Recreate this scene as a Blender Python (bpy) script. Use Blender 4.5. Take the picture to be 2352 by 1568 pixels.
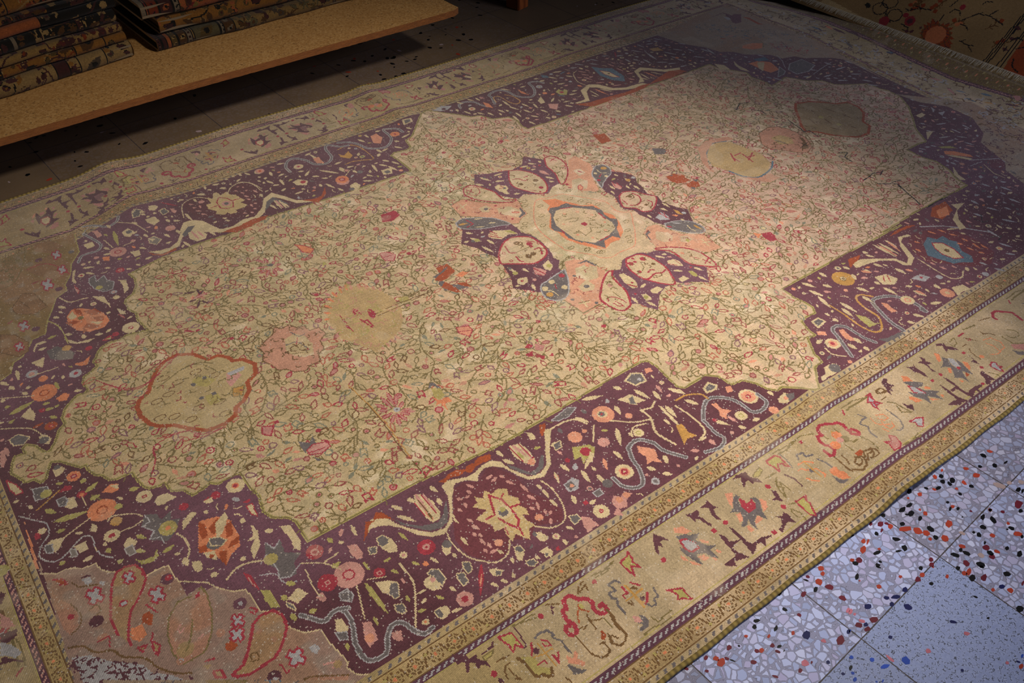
import bpy, bmesh, math, random
import numpy as np
from mathutils import Matrix, Vector
random.seed(7); rng = np.random.default_rng(11)
D = bpy.data; C = bpy.context; S = C.scene
for o in list(D.objects): D.objects.remove(o)
COL = S.collection

# ------------------------------------------------------------------ camera
cam = D.cameras.new('camera'); cam.lens = 30.818; cam.sensor_width = 36; cam.clip_start = 0.02
cam_o = D.objects.new('camera', cam); COL.objects.link(cam_o)
R_ = Vector((0.80073512, -0.59890413, 0.01170966)); U_ = Vector((0.38856161, 0.53418610, 0.75077632)); F_ = Vector((0.45589817, 0.59662304, -0.66045273))
P_ = Vector((-1.54074431, -1.68383803, 1.51619207))
cam_o.matrix_world = Matrix(((R_.x, U_.x, -F_.x, P_.x), (R_.y, U_.y, -F_.y, P_.y), (R_.z, U_.z, -F_.z, P_.z), (0, 0, 0, 1)))
S.camera = cam_o

# ------------------------------------------------------------------ world, lamps, exposure
S.view_settings.view_transform = 'Standard'; S.view_settings.look = 'None'
S.view_settings.exposure = 0.0; S.view_settings.gamma = 1.0; S.view_settings.use_curve_mapping = False
w = D.worlds.new('room_air'); S.world = w; w.use_nodes = True
w.node_tree.nodes['Background'].inputs[0].default_value = (0.6, 0.6, 0.75, 1); w.node_tree.nodes['Background'].inputs[1].default_value = 0.012
def lamp(name, kind, loc, aim, energy, color, **kw):
    L = D.lights.new(name, kind); L.energy = energy; L.color = color
    for k, v in kw.items(): setattr(L, k, v)
    o = D.objects.new(name, L); COL.objects.link(o); o.location = loc
    o.rotation_euler = (Vector(aim) - Vector(loc)).to_track_quat('-Z', 'Y').to_euler()
    return o
lamp('main_vignette_spot', 'SPOT', (0.5, -1.25, 2.4), (-0.50, -0.17, 0), 440, (1.0, 0.925, 0.82), spot_size=math.radians(75), spot_blend=1.0, shadow_soft_size=0.14)  # unseen main lamp; its soft cone is shaped to imitate vignette darkening
lamp('window_daylight', 'AREA', (2.6, -2.8, 2.0), (1.0, -0.4, 0), 56, (0.78, 0.81, 1.0), shape='RECTANGLE', size=1.4, size_y=1.2)

# ------------------------------------------------------------------ helpers
def s2l(c):
    c = np.asarray(c, float) / 255.0
    return np.where(c <= 0.04045, c / 12.92, ((c + 0.055) / 1.055) ** 2.4)
def setp(o, label=None, cat=None, group=None, kind=None):
    if label: o['label'] = label
    if cat: o['category'] = cat
    if group: o['group'] = group
    if kind: o['kind'] = kind
    return o
def obj(name, me, mats, parent=None):
    o = D.objects.new(name, me); COL.objects.link(o)
    for m in (mats if isinstance(mats, (list, tuple)) else [mats]): me.materials.append(m)
    if parent: o.parent = parent
    return o
def empty(name, loc=(0, 0, 0)):
    o = D.objects.new(name, None); COL.objects.link(o); o.location = loc; o.empty_display_size = 0.1
    return o
def bm_obj(name, bm, mats, parent=None, smooth=False):
    me = D.meshes.new(name); bm.to_mesh(me); bm.free()
    if smooth:
        for p in me.polygons: p.use_smooth = True
    return obj(name, me, mats, parent)
class NT:
    def __init__(s, name):
        s.m = D.materials.new(name); s.m.use_nodes = True; s.t = s.m.node_tree; s.b = s.t.nodes['Principled BSDF']
    def n(s, kind, **kw):
        x = s.t.nodes.new(kind)
        for k, v in kw.items():
            if k.startswith('i_'): x.inputs[k[2:].replace('_', ' ')].default_value = v
            else: setattr(x, k, v)
        return x
    def l(s, a, b): s.t.links.new(a, b)
    def math(s, op, a, b=None, c=None):
        x = s.n('ShaderNodeMath', operation=op)
        for i, v in enumerate((a, b, c)):
            if v is None: continue
            if isinstance(v, (int, float)): x.inputs[i].default_value = v
            else: s.l(v, x.inputs[i])
        return x.outputs[0]
    def mix(s, f, a, b, blend='MIX'):
        x = s.n('ShaderNodeMix', data_type='RGBA', blend_type=blend)
        for i, v in ((0, f), (6, a), (7, b)):
            if isinstance(v, (int, float)): x.inputs[i].default_value = v
            elif isinstance(v, tuple): x.inputs[i].default_value = (*s2l(v), 1)
            else: s.l(v, x.inputs[i])
        return x.outputs[2]
    def ramp(s, f, stops):
        x = s.n('ShaderNodeValToRGB'); e = x.color_ramp.elements
        while len(e) < len(stops): e.new(0.5)
        for q, (p, c) in zip(e, stops): q.position = p; q.color = (*s2l(c), 1)
        s.l(f, x.inputs[0]); return x.outputs[0]
def fill(m, c, rough=0.8):
    m.b.inputs['Base Color'].default_value = (*s2l(c), 1); m.b.inputs['Roughness'].default_value = rough

PAL = dict(F=(182,159,124), M=(158,138,106), G=(152,127,90), P=(103,66,77), Q=(110,54,58), S=(142,114,100), T=(128,102,60), W=(148,127,106), O=(114,98,60), Y=(156,144,84), R=(148,50,60),
 K=(194,132,104), k=(196,120,82), U=(148,70,38), C=(188,167,128), c=(178,153,106), E=(98,89,87), B=(84,102,114), b=(84,102,114), N=(104,76,44), I=(180,130,118), i=(170,116,106), D=(32,30,30),
 V=(86,50,56), L=(154,149,148), H=(188,138,110), A=(172,128,66), w=(86,52,64), j=(152,124,86), t=(160,116,94), f=(166,144,102), y=(158,142,84), h=(176,128,104), g=(170,142,98), m=(142,120,86),
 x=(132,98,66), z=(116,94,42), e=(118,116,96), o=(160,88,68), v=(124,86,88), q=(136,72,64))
KEYS = list(PAL); IDX = {k: i for i, k in enumerate(KEYS)}
PLUT = np.array([s2l(PAL[k]) for k in KEYS])

class Canvas:
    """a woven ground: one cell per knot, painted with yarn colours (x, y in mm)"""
    def __init__(s, x0, y0, k, nx, ny, base):
        s.x0, s.y0, s.k, s.nx, s.ny = x0, y0, k, nx, ny
        s.a = np.full((ny, nx), IDX[base], np.uint8)
        s.X = x0 + k * (np.arange(nx) + .5); s.Y = y0 + k * (np.arange(ny) + .5)
    def win(s, P, pad=0):
        x, y = P[:, 0], P[:, 1]
        i0 = max(0, int((x.min() - pad - s.x0) / s.k) - 1); i1 = min(s.nx, int((x.max() + pad - s.x0) / s.k) + 2)
        j0 = max(0, int((y.min() - pad - s.y0) / s.k) - 1); j1 = min(s.ny, int((y.max() + pad - s.y0) / s.k) + 2)
        return i0, i1, j0, j1
    def inside(s, P, w):
        i0, i1, j0, j1 = w; X = s.X[i0:i1]; Y = s.Y[j0:j1]
        r = np.zeros((len(Y), len(X)), bool)
        Q = np.roll(P, -1, 0)
        for (ax, ay), (bx, by) in zip(P, Q):
            if ay == by: continue
            c = (ay > Y) != (by > Y)
            if not c.any(): continue
            xi = ax + (Y - ay) * (bx - ax) / (by - ay)
            r ^= c[:, None] & (X[None, :] < xi[:, None])
        return r
    def poly(s, c, P):
        P = np.asarray(P, float); w = s.win(P); i0, i1, j0, j1 = w
        if i1 <= i0 or j1 <= j0: return
        s.a[j0:j1, i0:i1][s.inside(P, w)] = IDX[c]
    def line(s, c, wd, P):
        P = np.asarray(P, float); h = max(wd * .5, s.k * .5)
        for a, b in zip(P[:-1], P[1:]):
            w = s.win(np.array([a, b]), h + s.k); i0, i1, j0, j1 = w
            if i1 <= i0 or j1 <= j0: continue
            X = s.X[None, i0:i1] - a[0]; Y = s.Y[j0:j1, None] - a[1]
            d = b - a; L = d @ d
            t = np.clip((X * d[0] + Y * d[1]) / L, 0, 1) if L > 0 else 0
            s.a[j0:j1, i0:i1][(X - t * d[0]) ** 2 + (Y - t * d[1]) ** 2 < h * h] = IDX[c]
    def disc(s, c, x, y, r, ry=None, w=None):
        ry = ry or r; P = np.array([[x - r, y - ry], [x + r, y + ry]]); i0, i1, j0, j1 = s.win(P)
        if i1 <= i0 or j1 <= j0: return
        X = (s.X[None, i0:i1] - x); Y = (s.Y[j0:j1, None] - y)
        d = (X / r) ** 2 + (Y / ry) ** 2
        m = d <= 1
        if w: m &= (X / max(r - w, .1)) ** 2 + (Y / max(ry - w, .1)) ** 2 > 1
        if not m.any():
            i = int((x - s.x0) / s.k); j = int((y - s.y0) / s.k)
            if 0 <= i < s.nx and 0 <= j < s.ny: s.a[j, i] = IDX[c]
            return
        s.a[j0:j1, i0:i1][m] = IDX[c]
    def leaf(s, c, wd, a, b, out=None, lw=3.0):
        a = np.asarray(a, float); b = np.asarray(b, float); d = b - a; L = np.hypot(*d)
        if L < 1: return
        u = d / L; n = np.array([-u[1], u[0]]); h = wd * .5
        t = np.array([0, .15, .35, .6, .85, 1.0]); f = np.array([.15, .7, 1, .85, .4, 0])
        def ring(h, e):
            A = [a + u * (q * L + (e if q == 0 else (-e if q == 1 else 0))) + n * h * p for q, p in zip(t, f)]
            B = [a + u * (q * L) - n * h * p for q, p in zip(t[::-1], f[::-1])]
            return np.array(A + B)
        if out: s.poly(out, ring(h + lw * .7, 0))
        s.poly(c, ring(h, 0))
    def run(s, ops, tr=lambda P: P, wx=0):
        for ln in ops:
            k, r = ln[0], ln.split(' ')
            pt = lambda L: tr(np.array([[float(v) for v in q.split(',')] for q in L]))
            if k == 'p': s.poly(r[1], pt(r[2:]))
            elif k in 'ls':
                P = pt(r[3:]); s.line(r[1], float(r[2]) + wx, smooth(P) if k == 's' else P)
            elif k == 'd':
                for q in pt(r[3:]): s.disc(r[1], q[0], q[1], float(r[2]))
            elif k == 'o':
                for q in pt(r[5:]): s.disc(r[1], q[0], q[1], float(r[2]), float(r[3]), float(r[4]))
            elif k == 'f':
                P = pt(r[4:])
                for a, b in zip(P[::2], P[1::2]): s.leaf(r[1], float(r[2]), a, b, None if r[3] == '-' else r[3])
            elif k == 'n':
                P = pt(r[5:]); lo, hi = P.min(0), P.max(0); n = 0; t = 0
                while n < int(r[2]) and t < 4000:
                    t += 1; q = lo + rng.random(2) * (hi - lo)
                    if not inpoly(P, q): continue
                    n += 1; an = rng.random() * 6.28; L = float(r[3]) * (.5 + rng.random())
                    s.line(r[1], float(r[4]), [q, q + L * np.array([math.cos(an), math.sin(an)]), q + L * 1.5 * np.array([math.cos(an + .7), math.sin(an + .7)])])
def inpoly(P, q):
    r = False; Q = np.roll(P, -1, 0)
    for (ax, ay), (bx, by) in zip(P, Q):
        if (ay > q[1]) != (by > q[1]) and q[0] < ax + (q[1] - ay) * (bx - ax) / (by - ay): r = not r
    return r
def smooth(P, n=5):
    if len(P) < 3: return P
    Q = np.vstack([2 * P[0] - P[1], P, 2 * P[-1] - P[-2]]); out = []
    for i in range(1, len(Q) - 2):
        p0, p1, p2, p3 = Q[i - 1:i + 3]
        for t in np.linspace(0, 1, n, endpoint=False):
            out.append(.5 * (2 * p1 + (p2 - p0) * t + (2 * p0 - 5 * p1 + 4 * p2 - p3) * t * t + (3 * p1 - p0 - 3 * p2 + p3) * t ** 3))
    out.append(P[-1]); return np.array(out)
def blobs(ny, nx, cell, seed):
    """soft noise 0..1 with blobs of about `cell` knots"""
    r = np.random.default_rng(seed); a = r.random((ny // cell + 3, nx // cell + 3))
    y = np.arange(ny) / cell; x = np.arange(nx) / cell; j = y.astype(int); i = x.astype(int)
    fy = (y - j)[:, None]; fx = (x - i)[None, :]; fy = fy * fy * (3 - 2 * fy); fx = fx * fx * (3 - 2 * fx)
    A = a[j][:, i]; B = a[j][:, i + 1]; Cc = a[j + 1][:, i]; Dd = a[j + 1][:, i + 1]
    return (A * (1 - fx) + B * fx) * (1 - fy) + (Cc * (1 - fx) + Dd * fx) * fy

# woven material: yarn colour per knot + knot relief
def woven(name, k, sheen=0.25):
    m = NT(name)
    at = m.n('ShaderNodeAttribute', attribute_name='yarn')
    uv = m.n('ShaderNodeAttribute', attribute_name='knot')
    sp = m.n('ShaderNodeSeparateXYZ'); m.l(uv.outputs['Vector'], sp.inputs[0])
    sx = m.math('ABSOLUTE', m.math('SINE', m.math('MULTIPLY', sp.outputs[0], math.pi)))
    sy = m.math('ABSOLUTE', m.math('SINE', m.math('MULTIPLY', sp.outputs[1], math.pi)))
    h = m.math('MULTIPLY', m.math('POWER', sx, 0.5), m.math('POWER', sy, 0.5))
    ns = m.n('ShaderNodeTexNoise'); ns.inputs['Scale'].default_value = 900; ns.inputs['Detail'].default_value = 1
    h2 = m.math('ADD', h, m.math('MULTIPLY', ns.outputs[0], 0.5))
    bp = m.n('ShaderNodeBump'); bp.inputs['Strength'].default_value = 0.55; bp.inputs['Distance'].default_value = k * 0.4
    m.l(h2, bp.inputs['Height']); m.l(bp.outputs[0], m.b.inputs['Normal'])
    m.l(at.outputs['Color'], m.b.inputs['Base Color'])
    m.b.inputs['Roughness'].default_value = 0.95
    m.b.inputs['Specular IOR Level'].default_value = 0.15
    m.b.inputs['Sheen Weight'].default_value = sheen; m.b.inputs['Sheen Roughness'].default_value = 0.5; m.b.inputs['Sheen Tint'].default_value = (1, 0.95, 0.95, 1)
    return m.m
def grid_mesh(name, V, rgb, keep=None, smooth_=False):
    """V (ny+1,nx+1,3) corners, rgb (ny,nx,3) one colour per knot"""
    ny, nx = rgb.shape[:2]
    ids = np.arange((ny + 1) * (nx + 1)).reshape(ny + 1, nx + 1)
    q = np.stack([ids[:-1, :-1], ids[:-1, 1:], ids[1:, 1:], ids[1:, :-1]], -1).reshape(-1, 4)
    col = rgb.reshape(-1, 3); V = V.reshape(-1, 3)
    jj, ii = np.divmod(np.arange((ny + 1) * (nx + 1)), nx + 1)
    kn = np.stack([ii, jj, 0 * ii], 1).astype(np.float32)
    if keep is not None:
        kk = keep.reshape(-1); q = q[kk]; col = col[kk]
        used = np.zeros(len(V), bool); used[q.ravel()] = True; mp = np.cumsum(used) - 1
        q = mp[q]; V = V[used]; kn = kn[used]
    me = D.meshes.new(name); n = len(q)
    me.vertices.add(len(V)); me.vertices.foreach_set('co', V.astype(np.float32).ravel())
    me.loops.add(n * 4); me.loops.foreach_set('vertex_index', q.astype(np.int32).ravel())
    me.polygons.add(n); me.polygons.foreach_set('loop_start', np.arange(0, n * 4, 4, dtype=np.int32))
    me.polygons.foreach_set('loop_total', np.full(n, 4, np.int32))
    if smooth_: me.polygons.foreach_set('use_smooth', np.ones(n, bool))
    me.update(calc_edges=True)
    a = me.attributes.new('yarn', 'FLOAT_COLOR', 'FACE')
    a.data.foreach_set('color', np.concatenate([col, np.ones((n, 1))], 1).astype(np.float32).ravel())
    b = me.attributes.new('knot', 'FLOAT_VECTOR', 'POINT'); b.data.foreach_set('vector', kn.ravel())
    return me

# ------------------------------------------------------------------ floor (structure)
m = NT('terrazzo_tiles')
geo = m.n('ShaderNodeNewGeometry')
rot = m.n('ShaderNodeVectorRotate', rotation_type='Z_AXIS'); rot.inputs['Angle'].default_value = -0.065
m.l(geo.outputs['Position'], rot.inputs['Vector'])
sp = m.n('ShaderNodeSeparateXYZ'); m.l(rot.outputs[0], sp.inputs[0])
TP = 0.2868
u = m.math('DIVIDE', m.math('ADD', sp.outputs[0], 0.272), TP); v = m.math('DIVIDE', m.math('ADD', sp.outputs[1], 1.356), TP)
fu, fv = m.math('FRACT', u), m.math('FRACT', v)
eu = m.math('MINIMUM', fu, m.math('SUBTRACT', 1.0, fu)); ev = m.math('MINIMUM', fv, m.math('SUBTRACT', 1.0, fv))
nz = m.n('ShaderNodeTexNoise'); nz.inputs['Scale'].default_value = 60; m.l(geo.outputs['Position'], nz.inputs['Vector'])
edge = m.math('MINIMUM', eu, ev)
gw = m.math('MULTIPLY_ADD', nz.outputs[0], 0.008, 0.0005)
grout = m.math('LESS_THAN', edge, gw)
cid = m.n('ShaderNodeCombineXYZ'); m.l(m.math('FLOOR', u), cid.inputs[0]); m.l(m.math('FLOOR', v), cid.inputs[1])
wn = m.n('ShaderNodeTexWhiteNoise', noise_dimensions='2D'); m.l(cid.outputs[0], wn.inputs['Vector'])
fine1 = m.math('MULTIPLY', m.math('COMPARE', m.math('FLOOR', u), -1.0, 0.1), m.math('COMPARE', m.math('FLOOR', v), -1.0, 0.1))
fine2 = m.math('MULTIPLY', m.math('COMPARE', m.math('FLOOR', u), -2.0, 0.1), m.math('COMPARE', m.math('FLOOR', v), -1.0, 0.1))
fine3 = m.math('MULTIPLY', m.math('GREATER_THAN', wn.outputs[0], 0.7), m.math('GREATER_THAN', v, 6.0))
fine = m.math('MAXIMUM', m.math('MAXIMUM', fine1, fine2), fine3)
def vor(scale, feat):
    x = m.n('ShaderNodeTexVoronoi', feature=feat); x.inputs['Scale'].default_value = scale
    wv = m.n('ShaderNodeTexNoise'); wv.inputs['Scale'].default_value = scale * 1.2; m.l(geo.outputs['Position'], wv.inputs['Vector'])
    vm = m.n('ShaderNodeVectorMath', operation='MULTIPLY_ADD'); m.l(wv.outputs['Color'], vm.inputs[0]); vm.inputs[1].default_value = (0.35 / scale,) * 3; m.l(geo.outputs['Position'], vm.inputs[2])
    m.l(vm.outputs[0], x.inputs['Vector']); return x
vA, vE = vor(62, 'F1'), vor(62, 'DISTANCE_TO_EDGE')
sep = m.n('ShaderNodeSeparateColor'); m.l(vA.outputs['Color'], sep.inputs[0])
chip = m.ramp(sep.outputs[0], [(0.0, (138,150,192)), (0.35, (160,172,218)), (0.6, (176,186,228)), (0.8, (160,158,200)), (1.0, (188,198,236))])
big = m.n('ShaderNodeTexNoise'); big.inputs['Scale'].default_value = 14; m.l(geo.outputs['Position'], big.inputs['Vector'])
thr = m.math('MULTIPLY_ADD', sep.outputs[1], 0.13, 0.02)
mat_ = m.math('LESS_THAN', vE.outputs['Distance'], thr)
fnz = m.n('ShaderNodeTexNoise'); fnz.inputs['Scale'].default_value = 420; m.l(geo.outputs['Position'], fnz.inputs['Vector'])
matrix = m.mix(fnz.outputs[0], (104,108,136), (152,154,188))
vL = vor(62, 'DISTANCE_TO_EDGE')
coarse = m.mix(mat_, chip, matrix)
seam = m.math('LESS_THAN', m.math('ABSOLUTE', m.math('SUBTRACT', vE.outputs['Distance'], thr)), 0.016)
coarse = m.mix(m.math('MULTIPLY', seam, 0.6), coarse, (74,72,86))
vF = vor(190, 'DISTANCE_TO_EDGE'); nz2 = m.n('ShaderNodeTexNoise'); nz2.inputs['Scale'].default_value = 130; m.l(geo.outputs['Position'], nz2.inputs['Vector'])
fl = m.math('MULTIPLY', m.math('LESS_THAN', vF.outputs['Distance'], 0.07), m.math('GREATER_THAN', nz2.outputs[0], 0.53))
finec = m.mix(fl, m.mix(nz2.outputs[0], (112,126,176), (164,178,220)), (70,76,98))
colr = m.mix(fine, coarse, finec)
tint = m.mix(wn.outputs[0], (255,255,255), (214,206,196))
colr = m.mix(1.0, colr, tint, 'MULTIPLY')
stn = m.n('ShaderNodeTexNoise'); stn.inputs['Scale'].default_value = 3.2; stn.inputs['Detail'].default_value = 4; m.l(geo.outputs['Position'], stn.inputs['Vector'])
far_tone = m.math('MULTIPLY', m.math('GREATER_THAN', v, 6.0), 0.94)  # tiles beyond the carpet are mixed towards mottled brown
colr = m.mix(far_tone, colr, m.mix(stn.outputs[0], (66,50,32), (118,96,66)))
colr = m.mix(grout, colr, (58,52,54))
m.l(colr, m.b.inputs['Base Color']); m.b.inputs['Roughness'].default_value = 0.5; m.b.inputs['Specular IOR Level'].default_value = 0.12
FLOOR = m.m
CHIPC = dict(D=(12,12,16), u=(138,52,38), m=(86,28,40), n=(20,24,70), b=(34,62,146), i=(158,92,106), a=(164,126,74), t=(142,124,124))
chip_m = {}
for k_, c_ in CHIPC.items():
    q = NT('terrazzo_chip_' + {'D':'black','u':'rust','m':'maroon','n':'navy','b':'blue','i':'pink','a':'amber','t':'taupe'}[k_])
    n_ = q.n('ShaderNodeTexNoise'); n_.inputs['Scale'].default_value = 160
    q.l(q.mix(n_.outputs[0], tuple(int(v_ * .8) for v_ in c_), tuple(min(255, int(v_ * 1.2)) for v_ in c_)), q.b.inputs['Base Color']); q.b.inputs['Roughness'].default_value = 0.4; q.b.inputs['Specular IOR Level'].default_value = 0.06
    chip_m[k_] = q.m
CH_ORDER = list(CHIPC)
bm = bmesh.new()
fv_ = [bm.verts.new(p) for p in ((-4, -4, 0), (5, -4, 0), (5, 5, 0), (-4, 5, 0))]
bm.faces.new(fv_)
def chip_poly(c, x, y, ax, ay, bx, by):
    n = random.choice((6, 7, 8)); vs = []
    for i in range(n):
        t = 6.2832 * (i + random.uniform(-.25, .25)) / n; r = random.uniform(.82, 1.18)
        vs.append(bm.verts.new((x + r * (math.cos(t) * ax + math.sin(t) * bx), y + r * (math.cos(t) * ay + math.sin(t) * by), 0.0003)))
    f = bm.faces.new(vs); f.normal_update()
    if f.normal.z < 0: f.normal_flip()
    f.material_index = 1 + CH_ORDER.index(c)
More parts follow.
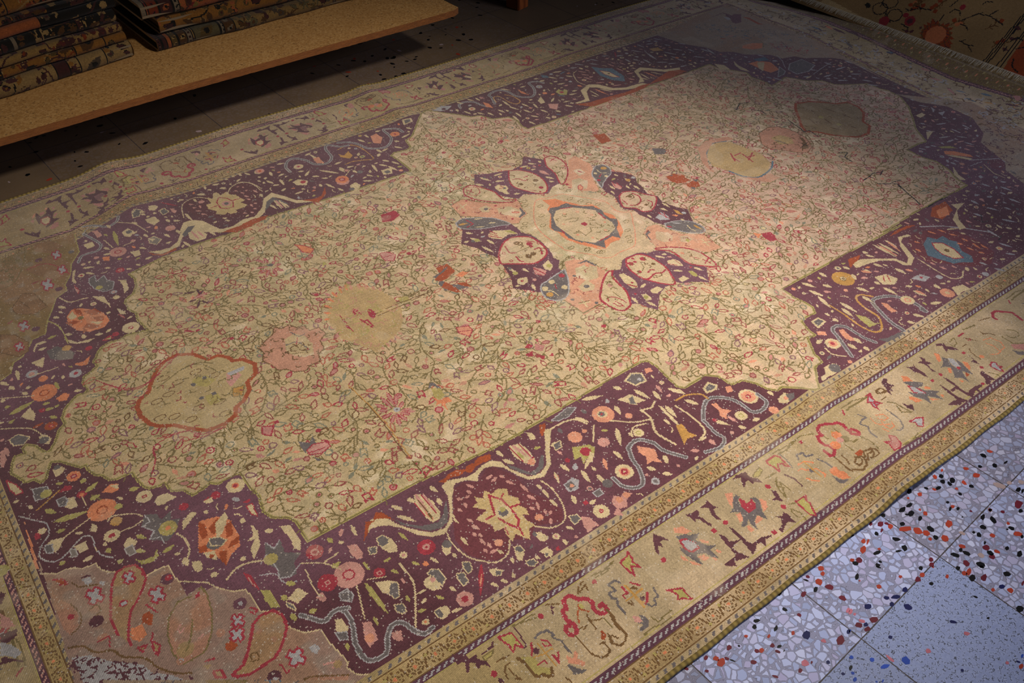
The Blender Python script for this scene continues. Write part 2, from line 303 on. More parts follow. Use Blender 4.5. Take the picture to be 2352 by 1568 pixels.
CHIPS = """
D 145,-1270 3.1,-7.27 -5.96,-2.05
D 138,-1302 2.31,-5.36 -7.34,-2.45
D 108,-1284 1.82,-4.18 -4.98,-1.71
D 168,-1312 7.85,-0.933 -1.77,-2.45
D 11,-1248 2.14,-4.75 -5.96,-2.18
D 0,-1259 2.41,-5.3 -6.29,-2.29
D 21,-1270 2.76,-6.12 -7.93,-2.84
D 7,-1272 -0.779,-6.04 -4.88,-0.631
D -47,-1248 2.28,-4.92 -3.46,-1.29
D -24,-1264 7.47,-1.98 -3.19,-3.62
D 0,-1302 2.01,-4.38 -4.66,-1.63
D 40,-1305 2.09,-4.65 -5.16,-1.77
D -84,-1231 1.87,-3.98 -8.67,-3.34
D -118,-1254 -3.38,-4.08 -8.01,2.14
D -141,-1252 -2.82,-5.03 -10.1,1.15
D -134,-1269 -3.42,-6.02 -10.4,1.22
D -144,-1266 1.98,-4.08 -2.52,-0.962
D -130,-1289 1.52,-3.15 -7.93,-2.94
D -174,-1275 2.09,-4.26 -6,-2.29
D -187,-1237 2.34,-4.79 -4.96,-1.97
D -240,-1258 2.12,-4.23 -5.45,-2.17
D -218,-1291 6.38,-7.37 -5.08,-2.67
D -223,-1315 -0.348,-6.66 -7.8,-0.981
D -240,-1312 6.57,-3.11 -2.12,-1.96
D -279,-1288 9.54,-3.53 -3.09,-3.45
D -337,-1277 2.7,-5.16 -5.41,-2.19
D -304,-1307 2.33,-4.48 -4.83,-1.88
D -293,-1305 1.77,-3.43 -3.25,-1.26
D -137,-1318 0.452,-9.37 -7.8,-1.41
D -147,-1338 1.02,-5.44 -5.84,-1.36
D -43,-1299 1.39,-2.97 -3.79,-1.35
D -55,-1313 1.28,-2.72 -6.36,-2.24
D -40,-1322 1.48,-3.17 -5.27,-1.83
D -53,-1341 0.844,-1.79 -2.23,-0.764
D -17,-1367 2.08,-4.44 -9.77,-3.22
D -7,-1385 -2.3,-8.77 -6.93,-0.302
D -42,-1382 2.7,-5.69 -7.01,-2.29
D -67,-1388 -0.606,-5.62 -6.4,-0.641
D -70,-1378 1.36,-2.83 -3.64,-1.21
D -133,-1387 1.69,-3.42 -6.28,-2.11
D -130,-1399 3.67,-7.43 -5.92,-1.96
D -154,-1387 5.55,-8.26 -5.34,-2.15
D -90,-1428 3.09,-6.33 -6.01,-1.9
D -51,-1442 1.63,-3.39 -5.4,-1.66
D -42,-1465 2.12,-4.4 -8.97,-2.67
D 5,-1420 2.64,-5.64 -5.63,-1.73
D -5,-1416 1.12,-2.39 -2.62,-0.813
D 64,-1407 -1.47,-5.03 -7.92,-0.294
D 116,-1372 7.46,-2.06 -4.19,-4.15
D 120,-1380 1.01,-2.28 -8.11,-2.51
D 3,-1445 1.21,-2.57 -5.58,-1.67
D -76,-1407 1.04,-2.14 -5.38,-1.73
D -132,-1432 3.63,-7.29 -6.87,-2.2
D -284,-1229 1.59,-3.13 -4.69,-1.95
u 169,-1272 2.46,-5.84 -4.74,-1.61
u 77,-1269 3.51,-5.63 -5.19,-2.14
u 77,-1294 5.37,-6.45 -6.88,-3.21
u 36,-1289 -0.968,-6.95 -5.33,-0.661
u 7,-1289 1.48,-3.26 -3.92,-1.38
u -2,-1241 2.15,-4.75 -6.71,-2.49
u -35,-1261 2.05,-4.44 -3.47,-1.28
u -73,-1250 2.18,-4.65 -6.42,-2.42
u -103,-1241 1.21,-2.55 -3.35,-1.29
u -109,-1288 2.06,-4.3 -5.85,-2.15
u -110,-1275 0.564,-3.23 -3.42,-0.858
u 28,-1239 0.964,-2.16 -5.23,-1.92
u -93,-1334 3.09,-6.43 -10.2,-3.56
u -45,-1312 2.02,-4.31 -5.27,-1.85
u -180,-1286 13,-7.66 -5.15,-4.07
u -163,-1305 2.11,-11 -9.48,-2.32
u -153,-1320 1.26,-6.69 -8.4,-2.01
u -133,-1351 -0.683,-8.13 -8.83,-0.993
u -160,-1333 1.94,-3.93 -4.54,-1.63
u -200,-1264 -0.986,-5.46 -7.98,-0.625
u -122,-1384 2.95,-6.01 -5.98,-2.01
u -46,-1406 2.37,-4.97 -5.85,-1.86
u -75,-1434 2.77,-5.7 -4.63,-1.45
u 11,-1409 1.43,-3.06 -4.16,-1.3
u 2,-1436 6.25,-7.31 -5.94,-2.53
u -278,-1253 1.91,-3.76 -6.33,-2.57
u -273,-1260 1.12,-2.21 -8.33,-3.35
u -296,-1266 2.81,-5.46 -9.82,-3.96
u -268,-1285 1.78,-3.49 -2.99,-1.17
u -337,-1268 2.03,-3.89 -5.43,-2.22
u 13,-1366 0.596,-4.12 -5.54,-1.18
m -212,-1248 2.79,-5.63 -7.99,-3.17
m -200,-1255 2.33,-4.73 -3.15,-1.24
m -228,-1235 1.35,-2.71 -5.18,-2.1
m -223,-1259 1,-2.01 -6.19,-2.45
m 30,-1385 2.15,-4.67 -4.24,-1.35
m -24,-1343 1.36,-2.92 -2.65,-0.895
m -85,-1415 2.9,-5.96 -7.82,-2.51
m -95,-1435 2.58,-5.25 -7.73,-2.43
m -153,-1413 -0.572,-7.28 -8.2,-0.781
m -204,-1364 2.15,-4.25 -5.72,-2.02
m -214,-1372 2.14,-4.22 -6,-2.11
m -325,-1277 -0.0982,-5.68 -7.47,-1.05
m 77,-1395 3.13,-6.94 -13.8,-4.26
t -111,-1420 3.11,-6.33 -6.29,-2.02
t 118,-1350 2.13,-4.86 -6.14,-1.96
t 13,-1366 1.76,-3.81 -5.37,-1.75
t -92,-1365 3.16,-6.54 -4.32,-1.46
t 93,-1342 7.54,-12 -7.87,-3.02
t 141,-1364 2.51,-5.77 -6.19,-1.94
D -452,-1268 1.83,-3.36 -6.51,-2.78
D -517,-1230 2.22,-4 -6.6,-3.01
D -538,-1261 2.66,-4.73 -4.48,-2
D -576,-1228 3.29,-5.81 -3.04,-1.42
D -601,-1245 7.1,-3.43 -2.45,-2.95
D -614,-1252 2.33,-4.06 -5.86,-2.73
D -583,-1278 1.5,-2.62 -7,-3.14
D -607,-1307 -1.53,-2.58 -5.39,1.61
D -700,-1274 2.91,-4.89 -1.49,-0.706
D -668,-1261 1.29,-2.19 -2.05,-0.967
D -451,-1243 2.31,-4.26 -2.09,-0.918
D -607,-1318 0.57,-0.979 -2.62,-1.14
n -547,-1322 3.73,-6.55 -8.97,-3.79
n -476,-1365 1.66,-2.97 -5.63,-2.21
n -559,-1382 1.78,-3.06 -3.96,-1.58
n -556,-1413 1.75,-3.01 -3.14,-1.21
u -404,-1243 3.56,-6.67 -5.85,-2.52
u -411,-1253 1.95,-3.63 -5.81,-2.48
u -433,-1261 3.77,-6.98 -7.81,-3.34
u -720,-1265 3.62,-6.06 -9.31,-4.48
u -722,-1253 3.29,-5.51 -5.91,-2.88
u -607,-1281 1.39,-2.4 -5.03,-2.27
u -687,-1228 2.01,-3.43 -2.81,-1.38
u -642,-1255 1.99,-3.42 -3.13,-1.47
u -733,-1227 1.66,-2.79 -3.7,-1.86
u -565,-1304 1.6,-2.79 -4.87,-2.11
u -641,-1292 2.31,-3.94 -4.64,-2.1
m -425,-1281 5.91,-6.65 -6.06,-3.52
m -425,-1312 3.71,-6.81 -5.94,-2.41
m -481,-1261 2.07,-3.76 -8.14,-3.55
m -442,-1240 1.96,-3.63 -3.91,-1.71
m -524,-1286 2.29,-4.08 -3.92,-1.7
m -686,-1252 2.7,-4.57 -5.56,-2.67
m -649,-1288 2.31,-3.94 -4.1,-1.87
m -618,-1312 2.74,-4.7 -2.86,-1.26
m -671,-1300 2.65,-4.47 -4.52,-2.06
m -617,-1298 2.18,-3.75 -5.23,-2.33
m -736,-1241 1.77,-2.96 -4.65,-2.31
m -781,-1234 2.97,-4.89 -3.09,-1.58
m -706,-1265 2.45,-4.12 -3.23,-1.54
m -660,-1342 2.83,-4.76 -2.5,-1.09
m -503,-1367 3.66,-6.46 -11,-4.36
m -614,-1362 1.91,-3.24 -5.12,-2.14
m -754,-1260 2.11,-3.49 -2.64,-1.3
m -584,-1364 1.01,-1.73 -3.4,-1.4
i -595,-1358 3.25,-5.57 -7.53,-3.13
i -439,-1336 1.79,-3.25 -6.12,-2.44
i -531,-1349 2.58,-4.52 -4.91,-2
a -768,-1228 3.68,-6.1 -6.24,-3.18
D -362,-1299 1.79,-3.38 -8.7,-3.48
D -307,-1311 2.77,-5.32 -2.25,-0.872
D -239,-1364 1.94,-3.79 -5.92,-2.12
D -254,-1398 1.92,-3.71 -4.19,-1.46
D -178,-1409 2.11,-4.17 -6.06,-2.02
D -136,-1436 2.39,-4.78 -3.43,-1.09
D -110,-1476 4.8,-5.51 -5.77,-2.47
D -175,-1439 2.6,-5.14 -10.3,-3.33
D -210,-1468 1.97,-3.81 -2.27,-0.715
D -233,-1509 1.13,-2.14 -3.15,-0.953
D -164,-1535 1.28,-6.25 -9.45,-1.61
D -534,-1414 1.53,-2.65 -6.64,-2.53
n -401,-1354 4.35,-6.15 -6.59,-3.03
n -309,-1375 1.36,-5.77 -6.88,-1.61
n -355,-1364 2.63,-4.9 -4.89,-1.83
n -338,-1373 -3.82,-3.6 -8.95,4.32
n -359,-1379 2.07,-3.85 -5.46,-2.01
n -339,-1401 1.86,-7.58 -7.01,-1.59
n -296,-1473 5.95,-5.38 -3.76,-2.05
n -437,-1376 2.42,-4.37 -4.9,-1.87
n -422,-1420 2.05,-3.7 -4.3,-1.55
n -146,-1486 6.91,-2.69 -3.45,-3.17
n -372,-1540 1.44,-2.58 -3.41,-1.05
n -272,-1593 2.2,-4.04 -2.08,-0.574
b -439,-1466 0.171,-7.55 -8.04,-0.703
b -481,-1450 -2.74,-3.19 -9.77,3.92
b -489,-1428 2.06,-3.61 -4.64,-1.71
b -516,-1402 1.98,-3.45 -3.79,-1.45
b -548,-1433 1.63,-2.8 -5.23,-1.96
b -540,-1423 1.86,-3.2 -3.17,-1.2
b -519,-1459 1.08,-1.85 -1.85,-0.666
b -508,-1465 0.751,-1.3 -3.99,-1.42
b -473,-1366 0.776,-1.38 -3.39,-1.33
b -255,-1591 0.999,-1.85 -4.52,-1.24
m -267,-1376 6.97,-2.05 -3.9,-4.87
m -416,-1379 7.81,-4.7 -5.01,-4.23
m -443,-1383 7.53,-2.28 -2.68,-3.78
m -449,-1368 3.2,-5.76 -6.01,-2.33
m -155,-1453 2.38,-4.71 -9.41,-2.96
m -104,-1507 1.01,-2.02 -7.5,-2.17
u -251,-1375 2.15,-4.17 -5.86,-2.08
u -213,-1407 1.48,-2.9 -5.93,-2.01
u -345,-1340 2.43,-4.57 -5.27,-2.01
u -178,-1423 2.41,-4.76 -6.03,-1.98
u -169,-1427 1.88,-3.73 -10.1,-3.28
u -167,-1479 1.75,-3.42 -4.64,-1.42
u -140,-1501 3.04,-6.01 -6.68,-1.97
u -217,-1377 1.29,-2.52 -2,-0.699
u -365,-1308 1.12,-2.1 -1.86,-0.739
u -276,-1601 1.8,-3.29 -6.8,-1.85
u -290,-1351 1.86,-3.56 -4.16,-1.54
i -437,-1367 3.09,-5.58 -4.05,-1.56
i -388,-1480 2.22,-3.99 -5.45,-1.82
i -460,-1446 0.252,-8.46 -3.56,-0.335
i -297,-1503 2.59,-4.8 -4.53,-1.42
i -438,-1341 1.67,-3.04 -7.28,-2.88
i -436,-1349 1.33,-2.42 -3.49,-1.37
i -291,-1582 1.51,-2.76 -3.84,-1.08
""".strip().split('\n')
for ln in CHIPS:
    c_, p_, a_, b_ = ln.split(' '); x, y = [float(t) / 1000 for t in p_.split(',')]
    chip_poly(c_, x, y, *[float(t) / 1000 for t in a_.split(',')], *[float(t) / 1000 for t in b_.split(',')])
for i in range(620):                                            # small dark stones in the tiles beyond the carpet
    x, y = random.uniform(-1.6, 1.9), random.uniform(1.22, 2.7)
    tx, ty = math.floor((x + .272) / TP), math.floor((y + 1.356) / TP)
    if ((tx * 7 + ty * 13) % 5) in (0, 3) and random.random() < .85: continue
    L = random.uniform(.005, .014); t = random.uniform(0, 6.28); W_ = L * random.uniform(.4, .8)
    chip_poly(random.choice('DDDDDDtu'), x, y, L * math.cos(t), L * math.sin(t), -W_ * math.sin(t), W_ * math.cos(t))
for i in range(700):                                            # and around the carpet's near side
    x, y = random.uniform(-3.0, 3.6), random.uniform(-2.9, 1.2)
    if -2.05 < x < 2.4 and y > -1.26: continue
    if -1.0 < x < .75 and y > -1.75: continue
    L = random.uniform(.004, .011); t = random.uniform(0, 6.28); W_ = L * random.uniform(.5, .9)
    chip_poly(random.choice('DDDuuummnb'), x, y, L * math.cos(t), L * math.sin(t), -W_ * math.sin(t), W_ * math.cos(t))
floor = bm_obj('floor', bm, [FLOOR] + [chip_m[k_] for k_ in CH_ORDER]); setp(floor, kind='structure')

# ------------------------------------------------------------------ the large carpet
def height(x,y):
    x=np.asarray(x,float);y=np.asarray(y,float)
    e=lambda t,s: np.exp(-(t/s)**2)
    h=0.007+0*x
    h=h+0.020*e(x+1.06+.1*(1.2-y),.07)*np.clip((y-.75)/.45,0,1)**1.5
    h=h+0.009*e(x+.05+.03*y,.05)*(.35+.65*np.abs(y)/1.2)
    h=h+0.016*e(x+.10,.07)*np.clip((-y-.95)/.28,0,1)**1.5
    h=h+0.006*e(x-.62,.10)*np.clip((-y-.6)/.6,0,1)
    h=h+0.005*e(y-.35-.12*x,.12)*np.clip((x-1.0)/.5,0,1)
    h=h+0.004*np.sin(2.1*x+1.3*y)*np.sin(1.7*y-2.2*x)*.5+.002
    h=h+0.040*np.clip((x-1.80)/.15,0,1)**1.5*np.clip((.85-y)/.5,0,1)
    return h

MAIN = """
# field
p F -1647,4 -1657,-24 -1650,-39 -1642,-58 -1639,-70 -1621,-71 -1611,-91 -1599,-84 -1591,-66 -1577,-42 -1562,-51 -1546,-73 -1529,-97 -1517,-97 -1517,-116 -1510,-137 -1498,-148 -1489,-171 -1475,-178 -1459,-177 -1443,-180 -1440,-209 -1435,-233 -1427,-246 -1409,-250 -1395,-249 -1391,-281 -1369,-293 -1359,-319 -1334,-315 -1315,-308 -1303,-320 -1251,-319 -1251,-342 -1251,-373 -1244,-404 -1249,-422 -1255,-450 -1246,-475 -1219,-495 -1211,-515 -1214,-574 -1144,-572 -947,-574 -735,-593 -432,-580 -286,-578 -267,-585 -262,-613 -270,-674 -272,-697 -261,-712 -229,-711 -186,-709 -163,-733 -159,-772 -125,-777 -106,-808 -99,-836 -84,-855 -67,-854 -42,-879 -14,-911 1,-913 20,-891 61,-853 89,-852 97,-834 98,-821 122,-788 134,-771 162,-773 163,-752 177,-716 202,-711 236,-713 250,-694 250,-666 243,-637 247,-590 400,-588 537,-587 800,-594 722,-584 888,-576 1181,-581 1189,-540 1221,-492 1237,-431 1223,-383 1226,-322 1298,-321 1333,-327 1386,-249 1448,-195 1518,-128 1561,-66 1569,-40 1574,3 1561,28 1562,84 1482,130 1445,158 1434,207 1381,245 1358,286 1339,315 1289,302 1234,293 1240,336 1226,394 1242,431 1203,491 1180,526 1178,573 987,576 383,565 236,570 232,600 245,644 234,683 196,695 176,705 156,751 123,761 97,800 68,835 18,899 -11,888 -43,853 -97,793 -132,761 -164,748 -173,703 -193,692 -240,701 -259,690 -254,650 -254,578 -260,564 -283,564 -527,571 -915,596 -848,565 -970,575 -1097,569 -1204,545 -1198,515 -1206,479 -1224,451 -1249,437 -1256,422 -1257,388 -1246,364 -1253,332 -1245,277 -1270,283 -1299,289 -1313,279 -1342,286 -1363,279 -1379,263 -1387,249 -1398,236 -1395,213 -1421,199 -1433,195 -1442,175 -1441,143 -1447,135 -1468,137 -1485,125 -1504,108 -1518,82 -1518,59 -1534,47 -1554,11 -1569,-6 -1581,-3 -1592,27 -1607,44 -1618,36 -1617,18 -1638,22
l Y 7 -1647,4 -1657,-24 -1650,-39 -1642,-58 -1639,-70 -1621,-71 -1611,-91 -1599,-84 -1591,-66 -1577,-42 -1562,-51 -1546,-73 -1529,-97 -1517,-97 -1517,-116 -1510,-137 -1498,-148 -1489,-171 -1475,-178 -1459,-177 -1443,-180 -1440,-209 -1435,-233 -1427,-246 -1409,-250 -1395,-249 -1391,-281 -1369,-293 -1359,-319 -1334,-315 -1315,-308 -1303,-320 -1251,-319 -1251,-342 -1251,-373 -1244,-404 -1249,-422 -1255,-450 -1246,-475 -1219,-495 -1211,-515 -1214,-574 -1144,-572 -947,-574 -735,-593 -432,-580 -286,-578 -267,-585 -262,-613 -270,-674 -272,-697 -261,-712 -229,-711 -186,-709 -163,-733 -159,-772 -125,-777 -106,-808 -99,-836 -84,-855 -67,-854 -42,-879 -14,-911 1,-913 20,-891 61,-853 89,-852 97,-834 98,-821 122,-788 134,-771 162,-773 163,-752 177,-716 202,-711 236,-713 250,-694 250,-666 243,-637 247,-590 400,-588 537,-587 800,-594 722,-584 888,-576 1181,-581 1189,-540 1221,-492 1237,-431 1223,-383 1226,-322 1298,-321 1333,-327 1386,-249 1448,-195 1518,-128 1561,-66 1569,-40 1574,3 1561,28 1562,84 1482,130 1445,158 1434,207 1381,245 1358,286 1339,315 1289,302 1234,293 1240,336 1226,394 1242,431 1203,491 1180,526 1178,573 987,576 383,565 236,570 232,600 245,644 234,683 196,695 176,705 156,751 123,761 97,800 68,835 18,899 -11,888 -43,853 -97,793 -132,761 -164,748 -173,703 -193,692 -240,701 -259,690 -254,650 -254,578 -260,564 -283,564 -527,571 -915,596 -848,565 -970,575 -1097,569 -1204,545 -1198,515 -1206,479 -1224,451 -1249,437 -1256,422 -1257,388 -1246,364 -1253,332 -1245,277 -1270,283 -1299,289 -1313,279 -1342,286 -1363,279 -1379,263 -1387,249 -1398,236 -1395,213 -1421,199 -1433,195 -1442,175 -1441,143 -1447,135 -1468,137 -1485,125 -1504,108 -1518,82 -1518,59 -1534,47 -1554,11 -1569,-6 -1581,-3 -1592,27 -1607,44 -1618,36 -1617,18 -1638,22 -1647,4
l O 3 -1647,4 -1657,-24 -1650,-39 -1642,-58 -1639,-70 -1621,-71 -1611,-91 -1599,-84 -1591,-66 -1577,-42 -1562,-51 -1546,-73 -1529,-97 -1517,-97 -1517,-116 -1510,-137 -1498,-148 -1489,-171 -1475,-178 -1459,-177 -1443,-180 -1440,-209 -1435,-233 -1427,-246 -1409,-250 -1395,-249 -1391,-281 -1369,-293 -1359,-319 -1334,-315 -1315,-308 -1303,-320 -1251,-319 -1251,-342 -1251,-373 -1244,-404 -1249,-422 -1255,-450 -1246,-475 -1219,-495 -1211,-515 -1214,-574 -1144,-572 -947,-574 -735,-593 -432,-580 -286,-578 -267,-585 -262,-613 -270,-674 -272,-697 -261,-712 -229,-711 -186,-709 -163,-733 -159,-772 -125,-777 -106,-808 -99,-836 -84,-855 -67,-854 -42,-879 -14,-911 1,-913 20,-891 61,-853 89,-852 97,-834 98,-821 122,-788 134,-771 162,-773 163,-752 177,-716 202,-711 236,-713 250,-694 250,-666 243,-637 247,-590 400,-588 537,-587 800,-594 722,-584 888,-576 1181,-581 1189,-540 1221,-492 1237,-431 1223,-383 1226,-322 1298,-321 1333,-327 1386,-249 1448,-195 1518,-128 1561,-66 1569,-40 1574,3 1561,28 1562,84 1482,130 1445,158 1434,207 1381,245 1358,286 1339,315 1289,302 1234,293 1240,336 1226,394 1242,431 1203,491 1180,526 1178,573 987,576 383,565 236,570 232,600 245,644 234,683 196,695 176,705 156,751 123,761 97,800 68,835 18,899 -11,888 -43,853 -97,793 -132,761 -164,748 -173,703 -193,692 -240,701 -259,690 -254,650 -254,578 -260,564 -283,564 -527,571 -915,596 -848,565 -970,575 -1097,569 -1204,545 -1198,515 -1206,479 -1224,451 -1249,437 -1256,422 -1257,388 -1246,364 -1253,332 -1245,277 -1270,283 -1299,289 -1313,279 -1342,286 -1363,279 -1379,263 -1387,249 -1398,236 -1395,213 -1421,199 -1433,195 -1442,175 -1441,143 -1447,135 -1468,137 -1485,125 -1504,108 -1518,82 -1518,59 -1534,47 -1554,11 -1569,-6 -1581,-3 -1592,27 -1607,44 -1618,36 -1617,18 -1638,22 -1647,4
# spandrel
p S -1668,-280 -1676,-331 -1670,-334 -1651,-349 -1634,-349 -1619,-356 -1606,-367 -1581,-371 -1577,-391 -1565,-408 -1556,-413 -1536,-417 -1518,-435 -1509,-460 -1490,-457 -1466,-461 -1467,-489 -1461,-523 -1461,-550 -1435,-545 -1432,-563 -1412,-560 -1401,-577 -1384,-596 -1364,-605 -1362,-629 -1362,-667 -1349,-675 -1334,-688 -1333,-720 -1331,-733 -1313,-759 -1286,-770 -1286,-802 -1277,-859 -1284,-867 -1276,-890 -1253,-903 -1317,-901 -1692,-634
l C 3 -1676,-331 -1670,-334 -1651,-349 -1634,-349 -1619,-356 -1606,-367 -1581,-371 -1577,-391 -1565,-408 -1556,-413 -1536,-417 -1518,-435 -1509,-460 -1490,-457 -1466,-461 -1467,-489 -1462,-510 -1418,-546 -1412,-560 -1401,-577 -1384,-596 -1364,-605 -1362,-629 -1362,-667 -1349,-675 -1334,-688 -1333,-720 -1331,-733 -1313,-759 -1286,-770 -1286,-802 -1277,-859 -1284,-867 -1276,-890 -1260,-901
p T -1268,840 -1285,735 -1320,689 -1338,637 -1363,600 -1367,570 -1400,553 -1426,502 -1445,470 -1466,415 -1498,413 -1516,384 -1537,358 -1561,348 -1576,312 -1603,300 -1665,325 -1558,826
l Y 3 -1268,840 -1285,735 -1320,689 -1338,637 -1363,600 -1367,570 -1400,553 -1426,502 -1445,470 -1466,415 -1498,413 -1516,384 -1537,358 -1561,348 -1576,312 -1603,300
p W 1211,912 1230,821 1244,773 1288,703 1304,634 1348,600 1366,551 1449,487 1464,436 1523,422 1546,387 1596,358 1643,326 1672,289 1671,236 1661,157 1648,56 1726,430 1729,989 1431,958
p W 1574,-37 1588,-132 1648,-220 1640,-317 1558,-414 1488,-445 1458,-502 1429,-570 1376,-605 1344,-688 975,-897 1064,-962 1681,-635 1753,-248
# medallion
p H -268,313 -216,323 -192,286 -147,239 -91,209 -79,208 -95,165 -100,131 -133,121 -154,105 -174,115 -196,172 -242,214 -277,244 -269,299
l O 2.5 -268,313 -216,323 -192,286 -147,239 -91,209 -79,208 -95,165 -100,131 -133,121 -154,105 -174,115 -196,172 -242,214 -277,244 -269,299 -268,313
p H 215,314 254,325 253,288 261,254 242,214 200,165 177,110 162,105 130,134 109,168 105,201 152,241 187,279
p H 120,-159 155,-140 187,-145 192,-180 216,-233 266,-269 262,-348 213,-346 199,-333 152,-269 101,-237 112,-197
l O 3 266,-269 260,-351 223,-353
p H -167,-131 -134,-139 -112,-164 -105,-210 -102,-236 -215,-344 -282,-352 -275,-339 -281,-270 -241,-248 -217,-213
l O 4 -281,-270 -274,-343 -216,-340
p F -158,214 -123,201 -111,178 -105,155 -109,137 -136,132 -154,160 -173,183
p F -204,247 -178,247 -171,224 -193,211 -210,224
d E 7 -190,230
f K 7 R -137,168 -111,150
p E -102,173 -98,167 -104,135 -133,128 -133,135 -113,145
l C 4 -241,308 -244,262
l C 4 -261,279 -223,289
d R 4 -212,305 -258,254 -154,228 -155,137
p F 186,254 212,246 209,216 177,212
f R 6 - 194,242 204,220
p F 141,207 169,202 182,173 150,139 118,142 108,164
p K 133,166 146,168 142,150 128,140 122,149
l R 2 133,166 146,168 142,150 128,140 122,149 133,166
d R 6 111,195
p F 157,-173 183,-196 185,-219 161,-241 137,-228 131,-203
p F 200,-235 221,-245 219,-270 193,-273 182,-256
p Y 208,-253 212,-265 196,-275 196,-262
l C 4 242,-286 234,-324
l C 4 229,-299 254,-308
p E 122,-165 143,-158 143,-167 125,-172 115,-199 112,-193
p F -163,-174 -126,-178 -108,-207 -138,-248 -169,-240 -188,-211
p F -210,-245 -171,-234 -168,-268 -185,-282 -215,-271
d E 8 -191,-258
p E -140,-159 -110,-162 -102,-200 -109,-199 -116,-169 -139,-164
f K 8 - -127,-177 -125,-195
l C 5 -258,-305 -229,-316
l C 5 -241,-296 -248,-327
l N 2 -258,-302 -225,-311
d E 5 -261,-280 -217,-330 -187,-200
p F -69,209 -41,218 -15,203 13,176 63,211 93,200 106,161 120,131 153,102 162,86 171,40 163,3 158,-27 181,-58 183,-92 166,-125 121,-152 110,-170 107,-202 96,-237 92,-241 59,-238 30,-226 -6,-219 -31,-229 -69,-248 -85,-246 -97,-208 -110,-149 -114,-146 -137,-113 -173,-126 -170,-104 -166,-74 -155,-15 -159,35 -169,78 -166,98 -154,105 -133,121 -100,131 -95,165
s K 3.5 -41,170 -79,128 -107,88 -120,62 -129,24 -131,-27 -128,-71 -128,-86 -104,-122 -76,-161 -74,-175 -58,-192 -38,-199 -3,-192 38,-194 59,-187 84,-162 112,-129 137,-93 148,-81 167,-48 150,-36 137,-13 144,20 139,53 87,125 60,159 11,167 -26,175 -41,170
p k -17,166 -16,126 -38,112 -49,82 -92,35 -96,20 -89,-3 -93,-47 -74,-98 -43,-154 -44,-132 -32,-157 8,-139 38,-142 79,-115 103,-69 113,-28 99,1 105,39 83,79 106,48 69,70 53,100 39,120 24,149
p E -26,114 1,107 37,111 45,91 66,67 97,45 94,42 103,12 92,-13 93,-37 108,-52 94,-74 73,-90 47,-138 33,-115 -5,-121 -27,-154 -43,-122 -61,-91 -67,-90 -83,-47 -78,-16 -91,7 -91,25 -47,81 -42,100
p F -20,91 4,91 35,79 59,58 85,25 80,1 83,-30 84,-57 70,-88 27,-106 -13,-111 -36,-114 -59,-88 -46,-111 -72,-65 -71,-17 -72,23 -51,65
l R 4 0,93 37,81
l R 5 84,7 79,-31
l R 4 -17,-113 28,-107
l R 4 -74,-2 -77,-21
p R -3,-9 15,-7 16,-23 -1,-26
l O 2 -28,32 -5,31 13,20 -2,11 -29,19
l O 2 -32,-33 -33,-68 0,-58 9,-41 30,-55
l O 2 39,-30 43,-60 23,-55
l O 2 38,8 48,-18 29,-9
d K 4.5 -8,63 33,50 59,11 -48,18 -50,-52 -23,-90 59,11 65,-44 38,-78 -23,-90
d F 2 -8,63 33,50 59,11 -48,18
o O 11 7 2.2 -44,139
o O 11 7 2.2 -73,95
o O 11 7 2.2 -102,52
o O 11 7 2.2 -68,190
o O 11 7 2.2 -80,171
o O 11 7 2.2 83,187
o O 11 7 2.2 90,162
o O 11 7 2.2 83,93
o O 11 7 2.2 115,46
o O 11 7 2.2 63,122
o O 11 7 2.2 92,-118
o O 11 7 2.2 121,-80
o O 11 7 2.2 94,66
o O 11 7 2.2 -76,-127
o O 11 7 2.2 -49,-162
o O 11 7 2.2 69,-147
o O 11 7 2.2 -107,-89
o O 11 7 2.2 -75,-124
o O 11 7 2.2 -55,-158
o O 11 7 2.2 -135,-126
o O 11 7 2.2 -139,94
o O 11 7 2.2 -155,79
o O 11 7 2.2 58,-167
p P -103,417 -64,392 -11,382 18,372 67,381 103,421 131,390 150,360 134,328 126,275 100,215 63,211 27,187 -3,201 -44,225 -74,213 -100,250 -114,286 -126,350 -139,365
p F 6,374 36,359 62,320 68,274 54,228 29,200 5,201 -20,231 -42,274 -34,314
s R 5 6,374 36,359 62,320 68,274 54,228 29,200 5,201 -20,231 -42,274 -34,314 6,374
p F -176,373 -146,371 -126,335 -111,293 -112,241 -80,213 -110,219 -158,261 -186,301 -195,342
s R 5 -176,373 -146,371 -126,335 -111,293 -112,241 -80,213 -110,219 -158,261 -186,301 -195,342 -176,373
s R 2.5 -165,370 -141,352 -148,322 -171,315 -184,334 -174,361
p F 157,372 184,369 196,333 187,290 157,247 111,208 97,212 123,272 128,321 145,353
s R 5 157,372 184,369 196,333 187,290 157,247 111,208 97,212 123,272 128,321 145,353 157,372
l R 3 170,362 179,334
l R 3 158,344 187,351
l R 2.5 170,297 183,293 171,274 163,286
l O 2 131,271 152,272 134,243 123,251 131,271
l R 3 -174,356 -166,331
l R 3 -179,335 -157,354
f C 10 - -58,370 -18,372 52,370 82,364 89,376 108,357 71,335 89,333 -74,341 -46,326 -99,392 -82,352 -133,371 -114,345 -70,244 -50,234 75,243 89,233 129,369 128,354 83,274 100,246
p C -92,316 -76,320 -72,309 -60,300 -63,282 -77,274 -78,251 -90,260 -93,278 -98,292 -98,307
l R 3 -76,308 -71,289
l R 3 -86,301 -77,289
d E 5 -88,381 -73,290
d R 5 51,365 113,343
p I 95,318 103,307 103,275 91,289 85,309
s R 3.5 -18,320 2,314 11,293 23,295
d N 9 43,274
d N 7 -12,281
d R 8 30,229
d R 4 33,312 12,209
l R 3 -9,235 3,222
l R 3 22,311 38,311
